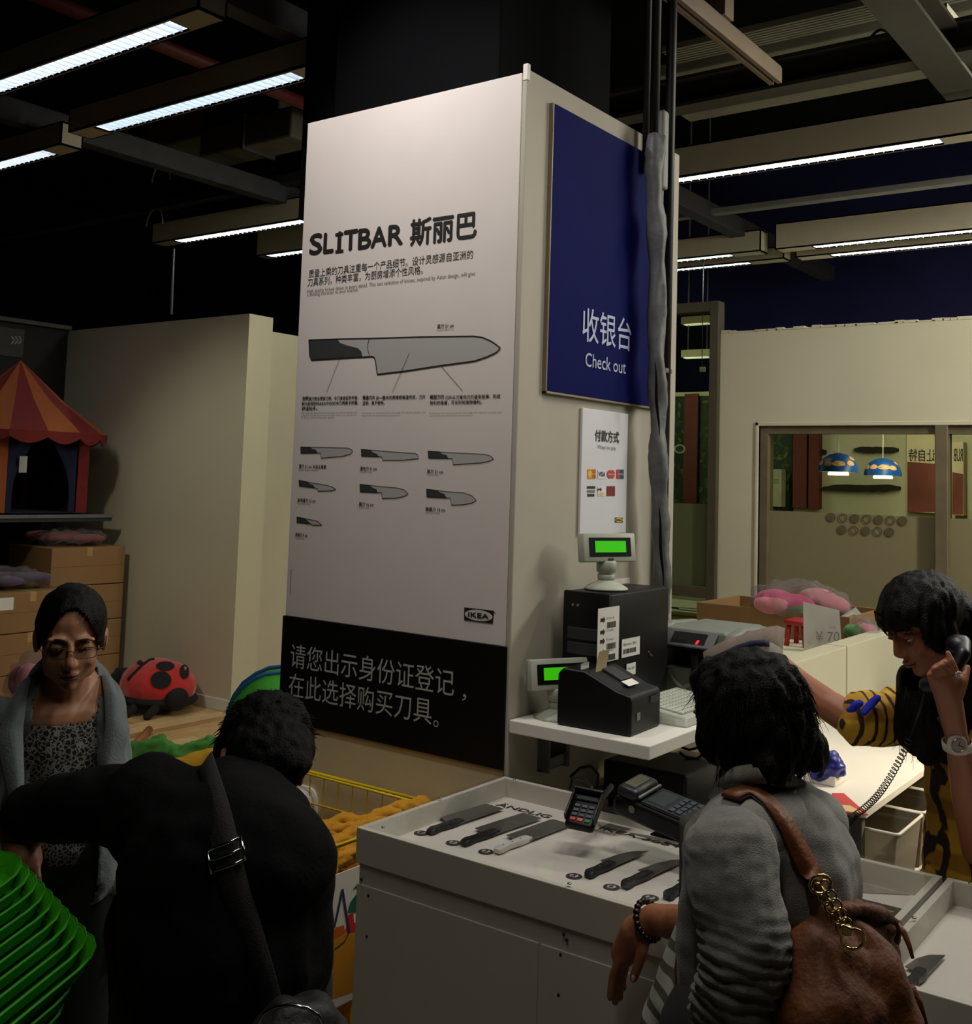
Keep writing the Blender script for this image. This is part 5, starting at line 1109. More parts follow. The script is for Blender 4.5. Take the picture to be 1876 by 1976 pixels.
MB().bbox((2.6, 8.02, 1.40), (5.62, 9.08, 1.455), .004).build('shelf_board', M_DSTEEL, s); MB().bbox((2.6, 8.0, 1.43), (5.62, 8.02, 1.46), .003).build('price_rail', M_STEEL, s)
for x in (2.62, 5.60): MB().bbox((x-.02, 9.02, 0), (x+.02, 9.08, 1.6), .003).build('upright', M_DSTEEL, s)
# cartons stacked below
nbox = 0
def carton(x0, x1, y0, y1, z0, z1, label, lab=False):
    s = empty('carton', ((x0+x1)/2, (y0+y1)/2, z0), label, 'carton', 'brown cartons stacked under the rack shelf')
    MB().bbox((x0, y0, z0), (x1, y1, z1), .006).build('box', M_CARD, s)
    MB().box((x0+.02, y0-.0012, (z0+z1)/2-.001), (x1-.02, y0+.001, (z0+z1)/2+.001)).build('fold_line', mat('fold_brown', (96, 66, 38), .9), s)
    MB().bbox(((x0+x1)/2-.025, y0-.0008, z1-.07), ((x0+x1)/2+.025, y1+.0008, z1+.0008), .0004).build('tape', mat('packing_tape', (170, 134, 84), .4), s)
    if lab: MB().box((x0+.05, y0-.002, z1-.12), (x0+.17, y0, z1-.03)).build('label', M_PAPER, s)
zz = [0, .31, .60, .89, 1.20]
for i in range(4): carton(5.02, 5.70, 7.92, 8.55, zz[i]+.001*i, zz[i+1]-.004, ('bottom carton', 'second carton from the floor', 'third carton from the floor', 'topmost carton')[i]+' of the stack against the white wall')
for i in range(3): carton(4.33, 4.98, 7.55, 8.2, zz[i]*1.03+.001*i, zz[i+1]*1.03-.004, ('bottom carton', 'middle carton', 'top carton with a white label')[i]+' of the stack left of the bespectacled head', i == 2)
for i in range(4): carton(3.62, 4.29, 7.6, 8.25, zz[i]*1.0+.001*i, zz[i+1]*1.0-.004, ('bottom carton', 'second carton', 'third carton with a white label', 'top carton')[i]+' of the stack at the left edge', i in (0, 2))
packet('plush_packet', V((5.34, 8.2, 1.265)), (.3, .24, .06), [('plush_crimson', (150, 26, 34)), ('plush_crimson', 0)], 'crimson plush in clear wrap on the cartons below the tent', 11, grp='wrapped plush on the cartons')
packet('plush_packet', V((4.66, 7.88, .985)), (.26, .24, .07), [('plush_violet', (74, 56, 86)), ('plush_violet', 0)], 'violet plush in clear wrap on the middle stack of cartons', 12, grp='wrapped plush on the cartons')
packet('plush_packet', V((3.95, 7.9, 1.26)), (.28, .22, .06), [('plush_crimson', 0), ('plush_crimson', 0)], 'dark red plush in clear wrap on the cartons at the left edge', 13, grp='wrapped plush on the cartons')
c_p = PD(65, 1290, 6.2); packet('plush_packet', V((c_p.x, c_p.y, .62)), (.13, .13, .16), [('plush_crimson', 0), ('plush_rose', 0)], 'crimson plush in clear wrap beside the ear of the woman with glasses', 14, grp='wrapped plush on the cartons')
tag(MB().bbox((c_p.x-.18, c_p.y-.15, 0), (c_p.x+.18, c_p.y+.15, .45), .006).build('carton', M_CARD, None), 'single brown carton carrying a crimson packet behind the grey jacket shoulder', 'carton')
# green leaf canopy with blue piping, partly behind the tower
s = empty('leaf_canopy', tuple(PD(500, 1370, 5.9)), 'green leaf shaped children canopy with blue piping beside the tower', 'canopy')
def leaf(pts, D, m, name, inner=None, bul=.15):
    P = [PD(x, y, D) for x, y in pts]; c = sum(P, V())/len(P); n = len(P); mb = MB(); R1 = [p.lerp(c, .5)-fw*bul*.7 for p in P]
    mb.add(P+R1+[c-fw*bul], [(i, (i+1) % n, (i+1) % n+n, i+n) for i in range(n)]+[(i+n, (i+1) % n+n, 2*n) for i in range(n)]); o = mb.build(name, m, s, True); so = o.modifiers.new('s', 'SOLIDIFY'); so.thickness = .004
    return P
GL = mat('leaf_green', (52, 150, 24), .8, var=.1); GL2 = mat('leaf_light_green', (96, 180, 70), .8); BP = mat('piping_blue', (24, 92, 140), .6)
pts = [(438, 1400), (441, 1372), (450, 1350), (466, 1330), (488, 1312), (512, 1302), (545, 1298), (590, 1320), (620, 1380), (600, 1430), (540, 1450), (480, 1440)]
P = leaf(pts, 5.9, GL, 'leaf_panel'); MB().tube(P, .014, 8, closed=True).build('piping', BP, s, True)
pts = [(441, 1372), (452, 1343), (470, 1318), (495, 1300), (520, 1289), (560, 1284), (580, 1300), (540, 1304), (512, 1308), (480, 1325), (460, 1345)]
P = leaf(pts, 5.96, GL2, 'leaf_rim_panel', bul=.02); MB().tube(P[:7], .012, 8).build('piping', BP, s, True)
MB().tube([PD(470, 1430, 5.93), (PD(470, 1430, 5.93).x, PD(470, 1430, 5.93).y, 0)], .03, 8).build('stem', GL, s, True)
# green cloth heap, yellow cloth, wooden slat on the floor
def cloth(name, pix, D0, D1, m, label, amp, freq, seed, rows=10, cols=26):
    """draped cloth spanned between an upper and a lower pixel polyline at real depths"""
    up_, lo = pix; mb = MB(); vs_ = []
    for i in range(cols+1):
        t = i/cols
        def at(L, t): k = t*(len(L)-1); j = min(int(k), len(L)-2); f = k-j; return (L[j][0]*(1-f)+L[j+1][0]*f, L[j][1]*(1-f)+L[j+1][1]*f)
        a, b = at(up_, t), at(lo, t)
        for j in range(rows+1):
            q = j/rows; x, y = a[0]*(1-q)+b[0]*q, a[1]*(1-q)+b[1]*q; D = D0*(1-q)+D1*q
            D -= amp*(math.sin(q*freq+t*2.2+seed)*.5+.5*math.sin(q*freq*1.9+t*5+seed*2)) ; vs_.append(PD(x, y, D))
    mb.add(vs_, [(i*(rows+1)+j, i*(rows+1)+j+1, (i+1)*(rows+1)+j+1, (i+1)*(rows+1)+j) for i in range(cols) for j in range(rows)])
    o = mb.build(name, m, None, True); so = o.modifiers.new('s', 'SOLIDIFY'); so.thickness = .006; return o
lb_ = PD(335, 1470, 5.25); tag(MB().bbox((lb_.x-.26, lb_.y-.3, 0), (lb_.x+.3, lb_.y+.34, .36), .01).build('low_bin', M_CARD, None), 'low brown bin under the green cloth heap', 'bin')
g = fuse('green_cloth', [('c', PD(245, 1462, 5.2), PD(300, 1452, 5.3), .07, .08), ('c', PD(300, 1452, 5.3), PD(360, 1462, 5.3), .07, .06), ('c', PD(350, 1465, 5.25), PD(405, 1448, 5.3), .06, .07), ('c', PD(405, 1448, 5.3), PD(430, 1470, 5.25), .06, .05)], mat('cloth_green', (74, 140, 48), .85), None, .012, 3, lambda co, n: noise.noise(V((co.x*8, co.y*8, co.z*26)))*.03+noise.noise(co*34)*.012)
tag(g, 'crumpled green cloth heap behind the black jacket', 'cloth')
a = PZ(258, 1440, .03); b = PZ(288, 1408, .03); tag(MB().tube([a, b], [.028, .026], 8).build('wooden_rod', mat('rod_wood', (150, 92, 50), .5, var=.15), None, True), 'short brown wooden rod lying on the floor in front of the ladybird cushion', 'rod')

# ============================================================ YELLOW WIRE BASKET
M_YW = mat('wire_yellow', (214, 186, 20), .4, var=.05); M_YC = mat('cloth_yellow', (196, 138, 22), .85, var=.12, vs_=6, bump=.2, bs=90)
s = empty('wire_basket', (2.7, 2.95, 0), 'yellow wire bin filled with yellow bags between the man in black and the counter', 'basket')
bx0, bx1, by0, by1, bz = 2.30, 2.995, 2.32, 3.25, .745
MB().tube([(bx0, by0, bz), (bx1, by0, bz), (bx1, by1, bz), (bx0, by1, bz)], .007, 8, closed=True).build('top_rail', M_YW, s, True)
MB().tube([(bx1-.014, by0, bz-.004), (bx1-.014, by1, bz-.004)], .005, 8).build('top_rail', M_YW, s, True)
MB().tube([(bx0, by0, bz-.11), (bx1, by0, bz-.11), (bx1, by1, bz-.11), (bx0, by1, bz-.11)], .004, 6, closed=True).build('side_rail', M_YW, s, True)
MB().tube([(bx0, by0, .05), (bx1, by0, .05), (bx1, by1, .05), (bx0, by1, .05)], .006, 6, closed=True).build('bottom_rail', M_YW, s, True)
w_me = MB().tube([(0, 0, .05), (0, 0, bz)], .0028, 6).build('wire', M_YW, s)
pos = [(bx0+(bx1-bx0)*k/8, y) for k in range(9) for y in (by0, by1)]+[(x, by0+(by1-by0)*k/13) for k in range(1, 13) for x in (bx0, bx1)]
for k, (x, y) in enumerate(pos):
    o = w_me if k == 0 else w_me.copy()
    if k: COL.objects.link(o)
    o.matrix_parent_inverse = Matrix.Translation(-V(s.location)); o.location = (x, y, 0)
# yellow folded bags: long layered folds
for k in range(11):
    a = PZ(556+3*k, 1596+12*k, .70-.004*k); b_ = PZ(822-12*k, 1549+6*k, .748-.010*k)
    b_.x = min(b_.x, 2.955); a.y = min(a.y, 3.0); b_.y = max(b_.y, 2.40); a.y = max(a.y, 2.40); a.x = max(a.x, 2.34); pts = []
    for i in range(17):
        t = i/16; p = a.lerp(b_, t); p.z += -.035*math.sin(math.pi*t)*(1-t*.6)+.008*math.sin(i*1.1+k*2); p.y += .02*math.sin(t*4+k); p.y = max(p.y, 2.395); pts.append(p)
    def dsp(co, n, k=k): return noise.noise(V((co.x*3+k, co.y*46, co.z*60)))*.012+noise.noise(co*70)*.0025
    o = fuse('yellow_bag', [('p', pts, [.027+.007*math.sin(.5+i*.45+k) for i in range(17)])], M_YC, None, .008, 1, dsp)
    tag(o, ('topmost', 'second', 'third', 'fourth', 'fifth', 'sixth', 'seventh', 'eighth', 'ninth', 'tenth', 'eleventh')[k]+' folded yellow bag in the wire bin, counted from the far side', 'bag', 'yellow bags in the wire bin')
o = fuse('yellow_bag', [('c', V((2.45, 2.44, .30)), V((2.9, 2.5, .34)), .09, .10), ('c', V((2.45, 2.7, .2)), V((2.8, 2.7, .44)), .14, .16), ('c', V((2.5, 3.02, .25)), V((2.84, 3.02, .25)), .16, .16), ('c', V((2.45, 2.45, .14)), V((2.9, 2.45, .14)), .09, .09)], M_YC, None, .016, 2, lambda co, n: noise.noise(V((co.x*6, co.y*16, co.z*16)))*.03)
tag(o, 'mass of crumpled yellow bags at the bottom of the wire bin', 'bag', 'yellow bags in the wire bin')
o = fuse('yellow_cloth', [('c', PD(375, 1478, 5.1), PD(420, 1466, 5.15), .055, .06), ('c', PD(330, 1485, 5.05), PD(375, 1478, 5.1), .05, .055)], mat('cloth_bright_yellow', (214, 160, 14), .8), None, .01, 2, lambda co, n: noise.noise(co*18)*.012); tag(o, 'bright yellow cloth edge between the green cloth and the short black hair of the man', 'cloth')
s = empty('white_canister', (2.78, 3.25, .58), 'rounded white plastic canister standing among the yellow bags', 'canister')
c = PD(584, 1552, 4.1); s.location = (c.x, c.y, .45)
T_ = Matrix.Translation((c.x, c.y, c.z-.22)); MB().lathe([(.05, 0), (.062, .02), (.066, .2), (.064, .25), (.05, .275), (.03, .285)], T_, 24).build('body', M_WHITE, s, True)
# poster on the basket front
yp = by0-.012
a = PY(640, 1698, yp)
s = empty('basket_poster', (2.5, yp, .2), 'white poster with coloured shapes hung on the end of the yellow wire bin', 'poster')
z1 = PY(690, 1672, yp).z; z0 = PY(688, 1925, yp).z; xl, xr = 2.315, 2.74
MB().bbox((xl, yp, z0), (xr, yp+.004, z1), .001).build('sheet', M_WHITE, s)
def pz_(pts, m, l, name='picture'): mb = MB(); mb.add([PY(x, y, yp-l) for x, y in pts], [tuple(range(len(pts)))]); mb.build(name, m, s)
pz_([(620, 1838), (648, 1798), (660, 1795), (700, 1782), (700, 1908), (620, 1935)], mat('print_amber', (190, 130, 24), .7, var=.1), .001)
pz_([(630, 1815), (648, 1790), (664, 1785), (666, 1800), (645, 1812), (634, 1828)], mat('print_orange', (196, 84, 24), .7), .0016)
pz_([(672, 1765), (682, 1762), (683, 1780), (700, 1784), (700, 1792), (674, 1800), (668, 1795)], mat('print_red', (190, 36, 40), .7), .002)
pz_([(671, 1760), (676, 1742), (690, 1722), (700, 1705), (700, 1760)], mat('print_green', (18, 96, 70), .7), .002)
pz_([(681, 1716), (690, 1706), (698, 1702), (694, 1712)], mat('print_green', 0), .0024)
P = [PY(x, y, yp-.0028) for x, y in ((645, 1790), (652, 1760), (661, 1716), (668, 1760), (674, 1800), (664, 1818), (646, 1832))]
mb = MB()
for i in range(len(P)-1): line3(mb, P[i], P[i+1], .009 if i < 4 else .004, (0, -1, 0))
mb.build('picture', mat('print_navy', (40, 38, 70), .8), s)
# ============================================================ PEOPLE
def skinm(n, rgb): return mat(n, rgb, .5, var=.06, vs_=14, bump=.03, bs=220)
def hairm(n, rgb, r_=.38): return mat(n, rgb, r_+.12, var=.3, vs_=60, bump=.4, bs=240, spec=.14)
class Head:
    """local axes: X = person's left, Y = face forward, Z = up; origin at head centre; s = scale"""
    def __init__(h, c, f, u, s=1.):
        h.c = V(c); h.y = V(f).normalized(); u = V(u); h.z = (u-h.y*u.dot(h.y)).normalized(); h.x = h.z.cross(h.y)*-1; h.x = h.y.cross(h.z)*-1; h.x = h.z.cross(h.y); h.s = s
        h.M = Matrix(((h.x.x, h.y.x, h.z.x), (h.x.y, h.y.y, h.z.y), (h.x.z, h.y.z, h.z.z)))
    def p(h, x, y, z): return h.c+(h.x*x+h.y*y+h.z*z)*h.s
    def e(h, c, r): return ('e', h.p(*c), tuple(k*h.s for k in r), h.M)
    def cc(h, a, b, r0, r1): return ('c', h.p(*a), h.p(*b), r0*h.s, r1*h.s)
    def prims(h):
        L = [h.e((0, -.012, .028), (.074, .092, .086)), h.e((0, .022, -.028), (.064, .066, .082)), h.e((0, .034, -.072), (.044, .046, .036)), h.e((0, .064, -.096), (.021, .017, .015)),
             h.cc((0, .088, .008), (0, .104, -.030), .0075, .0105), h.cc((0, .072, -.03), (0, .096, -.036), .014, .012),
             h.e((0, .083, -.061), (.024, .012, .0065)), h.e((0, .080, -.071), (.020, .012, .0065)), h.e((0, -.02, -.05), (.052, .062, .06))]
        for s in (-1, 1):
            L += [h.e((s*.037, .053, -.036), (.021, .024, .024)), h.e((s*.030, .078, .020), (.026, .013, .008)), h.e((s*.011, .092, -.038), (.0075, .009, .007)),
                  h.e((s*.076, -.006, -.012), (.009, .017, .030)), h.e((s*.080, -.014, -.004), (.007, .010, .022)), h.e((s*.042, .02, -.062), (.019, .03, .03))]
        return L
    def disp(h, extra=None):
        soc = [h.p(s*.031, .086, .004) for s in (-1, 1)]
        def f(co, n):
            d = 0.
            for q in soc:
                r = (co-q).length/h.s
                if r < .024: d -= .0085*h.s*(1-(r/.024)**2)
            m = h.p(0, .094, -.066); r = co-m
            a = abs(r.dot(h.z))/h.s
            if a < .004 and abs(r.dot(h.x))/h.s < .022 and abs(r.dot(h.y))/h.s < .02: d -= .0025*h.s*(1-a/.004)
            if extra: d += extra(co, n) or 0
            return d
        return f
    def face(h, par, closed=.0, brow=(24, 18, 14), lip=(120, 66, 54)):
        WH, IR, LI, BR = mat('eye_white', (190, 184, 176), .25, var=0), mat('iris_dark', (24, 16, 12), .15, var=0), mat('lip_%d' % lip[0], lip, .45, var=0), mat('brow_hair', brow, .8, var=0)
        for s in (-1, 1):
            e = MB().ell(h.p(s*.031, .074, .002), tuple(k*h.s for k in (.0125, .0115, .0115)), h.M).build('eye', WH, par, True)
            MB().ell(h.p(s*.031, .0805, .0005), tuple(k*h.s for k in (.0058, .006, .0058)), h.M).build('iris', IR, e, True)
            # upper lid: shell lowered by 'closed'
            pts = []
            mb = MB(); vs_ = []; n = 10
            for i in range(n+1):
                a = math.pi*(i/n); 
                for j in range(5):
                    t = j/4; el = R(80)-(R(80)-R(12)+closed*R(38))*t; q = .0134
                    vs_.append(h.p(s*.031+q*math.cos(a)*1.08, .074+q*.93*math.sin(a)*math.cos(el), .002+q*math.sin(el)*(.55+.45*math.sin(a))))
            mb.add(vs_, [(i*5+j, i*5+j+1, (i+1)*5+j+1, (i+1)*5+j) for i in range(n) for j in range(4)]); mb.build('eyelid', par_skin[0], par, True)
            lash = [vs_[i*5+4]+h.y*.0006 for i in range(n+1)]; MB().tube(lash, [.0004+.0009*h.s*math.sin(math.pi*i/n) for i in range(n+1)], 5).build('lashes', BR, par, True)
            bw = [h.p(s*(.014+.034*t), .0915-.016*t*t, .0225+.004*math.sin(math.pi*t)-.004*t) for t in [i/8 for i in range(9)]]
            MB().tube(bw, [.0008+.0017*math.sin(math.pi*(.15+.8*i/8)) for i in range(9)], 6).build('eyebrow', BR, par, True)
        up_ = [h.p(.022*math.sin(t), .0945-.014*abs(math.sin(t))**2, -.0625+.0012*math.cos(2*t)) for t in [(-.5+i/10)*math.pi for i in range(11)]]
        MB().tube(up_, [.0018+.003*math.cos((-.5+i/10)*math.pi) for i in range(11)], 8).build('lips', LI, par, True)
        lo_ = [h.p(.019*math.sin(t), .0915-.012*abs(math.sin(t))**2, -.0705) for t in [(-.5+i/10)*math.pi for i in range(11)]]
        MB().tube(lo_, [.0012+.0038*math.cos((-.5+i/10)*math.pi) for i in range(11)], 8).build('lips', LI, par, True)
def hairline(H, top=.070, k=13., yb=.015, ear=(1, -1), eary=-.03):
    """true where hair must be left out: the face below the hairline and the ears"""
    MI = H.M.transposed()
    def f(co):
        q = (MI @ (co-H.c))/H.s
        if q.y > yb and q.z < top-k*q.x*q.x: return True
        for e in ear:
            if q.x*e > .058 and q.y > eary and q.z < .008: return True
        return False
    return f
par_skin = [None]
def finger(pts, r0=.0085, r1=.0065): n = len(pts); return ('p', [V(p) for p in pts], [r0+(r1-r0)*i/(n-1) for i in range(n)])
def strands(par, name, m, roots, gen, n, seed, r=.0012, seg=5):
    """loose hair: thin tapering tubes"""
    rr = random.Random(seed); mb = MB()
    for k in range(n):
        pts = gen(rr, k); N = len(pts); mb.tube(pts, [r*(1-.75*i/(N-1)) for i in range(N)], 3, caps=False)
    o = mb.build(name, m, par, True); o['kind'] = 'stuff'; return o
def fold(amp, fx, fy, fz, amp2=0., f2=60):
    return lambda co, n: noise.noise(V((co.x*fx, co.y*fy, co.z*fz)))*amp + (noise.noise(co*f2)*amp2 if amp2 else 0)
def legs(hipL, hipR, fl_, fr_, rt_=.085, rc=.05, ra=.04):
    L = []
    for a, b in ((hipL, fl_), (hipR, fr_)):
        a, b = V(a), V(b); k = a.lerp(b, .52)+V((0, 0, 0)); L.append(('p', [a, k, V((b.x, b.y, .08))], [rt_, rc+.01, ra])); L.append(('c', V((b.x, b.y, .05)), V((b.x, b.y, .05))+V(b-O).normalized().cross(V((0, 0, 1)))*0+V((-.0, 0, 0))+FD[0]*.14, .042, .032))
    return L
FD = [V((0, 0, 0))]
FWH = V((fw.x, fw.y, 0)).normalized(); RTH = V((rt.x, rt.y, 0)).normalized(); UZ = V((0, 0, 1))

# ------------------------------------------------------------ woman with glasses (left)
SK1 = skinm('skin_light', (172, 122, 92)); par_skin[0] = SK1
hc = PD(137, 1228, 2.76)
s = empty('person', (hc.x, hc.y, 0), 'woman in glasses and a grey jacket open over a leopard print top, looking down', 'person')
f1 = (-FWH*.88+RTH*.34-UZ*.20)
H1 = Head(hc, f1, UZ+RTH*.02-FWH*.05, 1.05)
nk = PD(128, 1330, 2.80); ch = PD(130, 1450, 2.84); hp = V((ch.x, ch.y, .92)); fd = V((f1.x, f1.y, 0)).normalized(); sd = fd.cross(UZ)*-1   # sd: her left
FD[0] = fd
shl, shr = nk+sd*.088+V((0, 0, -.085)), nk-sd*.15+V((0, 0, -.075))
body = H1.prims()+[('c', H1.p(0, -.03, -.07), nk+V((0, 0, -.03)), .05, .056), ('c', shl, shr, .055, .055), ('e', ch+V((0, 0, .03)), (.15, .12, .2)), ('e', ch+V((0, 0, .10))+fd*.03, (.13, .09, .07)), ('c', ch, hp, .12, .13),
    ('p', [shl, shl+V((0, 0, -.25))+sd*.04, shl+V((0, 0, -.46))+sd*.08], [.05, .04, .03]), ('p', [shr, shr+V((0, 0, -.27))-sd*.05, shr+V((0, 0, -.44))+fd*.16], [.05, .04, .03])]
for sgn, w_ in ((1, shl+V((0, 0, -.46))+sd*.08), (-1, shr+V((0, 0, -.44))+fd*.16)):
    pm = w_+V((0, 0, -.07))+fd*.01; body.append(('c', w_, pm, .028, .034))
    for k in range(4): a = pm+fd*(-.027+.018*k); body.append(finger([a, a+V((0, 0, -.045)), a+V((0, 0, -.08))+sd*(-sgn*.012)], .0088, .007))
    body.append(finger([w_+fd*.02, w_+fd*.045+V((0, 0, -.04)), w_+fd*.05+V((0, 0, -.075))], .010, .008))
body += legs(hp+sd*.08, hp-sd*.08, V((hp.x, hp.y, 0))+sd*.1, V((hp.x, hp.y, 0))-sd*.1)
fuse('body', body, SK1, s, .0048, 5, H1.disp()); H1.face(s, .9, lip=(112, 58, 48))
HR1 = hairm('hair_black', (9, 7, 6), .3)
hair = [H1.e((0, -.026, .044), (.083, .094, .084)), H1.e((0, -.055, .0), (.080, .070, .080)), H1.e((-.040, .036, .088), (.040, .040, .026)), H1.e((.040, .036, .088), (.040, .040, .026)), H1.e((-.071, .022, .040), (.013, .034, .045)), H1.e((.073, .024, .036), (.014, .036, .052)), H1.e((0, -.10, -.05), (.03, .03, .05)), H1.cc((0, -.11, -.06), (0, -.12, -.2), .028, .012)]
def cut1(co):
    q = H1.M.transposed() @ (co-H1.c); q /= H1.s
    return q.y > .03 and q.z < .078-.9*abs(q.x)*.75 and (q.y > .05 or q.z < .0) 
hair = [H1.e((0, -.010, .032), (.083, .102, .094)), H1.e((0, -.055, -.005), (.079, .068, .085)), H1.e((0, .02, .0), (.078, .06, .07)), H1.e((0, -.10, -.05), (.03, .03, .05)), H1.cc((0, -.11, -.06), (0, -.12, -.2), .028, .012)]
fuse('hair', hair, HR1, s, .005, 4, lambda co, n: noise.noise(V((co.x*60, co.y*60, co.z*14)))*.003, lambda co, f_=hairline(H1, .092, 24, .018, ()): f_(co) or ((H1.M.transposed() @ (co-H1.c)).z < -.030 and (H1.M.transposed() @ (co-H1.c)).y > -.085))
# rimless glasses
gl = mat('glasses_frame', (60, 36, 26), .3, metal=.5, var=0); G = glassy('lens', (235, 235, 235), rough=.02)
for sg in (-1, 1):
    c0 = (sg*.032, .104, -.004); ring = []
    for k in range(20):
        t = 2*math.pi*k/20; cx, cz = abs(math.cos(t))**.6*math.copysign(1, math.cos(t)), abs(math.sin(t))**.6*math.copysign(1, math.sin(t))
        ring.append(H1.p(c0[0]+.0255*cx, c0[1]-.35*abs(.0255*cx+sg*.032-sg*.01)*.35, c0[2]+.0135*cz))
    MB().tube(ring, .0009, 6, closed=True).build('lens_rim', gl, s, True); MB().prism(ring, H1.y, .001).build('lens', G, s)
    MB().tube([H1.p(sg*.058, .094, .001), H1.p(sg*.076, .08, .003), H1.p(sg*.082, -.005, .0), H1.p(sg*.08, -.02, -.012)], .0016, 6).build('temple', gl, s, True)
MB().tube([H1.p(-.008, .1035, -.001), H1.p(0, .108, .003), H1.p(.008, .1035, -.001)], .0012, 6).build('bridge', gl, s, True)
# leopard top
LEO = mat('leopard_print', (150, 144, 136), .8, var=0); nt = LEO.node_tree; b = nt.nodes['Principled BSDF']; tc = nt.nodes.new('ShaderNodeTexCoord'); vo = nt.nodes.new('ShaderNodeTexVoronoi'); vo.feature = 'DISTANCE_TO_EDGE'; vo.inputs['Scale'].default_value = 84; vo.inputs['Randomness'].default_value = 1
nz = nt.nodes.new('ShaderNodeTexNoise'); nz.inputs['Scale'].default_value = 60; mx_ = nt.nodes.new('ShaderNodeVectorMath'); mx_.operation = 'MULTIPLY_ADD'; mx_.inputs[1].default_value = (.012,)*3
nt.links.new(tc.outputs['Object'], mx_.inputs[2]); nt.links.new(nz.outputs['Color'], mx_.inputs[0]); nt.links.new(mx_.outputs[0], vo.inputs['Vector'])
cr = nt.nodes.new('ShaderNodeValToRGB'); cr.color_ramp.interpolation = 'CONSTANT'; e = cr.color_ramp.elements; e[0].position = 0; e[0].color = (*lin((138, 134, 128)), 1); e[1].position = .10; e[1].color = (*lin((14, 13, 12)), 1); k_ = e.new(.34); k_.color = (*lin((46, 42, 38)), 1)
nt.links.new(vo.outputs['Distance'], cr.inputs[0]); nt.links.new(cr.outputs[0], b.inputs['Base Color'])
fuse('top', [('e', ch+V((0, 0, .03)), (.162, .132, .19)), ('e', ch+fd*.05+V((0, 0, .03))+sd*.06, (.075, .07, .07)), ('e', ch+fd*.05+V((0, 0, .03))-sd*.06, (.075, .07, .07)), ('c', ch, hp+V((0, 0, .02)), .132, .150)], LEO, s, .009, 4, fold(.006, 14, 14, 8), lambda co: co.z > nk.z-.068+.9*max(0, abs((co-nk).dot(sd))-.05) or co.z < hp.z-.06)
# trousers
fuse('trousers', [('c', hp+sd*.05, hp-sd*.05, .14, .14)]+[(p[0], p[1], [r_+.022 for r_ in p[2]]) for p in legs(hp+sd*.08, hp-sd*.08, V((hp.x, hp.y, 0))+sd*.1, V((hp.x, hp.y, 0))-sd*.1) if p[0] == 'p'], mat('denim_dark', (22, 24, 28), .85), s, .014, 3, fold(.006, 12, 12, 6))
for sgn in (-1, 1):
    b0 = V((hp.x, hp.y, .045))+sd*(.1*sgn); fuse('shoe', [('c', b0-fd*.03, b0+fd*.15, .05, .04)], M_HBLK, s, .01, 2)
# grey jacket, open in front
JK = mat('jacket_grey', (96, 104, 106), .9, var=.14, vs_=18, bump=.25, bs=160, sheen=.2)
jk = [('c', shl, shr, .060, .066), ('e', ch+V((0, 0, .02))-fd*.02-sd*.01, (.160, .14, .24)), ('c', ch-fd*.01, hp-V((0, 0, .05)), .155, .18),
      ('p', [shl, shl+V((0, 0, -.25))+sd*.04, shl+V((0, 0, -.44))+sd*.078], [.060, .058, .05]), ('p', [shr, shr+V((0, 0, -.27))-sd*.055, shr+V((0, 0, -.42))+fd*.145], [.070, .062, .05])]
def cutj(co):
    r = co-ch; a = r.dot(sd); b_ = r.dot(fd)
    if b_ > .02 and -.085 < a < .072+.012*math.sin(co.z*9): return True
    rn = co-nk; return (rn-UZ*rn.z).length < .075 and rn.z > -.09
o = fuse('jacket', jk, JK, s, .009, 3, lambda co, n: noise.noise(V((co.x*16, co.y*16, co.z*5)))*.016+noise.noise(co*34)*.004, cutj); q = o.modifiers.new('t', 'SOLIDIFY'); q.thickness = .005
# stand collar flaps
for sg in (-1, 1):
    A = [nk+sd*(sg*.045)-fd*.075+V((0, 0, .02)), nk+sd*(sg*.085)-fd*.03+V((0, 0, .025)), nk+sd*(sg*.092)+fd*.04+V((0, 0, -.01)), nk+sd*(sg*.096)+fd*.10+V((0, 0, -.075)), nk+sd*(sg*.088)+fd*.135+V((0, 0, -.16)), nk+sd*(sg*.08)+fd*.14+V((0, 0, -.30))]
    B = [a+sd*(sg*w_)+V((0, 0, z_))+fd*.01 for a, w_, z_ in zip(A, (.018, .036, .050, .056, .036, .014), (-.05, -.045, -.03, -.03, -.04, -.0))]
    mb = MB(); vs_ = []
    for i in range(len(A)-1):
        for k in range(4):
            t = k/4; a = A[i].lerp(A[i+1], t); b_ = B[i].lerp(B[i+1], t); m_ = a.lerp(b_, .5)+V((0, 0, .022))+fd*.012; vs_ += [a, a.lerp(m_, .6)+V((0, 0, .006)), m_, b_]
    n = len(vs_)//4; mb.add(vs_, [(4*i+j, 4*i+j+1, 4*i+j+5, 4*i+j+4) for i in range(n-1) for j in range(3)]); o = mb.build('collar', JK, s, True); q = o.modifiers.new('t', 'SOLIDIFY'); q.thickness = .006; q = o.modifiers.new('u', 'SUBSURF'); q.levels = 1; q.render_levels = 1

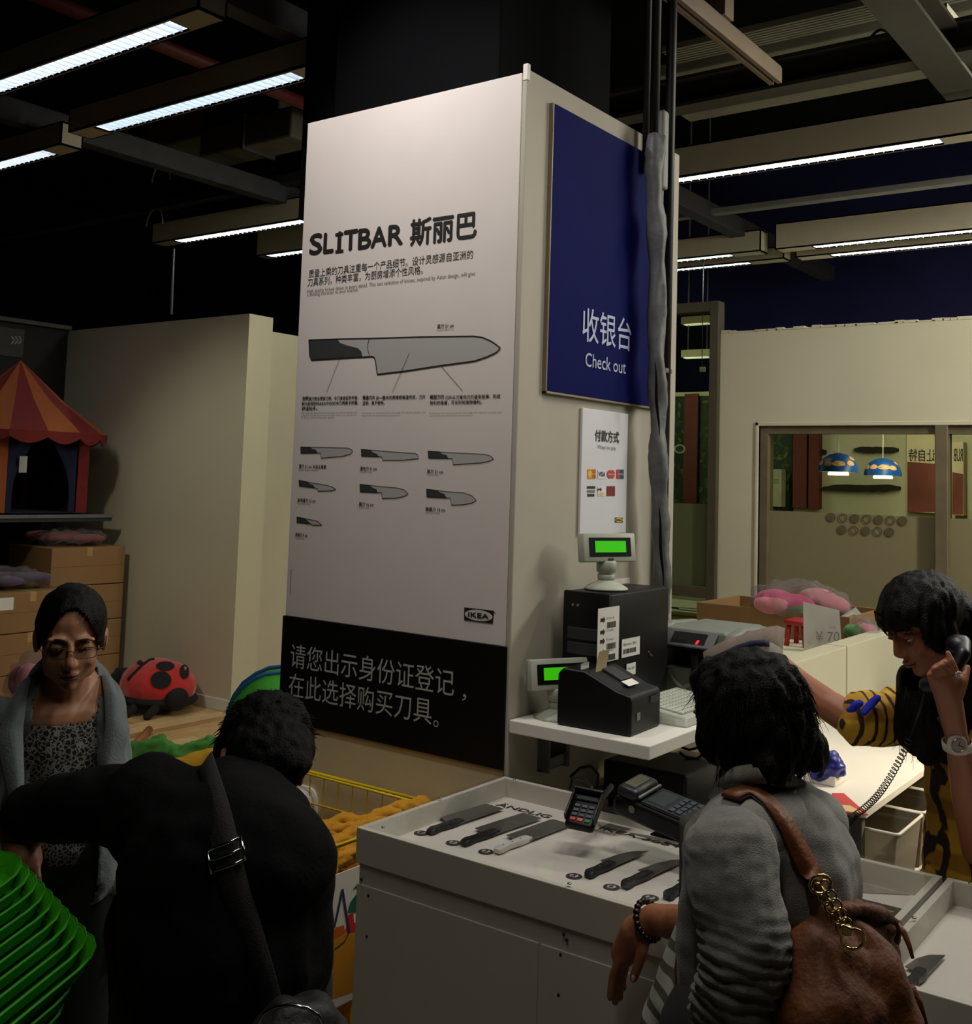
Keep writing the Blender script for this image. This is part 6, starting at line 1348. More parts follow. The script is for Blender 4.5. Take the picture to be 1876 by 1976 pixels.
# ------------------------------------------------------------ man in black, bending over (foreground left)
SK2 = skinm('skin_tan', (150, 96, 68)); par_skin[0] = SK2
hc = PD(506, 1474, 2.14)
s = empty('person', (1.5, 1.62, 0), 'man in a black jacket bending forward, dark strap across his back', 'person')
f2 = (-RTH*.36+FWH*.58-UZ*.72)
H2 = Head(hc, f2, UZ*.7-RTH*.1+FWH*.7, 1.0)
nk = PD(430, 1560, 2.06); c1 = PD(430, 1680, 1.98); c2 = PD(440, 1830, 1.94); hp = PD(430, 1985, 1.98)
sl = PD(285, 1560, 2.02); sr = PD(520, 1672, 1.92); el_ = PD(120, 1560, 2.12); wr = PD(35, 1615, 2.16); hd = PD(45, 1660, 2.12)
er = PD(568, 1850, 1.94); wr2 = PD(560, 2040, 2.12)
FD[0] = V((f2.x, f2.y, 0)).normalized(); sd2 = FD[0].cross(UZ)*-1
hips = V((hp.x, hp.y, .90))
body = H2.prims()+[('c', H2.p(0, -.02, -.05), nk, .055, .062), ('c', sl, sr, .07, .08), ('c', nk, c1, .08, .13), ('c', c1, hips, .14, .14), ('p', [sl, el_, wr], [.055, .042, .033]), ('p', [sr, er, wr2], [.06, .045, .033]), ('c', wr, hd, .032, .036), ('c', wr2, wr2-V((0, 0, .07)), .03, .035)]
for k in range(4):
    a = hd.lerp(PD(70, 1655, 2.12), k/3); body.append(finger([a, a+V((0, 0, -.03))+RTH*.012-FWH*.02, a+V((0, 0, -.055))+RTH*.012-FWH*.005], .0092, .0075)); a = wr2-V((0, 0, .08))+RTH*(-.027+.018*k); body.append(finger([a, a-V((0, 0, .04)), a-V((0, 0, .07))+FWH*.02], .009, .007))
body.append(finger([wr+V((0, 0, -.01))-FWH*.02, hd-FWH*.045, hd-FWH*.05-V((0, 0, .035))], .011, .009)); body.append(finger([wr2-RTH*.02, wr2-RTH*.045-V((0, 0, .04)), wr2-RTH*.04-V((0, 0, .075))], .011, .008))
hl, hr_ = hips+sd2*.09, hips-sd2*.09; fl2, fr2 = V((hl.x, hl.y, 0))+sd2*.05, V((hr_.x, hr_.y, 0))-sd2*.05
body += legs(hl, hr_, fl2, fr2, .095, .055, .045)
fuse('body', body, SK2, s, .0052, 4, H2.disp()); H2.face(s, .3, lip=(120, 70, 56))
BK = mat('jacket_black', (8, 8, 10), .9, var=.15, bump=.15, bs=120, spec=.15)
jk = [('c', sl, sr, .095, .115), ('c', nk-V((0, 0, .02)), c1, .085, .16), ('e', c1+V((0, 0, .02)), (.185, .17, .17)), ('e', PD(540, 1710, 1.97), (.09, .10, .15)), ('c', c1, c2, .175, .185), ('c', c2, hips-V((0, 0, .12)), .178, .17), ('c', PD(330, 1790, 2.0), PD(350, 1980, 2.0), .11, .12),
      ('p', [PD(300, 1560, 2.04), PD(190, 1545, 2.08), el_, PD(60, 1572, 2.14)], [.085, .072, .062, .052]), ('p', [sr, PD(560, 1770, 1.94), er, PD(560, 1980, 2.03)], [.080, .075, .068, .058])]
o = fuse('jacket', jk, BK, s, .010, 5, lambda co, n: noise.noise(V((co.x*10, co.y*10, co.z*5)))*.018+noise.noise(co*24)*.005)
fuse('collar', [('p', [nk+sd2*.085*math.cos(t)+FD[0]*.06*math.sin(t)+V((0, 0, .04+.01*math.sin(t))) for t in [i*math.pi/5 for i in range(11)]], [.016]*11)], BK, s, .007, 2)
fuse('trousers', [('c', hl, hr_, .11, .11)]+[(p[0], p[1], [r_+.020 for r_ in p[2]]) for p in legs(hl, hr_, fl2, fr2, .095, .055, .045) if p[0] == 'p'], mat('trousers_dark', (20, 20, 22), .9), s, .014, 3, fold(.006, 12, 12, 6))
for p in (fl2, fr2): b0 = V((p.x, p.y, .05)); fuse('shoe', [('c', b0-FD[0]*.03, b0+FD[0]*.18, .055, .045)], M_HBLK, s, .01, 2)
HR2 = hairm('hair_black2', (6, 5, 5), .55)
hair = [H2.e((0, -.018, .044), (.092, .106, .090)), H2.e((0, -.06, -.01), (.084, .068, .082)), H2.e((0, .05, .08), (.06, .05, .035)), H2.e((.074, .03, .035), (.018, .03, .035)), H2.e((-.074, -.02, .03), (.022, .05, .045)), H2.e((-.02, -.085, -.045), (.055, .035, .035))]
fuse('hair', hair, HR2, s, .006, 3, lambda co, n: noise.noise(co*55)*.006+noise.noise(V((co.x*90, co.y*90, co.z*30)))*.003, hairline(H2, .06, 10, .03, (1, -1), -.035))
def gen2(rr, k):
    a, e_ = rr.uniform(0, 6.283), rr.uniform(-.1, 1.5); d0 = V((math.cos(a)*math.cos(e_)*.088, math.sin(a)*math.cos(e_)*.1-.02, math.sin(e_)*.088+.04))
    if d0.y > .05 and d0.z < .05: d0.y = -d0.y
    out = d0.normalized(); r0 = H2.p(*d0); tn = H2.M @ V((out.x*.6+rr.uniform(-.5, .5), out.y*.6+rr.uniform(-.2, .8), out.z*.5+rr.uniform(-.3, .3))); L = rr.uniform(.012, .032)
    return [r0+tn*(L*t)-UZ*(.02*t*t*L*20) for t in (0, .35, .7, 1)]
strands(s, 'loose_hair', HR2, None, gen2, 700, 3, .0016)
# shoulder strap with steel slider, and the bag at the bottom
bag = empty('shoulder_bag', tuple(PD(545, 1985, 1.66)), 'black bag with a wide webbing strap and steel slider on the man in black', 'bag')
SM = mat('strap_webbing', (34, 32, 34), .9, var=.1, bump=.4, bs=400)
def ribbon(pts, wd, nrm, th=.003, m=SM, name='strap', par=None, sides=None):
    mb = MB(); vs_ = []; N = len(pts)
    for i, p in enumerate(pts):
        t = (pts[min(i+1, N-1)]-pts[max(i-1, 0)]).normalized(); s_ = t.cross(nrm[i] if isinstance(nrm, list) else nrm).normalized()*wd/2; vs_ += [p-s_, p+s_]
    mb.add(vs_, [(2*i, 2*i+1, 2*i+3, 2*i+2) for i in range(N-1)]); o = mb.build(name, m, par, True); q = o.modifiers.new('t', 'SOLIDIFY'); q.thickness = th; q.offset = 0; return o
def surf_path(pix, objs, lift):
    """run a strap over clothing: nearest hit of the view line through each point, lifted off the cloth"""
    dg = bpy.context.evaluated_depsgraph_get(); res = []
    from mathutils.bvhtree import BVHTree
    trees = []
    for ob in objs:
        ev = ob.evaluated_get(dg); me = ev.to_mesh(); trees.append(BVHTree.FromPolygons([ob.matrix_world @ v.co for v in me.vertices], [tuple(p.vertices) for p in me.polygons])); ev.to_mesh_clear()
    for x, y in pix:
        d = ray(x, y).normalized(); best = None
        for t in trees:
            h = t.ray_cast(O, d)
            if h[0] is not None and (best is None or h[3] < best[3]): best = h
        if best: res.append((best[0]+best[1]*lift, best[1]))
    return res
bpy.context.view_layer.update()
jo = s.children; jak = [c for c in jo if c.name.startswith('jacket')][0]
pix = [(398, 1482), (402, 1500), (410, 1530), (420, 1570), (432, 1610), (443, 1650), (453, 1690), (462, 1730), (475, 1790), (490, 1850), (505, 1910), (520, 1970)]
SP = surf_path(pix, [jak], .012); P = [p for p, n in SP]
for _ in range(3): P = [P[0]]+[(P[i-1]+P[i]*2+P[i+1])/4 for i in range(1, len(P)-1)]+[P[-1]]
P.append(P[-1]-UZ*.06)
ribbon(P, .046, -FWH, par=bag)
c = P[5]; t = (P[6]-P[4]).normalized(); sx = t.cross(-FWH).normalized()
ST = mat('steel_bright', (190, 190, 195), .15, metal=1, var=0)
for dz in (-.018, 0, .018): MB().tube([c+t*dz-sx*.03-FWH*.006, c+t*dz+sx*.03-FWH*.006], .0028, 8).build('slider_bar', ST, bag, True)
for sg in (-1, 1): MB().tube([c+t*-.02+sx*.03*sg-FWH*.006, c+t*.02+sx*.03*sg-FWH*.006], .003, 8).build('slider_bar', ST, bag, True)
bc = PD(566, 2085, 1.76); fuse('bag_body', [('e', bc, (.12, .08, .13)), ('e', bc-UZ*.1, (.13, .085, .1))], mat('bag_black', (13, 12, 12), .6, bump=.4, bs=40), bag, .01, 2, lambda co, n: noise.noise(co*22)*.012)
bag.location = bc-UZ*.2
for o in bag.children: o.matrix_parent_inverse = Matrix.Translation(-V(bag.location))
MB().tube([bc+V((0, 0, .11))+RTH*.05*math.cos(t)+UZ*.03*math.sin(t)-FWH*.05 for t in [i*math.pi/6 for i in range(13)]], .003, 6).build('ring', ST, bag, True)

# stack of lime green trays held by the man
GT = mat('lime_plastic', (52, 156, 22), .45, var=.04); GT.node_tree.nodes['Principled BSDF'].inputs['Subsurface Weight'].default_value = .0
ords = ['first', 'second', 'third', 'fourth', 'fifth', 'sixth', 'seventh', 'eighth', 'ninth', 'tenth', 'eleventh', 'twelfth', 'thirteenth', 'fourteenth', 'fifteenth', 'sixteenth', 'seventeenth']
A0 = PD(62, 1668, 1.98); A1 = PD(207, 1822, 1.84)
d1 = (PD(-60, 1822, 1.78)-PD(90, 1718, 1.95)).normalized()          # down-left, towards the viewer
ax = (A1-A0); d2 = (PD(10, 1585, 2.2)-A0).normalized(); d2 = (d2-d1*d2.dot(d1)).normalized(); NT = 13
nrm_ = d1.cross(d2).normalized()
def tray(o, k):
    t_ = empty('tray', tuple(o), '%s lime green plastic tray of the tilted stack, counted from the hand down' % ords[k], 'tray', 'lime green trays in the tilted stack')
    if nrm_.dot(ax) < 0: n_ = -nrm_
    else: n_ = nrm_
    rc = .11; L1, L2 = .55, .30
    def outl(ins, lift_):
        pts = []
        for cx, cy, a0 in ((rc, rc, 180), (L1-rc, rc, 270), (L1-rc, L2-rc, 0), (rc, L2-rc, 90)):
            for j in range(6): q = R(a0+j*18); pts.append(o+d1*(cx+(rc-ins)*math.cos(q))+d2*(cy+(rc-ins)*math.sin(q))+n_*lift_)
        return pts
    R0, R1, R2, R3 = outl(-.006, -.0), outl(.0, .0), outl(.014, .026), outl(.022, .028); N = 24; mb = MB()
    mb.add(R0+R1+R2+R3, [(i+a*N, (i+1) % N+a*N, (i+1) % N+(a+1)*N, i+(a+1)*N) for a in range(3) for i in range(N)]+[tuple(range(3*N, 4*N))])
    ob = mb.build('tray_shell', GT, t_, True); q = ob.modifiers.new('t', 'SOLIDIFY'); q.thickness = .0016
    MB().tube(outl(-.004, 0), .0018, 5, closed=True).build('tray_lip', GT, t_, True)
for k in range(NT):
    o_ = A0-d1*.035+ax*(k/9) if k < 10 else A1+(PD(158, 1950, 1.80)-A1)*((k-9)/3)
    tray(o_, k)

# ------------------------------------------------------------ phone user behind the counter (right)
SK3 = skinm('skin_warm', (150, 92, 64)); par_skin[0] = SK3
hc = PD(1782, 1205, 2.92)
s = empty('person', (hc.x+.1, hc.y, 0), 'long haired woman in a yellow plaid shirt holding a handset to her ear', 'person')
f3 = (-RTH*.86-FWH*.28-UZ*.42); H3 = Head(hc, f3, UZ*.9-RTH*.36, 1.05)
nk = PD(1815, 1330, 2.98); ch = PD(1893, 1500, 3.06); hp = V((ch.x+.0, ch.y, .88)); fd = V((-RTH.x*.8-FWH.x*.5, -RTH.y*.8-FWH.y*.5, 0)).normalized(); sd = fd.cross(UZ)*-1; FD[0] = fd
shA = PD(1765, 1382, 3.08); elA = PD(1665, 1402, 3.06); wrA = PD(1545, 1315, 3.22); hdA = PD(1508, 1285, 3.27)
shB = PD(1895, 1400, 2.98); elB = PD(1888, 1640, 2.84); wrB = PD(1846, 1420, 2.74); plB = PD(1829, 1340, 2.72)
body = H3.prims()+[('c', H3.p(0, -.03, -.06), nk, .05, .055), ('c', shA, shB, .055, .055), ('e', ch, (.13, .13, .2)), ('c', ch, hp, .12, .13), ('p', [shA, elA, PD(1600, 1362, 3.12), wrA, hdA], [.052, .050, .044, .032, .032]), ('p', [shB, elB], [.05, .042]), ('p', [elB, PD(1868, 1540, 2.79), wrB, plB], [.042, .040, .028, .034]), ('c', plB, PD(1815, 1310, 2.71), .034, .030), ('c', plB, PD(1840, 1312, 2.72), .034, .026)]
PB3 = lambda x, y, d=2.70: PD(x, y, d)
body += [finger([PB3(1844, 1312), PB3(1845, 1297, 2.69), PB3(1837, 1277, 2.69), PB3(1829, 1260, 2.70)], .0105, .0075), finger([PB3(1826, 1305), PB3(1816, 1284, 2.68), PB3(1826, 1276, 2.72), PB3(1838, 1282, 2.75)], .0105, .008),
         finger([PB3(1814, 1308), PB3(1803, 1291, 2.68), PB3(1812, 1284, 2.72), PB3(1826, 1288, 2.75)], .010, .008), finger([PB3(1804, 1318), PB3(1794, 1303, 2.68), PB3(1802, 1296, 2.71), PB3(1814, 1300, 2.74)], .0095, .0075), finger([PB3(1850, 1345), PB3(1861, 1315, 2.71), PB3(1867, 1288, 2.73)], .012, .009)]
for k in range(4): a = hdA+UZ*(.02-.015*k); body.append(finger([a, a-RTH*.035+UZ*.01, a-RTH*.06+FWH*.01], .0088, .007))
body.append(finger([wrA+UZ*.01-FWH*.02, hdA+UZ*.02-FWH*.03, hdA-RTH*.03+UZ*.015-FWH*.025], .010, .008))
body += legs(hp+sd*.08, hp-sd*.08, V((hp.x, hp.y, 0))+sd*.09, V((hp.x, hp.y, 0))-sd*.09)
fuse('body', body, SK3, s, .0048, 4, H3.disp()); H3.face(s, .5, lip=(120, 60, 48))
HR3 = hairm('hair_long_black', (7, 5, 5), .34)
hair = [H3.e((0, -.012, .036), (.094, .118, .098)), H3.e((0, .02, .045), (.085, .088, .07)), H3.e((.070, .015, .0), (.022, .055, .07)), H3.e((-.072, -.01, .0), (.022, .05, .07)), ('c', PD(1825, 1200, 3.0), PD(1845, 1420, 3.02), .10, .085), ('c', PD(1795, 1320, 2.92), PD(1772, 1420, 2.90), .055, .052), ('c', PD(1765, 1310, 2.98), PD(1757, 1410, 2.96), .045, .042), ('c', PD(1757, 1400, 2.96), PD(1738, 1425, 2.95), .035, .012), ('c', PD(1790, 1400, 2.9), PD(1790, 1455, 2.9), .055, .03), ('c', PD(1860, 1240, 2.98), PD(1875, 1400, 3.0), .07, .07), ('c', PD(1812, 1290, 2.96), PD(1820, 1430, 2.95), .06, .05)]
fuse('hair', hair, HR3, s, .006, 3, lambda co, n: noise.noise(V((co.x*60, co.y*60, co.z*7)))*.006, lambda co, f_=hairline(H3, .032, 1.5, .035, ()): f_(co) and abs((H3.M.transposed() @ (co-H3.c)).x) < .075 and (H3.M.transposed() @ (co-H3.c)).z > -.14)
fr_ = [[H3.p(x, .098-.35*abs(x)-.0, .075), H3.p(x*1.05, .108-.4*abs(x), .05), H3.p(x*1.1, .107-.5*abs(x), .024+rnd.uniform(-.008, .006))] for x in [(-.05+.1*i/60) for i in range(61)]]
strands(s, 'fringe', HR3, None, lambda rr, k: fr_[k], 61, 1, .0026)
def gen3(rr, k):
    x, y = rr.uniform(1730, 1850), rr.uniform(1330, 1400); d = 2.90+rr.uniform(-.03, .05); return [PD(x, y, d), PD(x-3, y+35, d-.01), PD(x-6+rr.uniform(-6, 4), y+60+rr.uniform(0, 30), d)]
strands(s, 'loose_hair', HR3, None, gen3, 160, 5, .0015)
# plaid shirt
PLD = stripes('plaid_yellow', (196, 150, 34), (44, 28, 22), 10, rot=(0, 0, R(36)), rough=.85, dist=.5, kind='BANDS', ramp=(.74, .86), direction='X')
nt = PLD.node_tree; b = nt.nodes['Principled BSDF']; src = b.inputs['Base Color'].links[0].from_socket; tc = nt.nodes.new('ShaderNodeTexCoord'); w2 = nt.nodes.new('ShaderNodeTexWave'); w2.bands_direction = 'Z'; w2.inputs['Scale'].default_value = 2.4; w2.inputs['Distortion'].default_value = 1.5
r2 = nt.nodes.new('ShaderNodeValToRGB'); r2.color_ramp.elements[0].position = .6; r2.color_ramp.elements[0].color = (1, 1, 1, 1); r2.color_ramp.elements[1].position = .8; r2.color_ramp.elements[1].color = (.6, .5, .5, 1)
mm = nt.nodes.new('ShaderNodeMixRGB'); mm.blend_type = 'MULTIPLY'; mm.inputs[0].default_value = 1; nt.links.new(tc.outputs['Object'], w2.inputs[0]); nt.links.new(w2.outputs['Fac'], r2.inputs[0]); nt.links.new(src, mm.inputs[1]); nt.links.new(r2.outputs[0], mm.inputs[2]); nt.links.new(mm.outputs[0], b.inputs['Base Color'])
fuse('shirt', [('c', shA+RTH*.0, shB, .07, .07), ('e', ch, (.15, .15, .21)), ('c', ch, hp-UZ*.10, .135, .160), ('p', [shA, PD(1710, 1385, 3.07), PD(1668, 1388, 3.06)], [.080, .076, .076]), ('c', PD(1712, 1402, 3.05), PD(1700, 1420, 3.04), .045, .018), ('p', [shB, PD(1895, 1500, 2.93)], [.072, .066])], PLD, s, .009, 3, lambda co, n: noise.noise(V((co.x*22, co.y*22, co.z*14)))*.014+noise.noise(co*60)*.003)
cb = mat('cuff_blue', (30, 40, 190), .8)
pts = [PD(1648, 1362, 3.0), PD(1672, 1355, 3.0), PD(1682, 1348, 3.0), PD(1700, 1338, 3.01)]
for a, b_ in ((PD(1640, 1362, 3.0), PD(1658, 1352, 2.99)), (PD(1667, 1366, 2.98), PD(1692, 1342, 2.99))): fuse('cuff_stripe', [('c', a+V((0,0,-.010)), b_+V((0,0,-.008)), .010, .011)], cb, s, .003, 1, lambda co, n: noise.noise(co*60)*.004)
fuse('skirt', [('c', hp-UZ*.19, hp-UZ*.42, .172, .185)], mat('skirt_navy', (18, 20, 40), .9), s, .014, 2, fold(.01, 20, 20, 4))
for sgn in (-1, 1): b0 = V((hp.x, hp.y, .045))+sd*(.09*sgn); fuse('shoe', [('c', b0-fd*.03, b0+fd*.15, .048, .038)], M_HBLK, s, .01, 2)
# watch and ring
w_ = empty('wrist_watch', tuple(PD(1845, 1437, 2.71)), 'white wrist watch with a big round dial on the raised arm', 'watch')
axw = (PD(1850, 1470, 2.75)-wrB).normalized(); cw_ = PD(1848, 1437, 2.745); e1 = axw.orthogonal().normalized(); e2 = axw.cross(e1)
mb = MB(); vs_ = []
for i in range(28): q = 2*math.pi*i/28; dr_ = e1*math.cos(q)+e2*math.sin(q); vs_ += [cw_+dr_*.0345-axw*.011, cw_+dr_*.037-axw*.009, cw_+dr_*.037+axw*.009, cw_+dr_*.0345+axw*.011]
mb.add(vs_, [(4*i+j, 4*i+j+1, 4*((i+1) % 28)+j+1, 4*((i+1) % 28)+j) for i in range(28) for j in range(3)]); mb.build('strap', mat('watch_white', (200, 190, 178), .4), w_, True)
fc = cw_-fw*.036; fc = cw_+(O-cw_).normalized()*.037; M = frame(fc, rt, up)
MB().lathe([(.0235, -.008), (.0245, 0), (.0235, .004), (.019, .005)], M, 32).build('case', mat('watch_white', (200, 190, 178)), w_, True); MB().lathe([(.0185, .005), (.0185, .0056)], M, 28).build('dial', mat('watch_dial', (150, 138, 128), .3), w_)
for a, L in ((R(60), .010), (R(-20), .014)): MB().tube([M @ V((0, 0, .0062)), M @ V((L*math.cos(a), L*math.sin(a), .0062))], .0007, 5).build('hand', M_INK, w_)
MB().tube([M @ V((.0165*math.cos(t), .0165*math.sin(t), .006)) for t in [i*math.pi/8 for i in range(16)]], .0006, 4, closed=True).build('minute_ring', M_SCR, w_)
rg = PB3(1846, 1300, 2.688); ra_ = (PB3(1829, 1260)-PB3(1846, 1300)).normalized(); q1 = ra_.orthogonal().normalized(); q2 = ra_.cross(q1)
r_ = empty('finger_ring', tuple(rg), 'jewelled ring on the finger holding the handset', 'ring'); MB().tube([rg+(q1*math.cos(t)+q2*math.sin(t))*.0112 for t in [i*math.pi/8 for i in range(16)]], .0014, 6, closed=True).build('band', ST, r_, True)
for k in range(7): d_ = V((math.cos(k), 0, math.sin(k))); MB().ell(rg-FWH*.012+(rt*math.cos(k*.9)+up*math.sin(k*.9))*(.006 if k else 0), (.003,)*3, None, 8, 5).build('stone', mat('stone_pale', (200, 196, 190), .1, metal=.4, var=0), r_, True)
# handset and coil cord
t_ = empty('telephone_handset', tuple(PD(1845, 1270, 2.78)), 'dark telephone handset pressed to the ear of the long haired woman', 'telephone')
HS = mat('handset_navy', (18, 18, 24), .4)
fuse('handset_body', [('p', [PD(1856, 1242, 2.80), PD(1858, 1262, 2.755), PD(1838, 1300, 2.745), PD(1808, 1322, 2.77), PD(1790, 1322, 2.80)], [.024, .019, .015, .018, .022]), ('e', PD(1848, 1248, 2.80), (.032, .032, .032))], HS, t_, .005, 3)
A, B = PD(1757, 1425, 2.86), PD(1652, 1572, 2.98); n = 620; ax_ = (B-A); e1 = ax_.normalized().orthogonal().normalized(); e2 = ax_.normalized().cross(e1); pts = []
for i in range(n+1):
    t = i/n; p = A.lerp(B, t)+UZ*(-.03*math.sin(math.pi*t)); th = 2*math.pi*30*t; r__ = .0082; pts.append(p+(e1*math.cos(th)+e2*math.sin(th))*r__)
MB().tube(pts, .0015, 5).build('coil_cord', mat('cord_brown', (52, 40, 30), .5), t_, True)
MB().tube([PD(1790, 1322, 2.80), PD(1775, 1370, 2.80), A], .003, 6).build('cord_end', M_HBLK, t_, True); MB().tube([B, PD(1635, 1592, 3.0), PD(1612, 1640, 3.05)], .009, 8).build('cord_end', M_HBLK, t_, True)
b = PD(1618, 1625, 3.08); ph = empty('desk_telephone', (b.x, b.y, .62), 'dark telephone base partly hidden behind the grey cardigan where the coil cord ends', 'telephone')
MB().bbox((b.x-.02, b.y-.08, .60), (b.x+.16, b.y+.1, .67), .015).build('base', mat('phone_base', (60, 52, 44), .5), ph); MB().tube([(b.x+.0, b.y-.03, .67), (b.x+.06, b.y-.03, .72), (b.x+.12, b.y-.03, .67)], .012, 8).build('cradle', M_HBLK, ph, True)
tag(MB().bbox((b.x-.05, b.y-.12, 0), (b.x+.2, b.y+.14, .598), .01).build('pedestal', M_STEEL, None), 'grey pedestal under the telephone behind the counter', 'pedestal')

# ------------------------------------------------------------ woman in the grey cardigan (foreground right)
SK4 = skinm('skin_brown', (158, 100, 70)); par_skin[0] = SK4
hc = PD(1440, 1388, 2.13)
s = empty('person', (hc.x, hc.y, 0), 'woman with short black hair seen from behind in a grey cardigan and striped shirt', 'person')
f4 = (-RTH*.66+FWH*.72-UZ*.18); H4 = Head(hc, f4, UZ+RTH*.0-FWH*.02, 1.02)
nk = PD(1452, 1545, 2.08); ch = PD(1478, 1700, 2.06); fd = V((f4.x, f4.y, 0)).normalized(); sd = fd.cross(UZ)*-1; FD[0] = fd
hp = V((ch.x-.03, ch.y+.02, .86))
shN = PD(1408, 1655, 1.93); shF = PD(1545, 1610, 2.2)
elN = PD(1435, 1860, 1.86); wrN = PD(1372, 2030, 1.93); elF = PD(1385, 1795, 2.14); WX = 2.205
wrF = PX(1262, 1772, WX-.01); kn = PX(1203, 1840, WX+.0)
if 'skip' == 0: pass
# the far arm: shoulder, elbow low in front of the body, forearm lying over the counter edge, hand hanging
shF = PD(1420, 1610, 2.20)
body = H4.prims()+[('c', H4.p(0, -.02, -.06), nk, .055, .06), ('c', shN, PD(1560, 1600, 2.16), .055, .05), ('e', ch, (.13, .13, .2)), ('c', ch, hp, .12, .13), ('p', [shN, elN, wrN], [.052, .044, .03]), ('c', wrN, wrN-UZ*.07, .03, .034),
    ('p', [shF, elF, PX(1310, 1782, WX-.02), wrF], [.05, .042, .038, .030]), ('p', [wrF, PX(1228, 1800, WX-.005), kn], [.030, .036, .028]), ('c', PX(1240, 1790, WX+.015), PX(1208, 1845, WX+.02), .024, .022)]
for k in range(4):
    a = wrN-UZ*.08+fd*(-.027+.018*k); body.append(finger([a, a-UZ*.045, a-UZ*.08+sd*.01], .009, .007))
body.append(finger([wrN+fd*.02, wrN+fd*.045-UZ*.04, wrN+fd*.048-UZ*.075], .010, .008))
FX = [((1198, 1846), (1184, 1882), (1180, 1905), (1178, 1925), -.020), ((1200, 1848), (1190, 1888), (1186, 1912), (1187, 1934), .0), ((1204, 1850), (1198, 1886), (1194, 1908), (1197, 1926), .018), ((1208, 1848), (1204, 1876), (1201, 1892), (1203, 1906), .036)]
for a, b_, c_2, d_, dx in FX: body.append(finger([PX(*a, WX+dx), PX(*b_, WX+dx), PX(*c_2, WX+dx), PX(*d_, WX+dx)], .0112, .0082))
body.append(finger([PX(1245, 1800, WX-.022), PX(1240, 1835, WX-.034), PX(1231, 1865, WX-.036), PX(1223, 1888, WX-.034)], .0145, .0098))
hl, hr_ = hp+sd*.085, hp-sd*.085; f_l, f_r = V((hl.x, hl.y, 0)), V((hr_.x, hr_.y, 0))
body += legs(hl, hr_, f_l, f_r)
def veins(co, n): return noise.noise(co*90)*.0006
fuse('body', body, SK4, s, .0045, 4, H4.disp(veins)); H4.face(s, .3)
q = PX(1222, 1889, WX-.045); MB().ell(q, (.006, .004, .0085)).build('thumb_nail', mat('nail', (196, 140, 120), .3, var=0), s, True)
HR4 = hairm('hair_brown_black', (11, 7, 5), .5)
hair = [H4.e((0, -.018, .030), (.106, .110, .104)), H4.e((0, -.058, -.02), (.102, .074, .088)), H4.e((0, .045, .07), (.07, .055, .05)), H4.e((.086, -.0, -.015), (.026, .055, .065)), H4.e((-.088, -.0, -.03), (.028, .06, .08)), H4.e((-.06, -.08, -.07), (.055, .04, .05)), H4.e((.05, -.075, -.07), (.05, .04, .045))]
fuse('hair', hair, HR4, s, .006, 3, lambda co, n: noise.noise(V((co.x*45, co.y*45, co.z*16)))*.010+noise.noise(V((co.x*120, co.y*120, co.z*30)))*.003, lambda co, f_=hairline(H4, .05, 4, .055, ()): f_(co) or (H4.M.transposed() @ (co-H4.c)).z < -.112+.02*noise.noise(co*40))
def gen4(rr, k):
    a = rr.uniform(0, 6.283); e_ = rr.uniform(-.9, 1.3); d0 = V((math.cos(a)*math.cos(e_)*.104, math.sin(a)*math.cos(e_)*.11-.02, math.sin(e_)*.105+.02))
    if d0.y > .02 and d0.z < .06: d0.y = -.8*d0.y
    r0 = H4.p(*d0); o_ = H4.M @ d0.normalized(); L = rr.uniform(.03, .06); side_ = V((rr.uniform(-1, 1), rr.uniform(-1, 1), 0))*.25
    return [r0+(o_*(.25+.25*rr.random())+side_)*(L*t)-UZ*(L*(.7*t+.2*t*t)) for t in (0, .3, .65, 1)]
strands(s, 'loose_hair', HR4, None, gen4, 1500, 7, .0014)
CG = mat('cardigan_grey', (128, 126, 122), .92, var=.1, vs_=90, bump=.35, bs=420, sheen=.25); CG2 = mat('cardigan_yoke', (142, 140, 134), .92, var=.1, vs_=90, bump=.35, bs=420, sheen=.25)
# back and side of the cardigan
bd = [('c', PD(1560, 1600, 2.14), shN, .075, .078), ('c', nk, nk-UZ*.08, .075, .10), ('e', PD(1500, 1690, 2.06), (.155, .155, .17)), ('c', PD(1500, 1700, 2.06), PD(1495, 1960, 2.06), .150, .150), ('c', PD(1552, 1660, 2.12), PD(1550, 1960, 2.12), .066, .07), ('c', PD(1395, 1640, 2.0), PD(1385, 1960, 2.04), .075, .085), ('c', PD(1355, 1620, 2.05), PD(1350, 1830, 2.08), .035, .05)]
fuse('cardigan_body', bd, CG, s, .008, 5, lambda co, n: noise.noise(V((co.x*14, co.y*14, co.z*5)))*.014+noise.noise(co*30)*.003)
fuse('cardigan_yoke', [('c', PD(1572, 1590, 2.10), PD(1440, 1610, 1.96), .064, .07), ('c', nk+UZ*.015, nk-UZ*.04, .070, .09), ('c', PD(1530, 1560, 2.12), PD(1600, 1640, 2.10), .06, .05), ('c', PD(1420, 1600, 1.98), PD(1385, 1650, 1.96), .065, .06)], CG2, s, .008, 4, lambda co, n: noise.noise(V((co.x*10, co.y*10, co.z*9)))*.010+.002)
fuse('collar', [('p', [PD(x, y, d) for x, y, d in ((1385, 1540, 2.14), (1395, 1515, 2.08), (1425, 1498, 2.02), (1465, 1492, 2.0), (1510, 1500, 2.03), (1548, 1520, 2.1))], [.014, .017, .019, .019, .017, .014])], CG2, s, .006, 3)
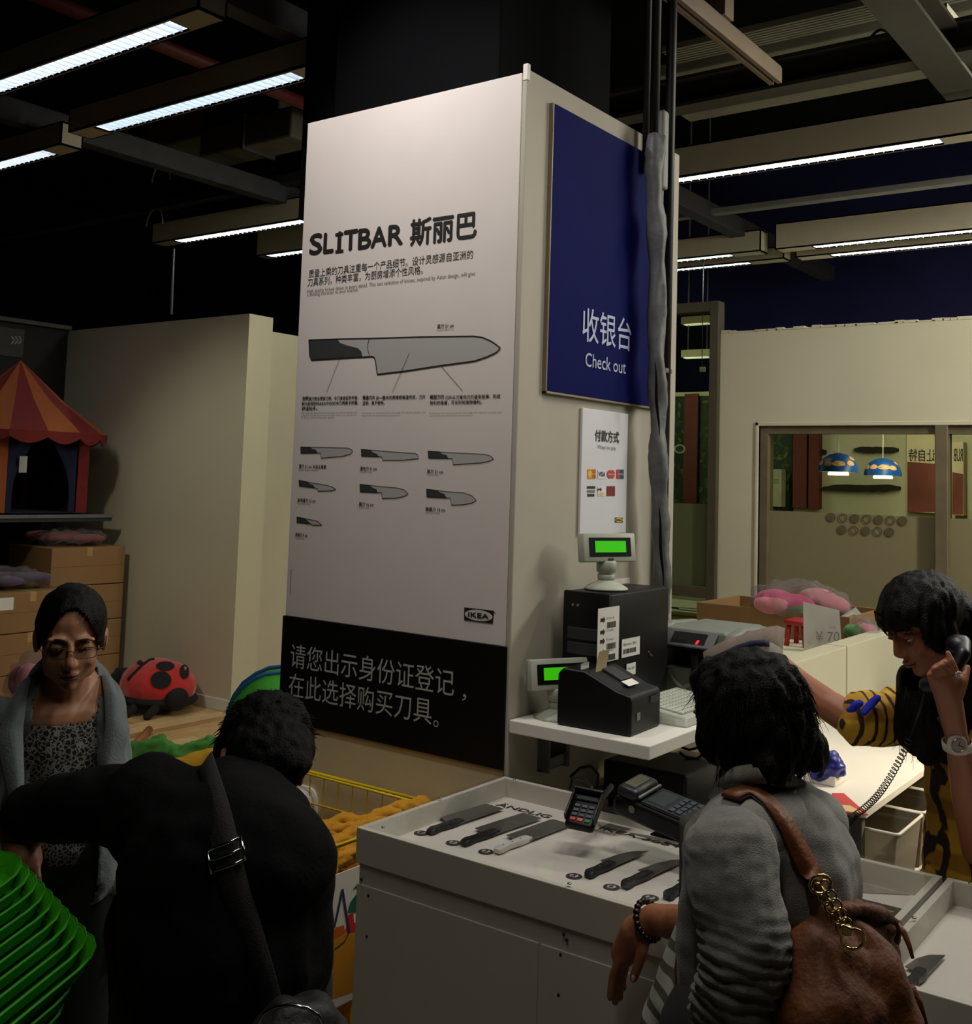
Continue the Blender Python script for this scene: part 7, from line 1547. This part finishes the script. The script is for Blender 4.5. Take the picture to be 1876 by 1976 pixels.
# sleeve, pushed up into rings
seg = [PD(1412, 1650, 1.91), PD(1418, 1720, 1.88), PD(1436, 1790, 1.855), PD(1438, 1850, 1.84), PD(1425, 1910, 1.845), PD(1402, 1965, 1.87)]
def slv(co, n):
    # position along the sleeve -> pushed-up folds get tighter towards the cuff
    z = co.z; t = max(0, min(1, (seg[1].z-z)/(seg[1].z-seg[-1].z))); u_ = co.dot(RTH)*.55+co.dot(FWH)*.2
    w1 = math.sin((z+u_*.45)*2*math.pi/.021+4.5*noise.noise(V((co.x*8, co.y*8, z*11)))+1.5*noise.noise(co*30))
    return (w1*.0040*min(1, t*1.8+.05))+noise.noise(V((co.x*26, co.y*26, z*60)))*.006*(.4+t)+noise.noise(co*14)*.006
fuse('sleeve', [('p', seg, [.082, .080, .077, .074, .069, .062])], CG, s, .0055, 2, slv)
fuse('sleeve', [('p', [shF, PD(1402, 1700, 2.19), PD(1392, 1775, 2.15)], [.06, .058, .054])], CG, s, .008, 2, fold(.012, 20, 20, 40))
# hanging front edge of the cardigan
A = [PD(1346, 1560, 2.13), PD(1310, 1578, 2.10), PD(1309, 1650, 2.08), PD(1308, 1730, 2.07), PD(1310, 1800, 2.07), PD(1318, 1850, 2.08)]; B = [PD(1392, 1548, 2.08), PD(1372, 1600, 2.03), PD(1368, 1660, 2.0), PD(1366, 1730, 1.99), PD(1366, 1800, 1.99), PD(1366, 1850, 2.0)]
mb = MB(); vs_ = []
for i in range(len(A)-1):
    for k in range(5):
        t = k/5; a = A[i].lerp(A[i+1], t); b_ = B[i].lerp(B[i+1], t)
        for j in range(6): q = j/5; vs_.append(a.lerp(b_, q)-FWH*(.012*math.sin(q*6+i*.7)))
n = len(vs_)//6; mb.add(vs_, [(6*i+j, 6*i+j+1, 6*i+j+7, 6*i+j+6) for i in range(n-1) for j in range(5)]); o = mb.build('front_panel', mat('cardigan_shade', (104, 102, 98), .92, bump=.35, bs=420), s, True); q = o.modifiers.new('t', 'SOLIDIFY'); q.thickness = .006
# striped shirt under it
STR = stripes('striped_shirt', (176, 176, 164), (84, 84, 70), 8.0, rough=.9, dist=.6, ramp=(.60, .68), direction='Z')
fuse('shirt', [('c', hp+UZ*.14, hp-UZ*.16, .13, .15), ('c', PD(1392, 1660, 2.14), PD(1380, 1800, 2.13), .05, .06), ('c', PD(1366, 1810, 2.13), PD(1345, 1990, 2.13), .07, .11), ('c', PD(1385, 1530, 2.13), PD(1392, 1640, 2.13), .02, .05), ('c', PD(1395, 1960, 2.13), V((hp.x, hp.y, hp.z-.02)), .145, .155)], STR, s, .009, 4, fold(.006, 12, 12, 7))
fuse('belt_pouch', [('c', PD(1338, 1858, 2.03), PD(1330, 1905, 2.03), .035, .028)], mat('pouch_brown', (98, 52, 24), .8, bump=.4, bs=90), s, .007, 2, fold(.006, 40, 40, 40))
fuse('trousers', [('c', hl, hr_, .115, .115)]+[(p[0], p[1], [r_+.022 for r_ in p[2]]) for p in legs(hl, hr_, f_l, f_r) if p[0] == 'p'], mat('trousers_grey', (48, 46, 46), .9), s, .014, 3, fold(.006, 12, 12, 6))
for p in (f_l, f_r): b0 = V((p.x, p.y, .045)); fuse('shoe', [('c', b0-fd*.03, b0+fd*.15, .05, .04)], M_HBLK, s, .01, 2)
# bead bracelet
br = empty('bead_bracelet', tuple(wrF), 'dark bead bracelet on the wrist over the counter edge', 'bracelet')
bc_ = PX(1252, 1776, WX-.01); axb = (PX(1228, 1800, WX-.005)-PX(1300, 1780, WX-.02)).normalized(); e1 = axb.orthogonal().normalized(); e2 = axb.cross(e1); BM = mat('bead_dark', (24, 12, 10), .35)
bd_me = MB().ell((0, 0, 0), (.0075,)*3, None, 10, 7).build('bead', BM, br, True)
for k in range(20):
    o = bd_me if k == 0 else bd_me.copy()
    if k: COL.objects.link(o)
    t = 2*math.pi*k/20; o.matrix_parent_inverse = Matrix.Translation(-V(br.location)); o.location = bc_+(e1*math.cos(t)+e2*math.sin(t))*.0385
# ------------------------------------------------------------ brown handbag
LT = mat('leather_brown', (98, 54, 26), .62, var=.2, vs_=9, bump=.3, bs=90, spec=.35); LT2 = mat('leather_strap', (116, 64, 32), .5, var=.12, bump=.2, bs=120); GD = mat('gold_metal', (200, 176, 120), .18, metal=1, var=0)
bcn = PD(1610, 1900, 1.84)
hb = empty('handbag', (bcn.x, bcn.y, bcn.z-.25), 'brown leather handbag with gold chain links on the grey cardigan shoulder', 'handbag')
bagp = [('p', [PD(1600, 1770, 1.86), PD(1585, 1850, 1.85), PD(1590, 1960, 1.82), PD(1600, 2080, 1.82)], [.035, .075, .10, .11]), ('p', [PD(1640, 1790, 1.88), PD(1665, 1880, 1.88), PD(1690, 1980, 1.86), PD(1700, 2080, 1.86)], [.035, .07, .085, .10]), ('p', [PD(1560, 1880, 1.84), PD(1530, 1960, 1.82), PD(1520, 2080, 1.84)], [.03, .05, .08]), ('c', PD(1625, 1768, 1.9), PD(1705, 1790, 1.95), .03, .03), ('c', PD(1665, 1780, 1.95), PD(1700, 1840, 1.98), .04, .035), ('c', PD(1600, 2080, 1.82), PD(1640, 2150, 1.84), .12, .12), ('c', PD(1700, 1980, 1.88), PD(1745, 2060, 1.88), .05, .06)]
def cr_(co, n): return noise.noise(V((co.x*9, co.y*9, co.z*5)))*.026+noise.noise(co*22)*.007
fuse('bag_body', bagp, LT, hb, .008, 4, cr_)
fuse('bag_flap', [('p', [PD(1628, 1757, 1.86), PD(1665, 1754, 1.90), PD(1700, 1764, 1.93), PD(1735, 1785, 1.96)], [.012, .014, .013, .008]), ('c', PD(1735, 1785, 1.96), PD(1720, 1835, 1.99), .007, .012)], LT, hb, .006, 2, fold(.005, 30, 30, 30))
MB().tube([PD(1733, 1782, 1.95), PD(1745, 1800, 1.94), PD(1755, 1825, 1.93), PD(1762, 1850, 1.92)], [.004, .006, .0045, .003], 8).build('tie_cord', LT2, hb, True)
MB().tube([PD(1758, 1905, 1.86), PD(1770, 1935, 1.86), PD(1785, 1985, 1.86)], [.008, .010, .008], 8).build('side_strap', LT, hb, True)
bpy.context.view_layer.update()
cl = [c for c in s.children if c.name.split('.')[0] in ('cardigan_body', 'cardigan_yoke', 'sleeve', 'collar')]
pix = [(1412, 1546), (1424, 1536), (1440, 1532), (1456, 1532), (1476, 1546), (1494, 1566), (1510, 1592), (1525, 1620), (1540, 1650), (1556, 1678), (1570, 1702)]
SP = surf_path(pix, cl, .010); P = [p for p, n in SP]; Nn = [n for p, n in SP]
for _ in range(2): P = [P[0]]+[(P[i-1]+P[i]*2+P[i+1])/4 for i in range(1, len(P)-1)]+[P[-1]]; Nn = [Nn[0]]+[(Nn[i-1]+Nn[i]+Nn[i+1]).normalized() for i in range(1, len(Nn)-1)]+[Nn[-1]]
P.append(PD(1583, 1716, 1.86)); Nn.append(-FWH)
ribbon(P, .040, Nn, .006, LT2, 'strap', hb); ribbon([p-(n*.004) for p, n in zip(P, Nn)], .044, Nn, .003, mat('leather_edge', (50, 26, 14), .5), 'strap_edge', hb)
# chain: two rows of oval links down to the big ring
def linkring(c, u, v_, a, b, r, name='chain_link'): MB().tube([c+u*(a*math.cos(t))+v_*(b*math.sin(t)) for t in [2*math.pi*i/16 for i in range(16)]], r, 6, closed=True).build(name, GD, hb, True)
A, B = PD(1583, 1706, 1.845), PD(1632, 1792, 1.80); tt = (B-A).normalized(); ss = tt.cross(-FWH).normalized()
linkring(A, ss, tt, .018, .014, .0028, 'strap_ring')
for k in range(9):
    c = A.lerp(B, (k+.8)/9.4); 
    if k % 2: linkring(c, -FWH, tt, .007, .011, .0022)
    else: linkring(c+ss*.006, ss, tt, .008, .010, .0022); linkring(c-ss*.006, ss, tt, .008, .010, .0022)
MB().bbox((-.008, -.008, -.005), (.008, .008, .005), .002, frame(PD(1633, 1795, 1.80), rt, up)).build('clasp', GD, hb)
rc_ = PD(1646, 1812, 1.785); ang = [2*math.pi*i/24 for i in range(24)]
MB().tube([rc_+rt*(.0185*math.cos(t))+(up*.95-FWH*.1)*(.018*math.sin(t))+(-rt+up)*(.008 if abs(t-2.36) < .5 else 0) for t in ang], .0027, 8, closed=True).build('big_ring', GD, hb, True)
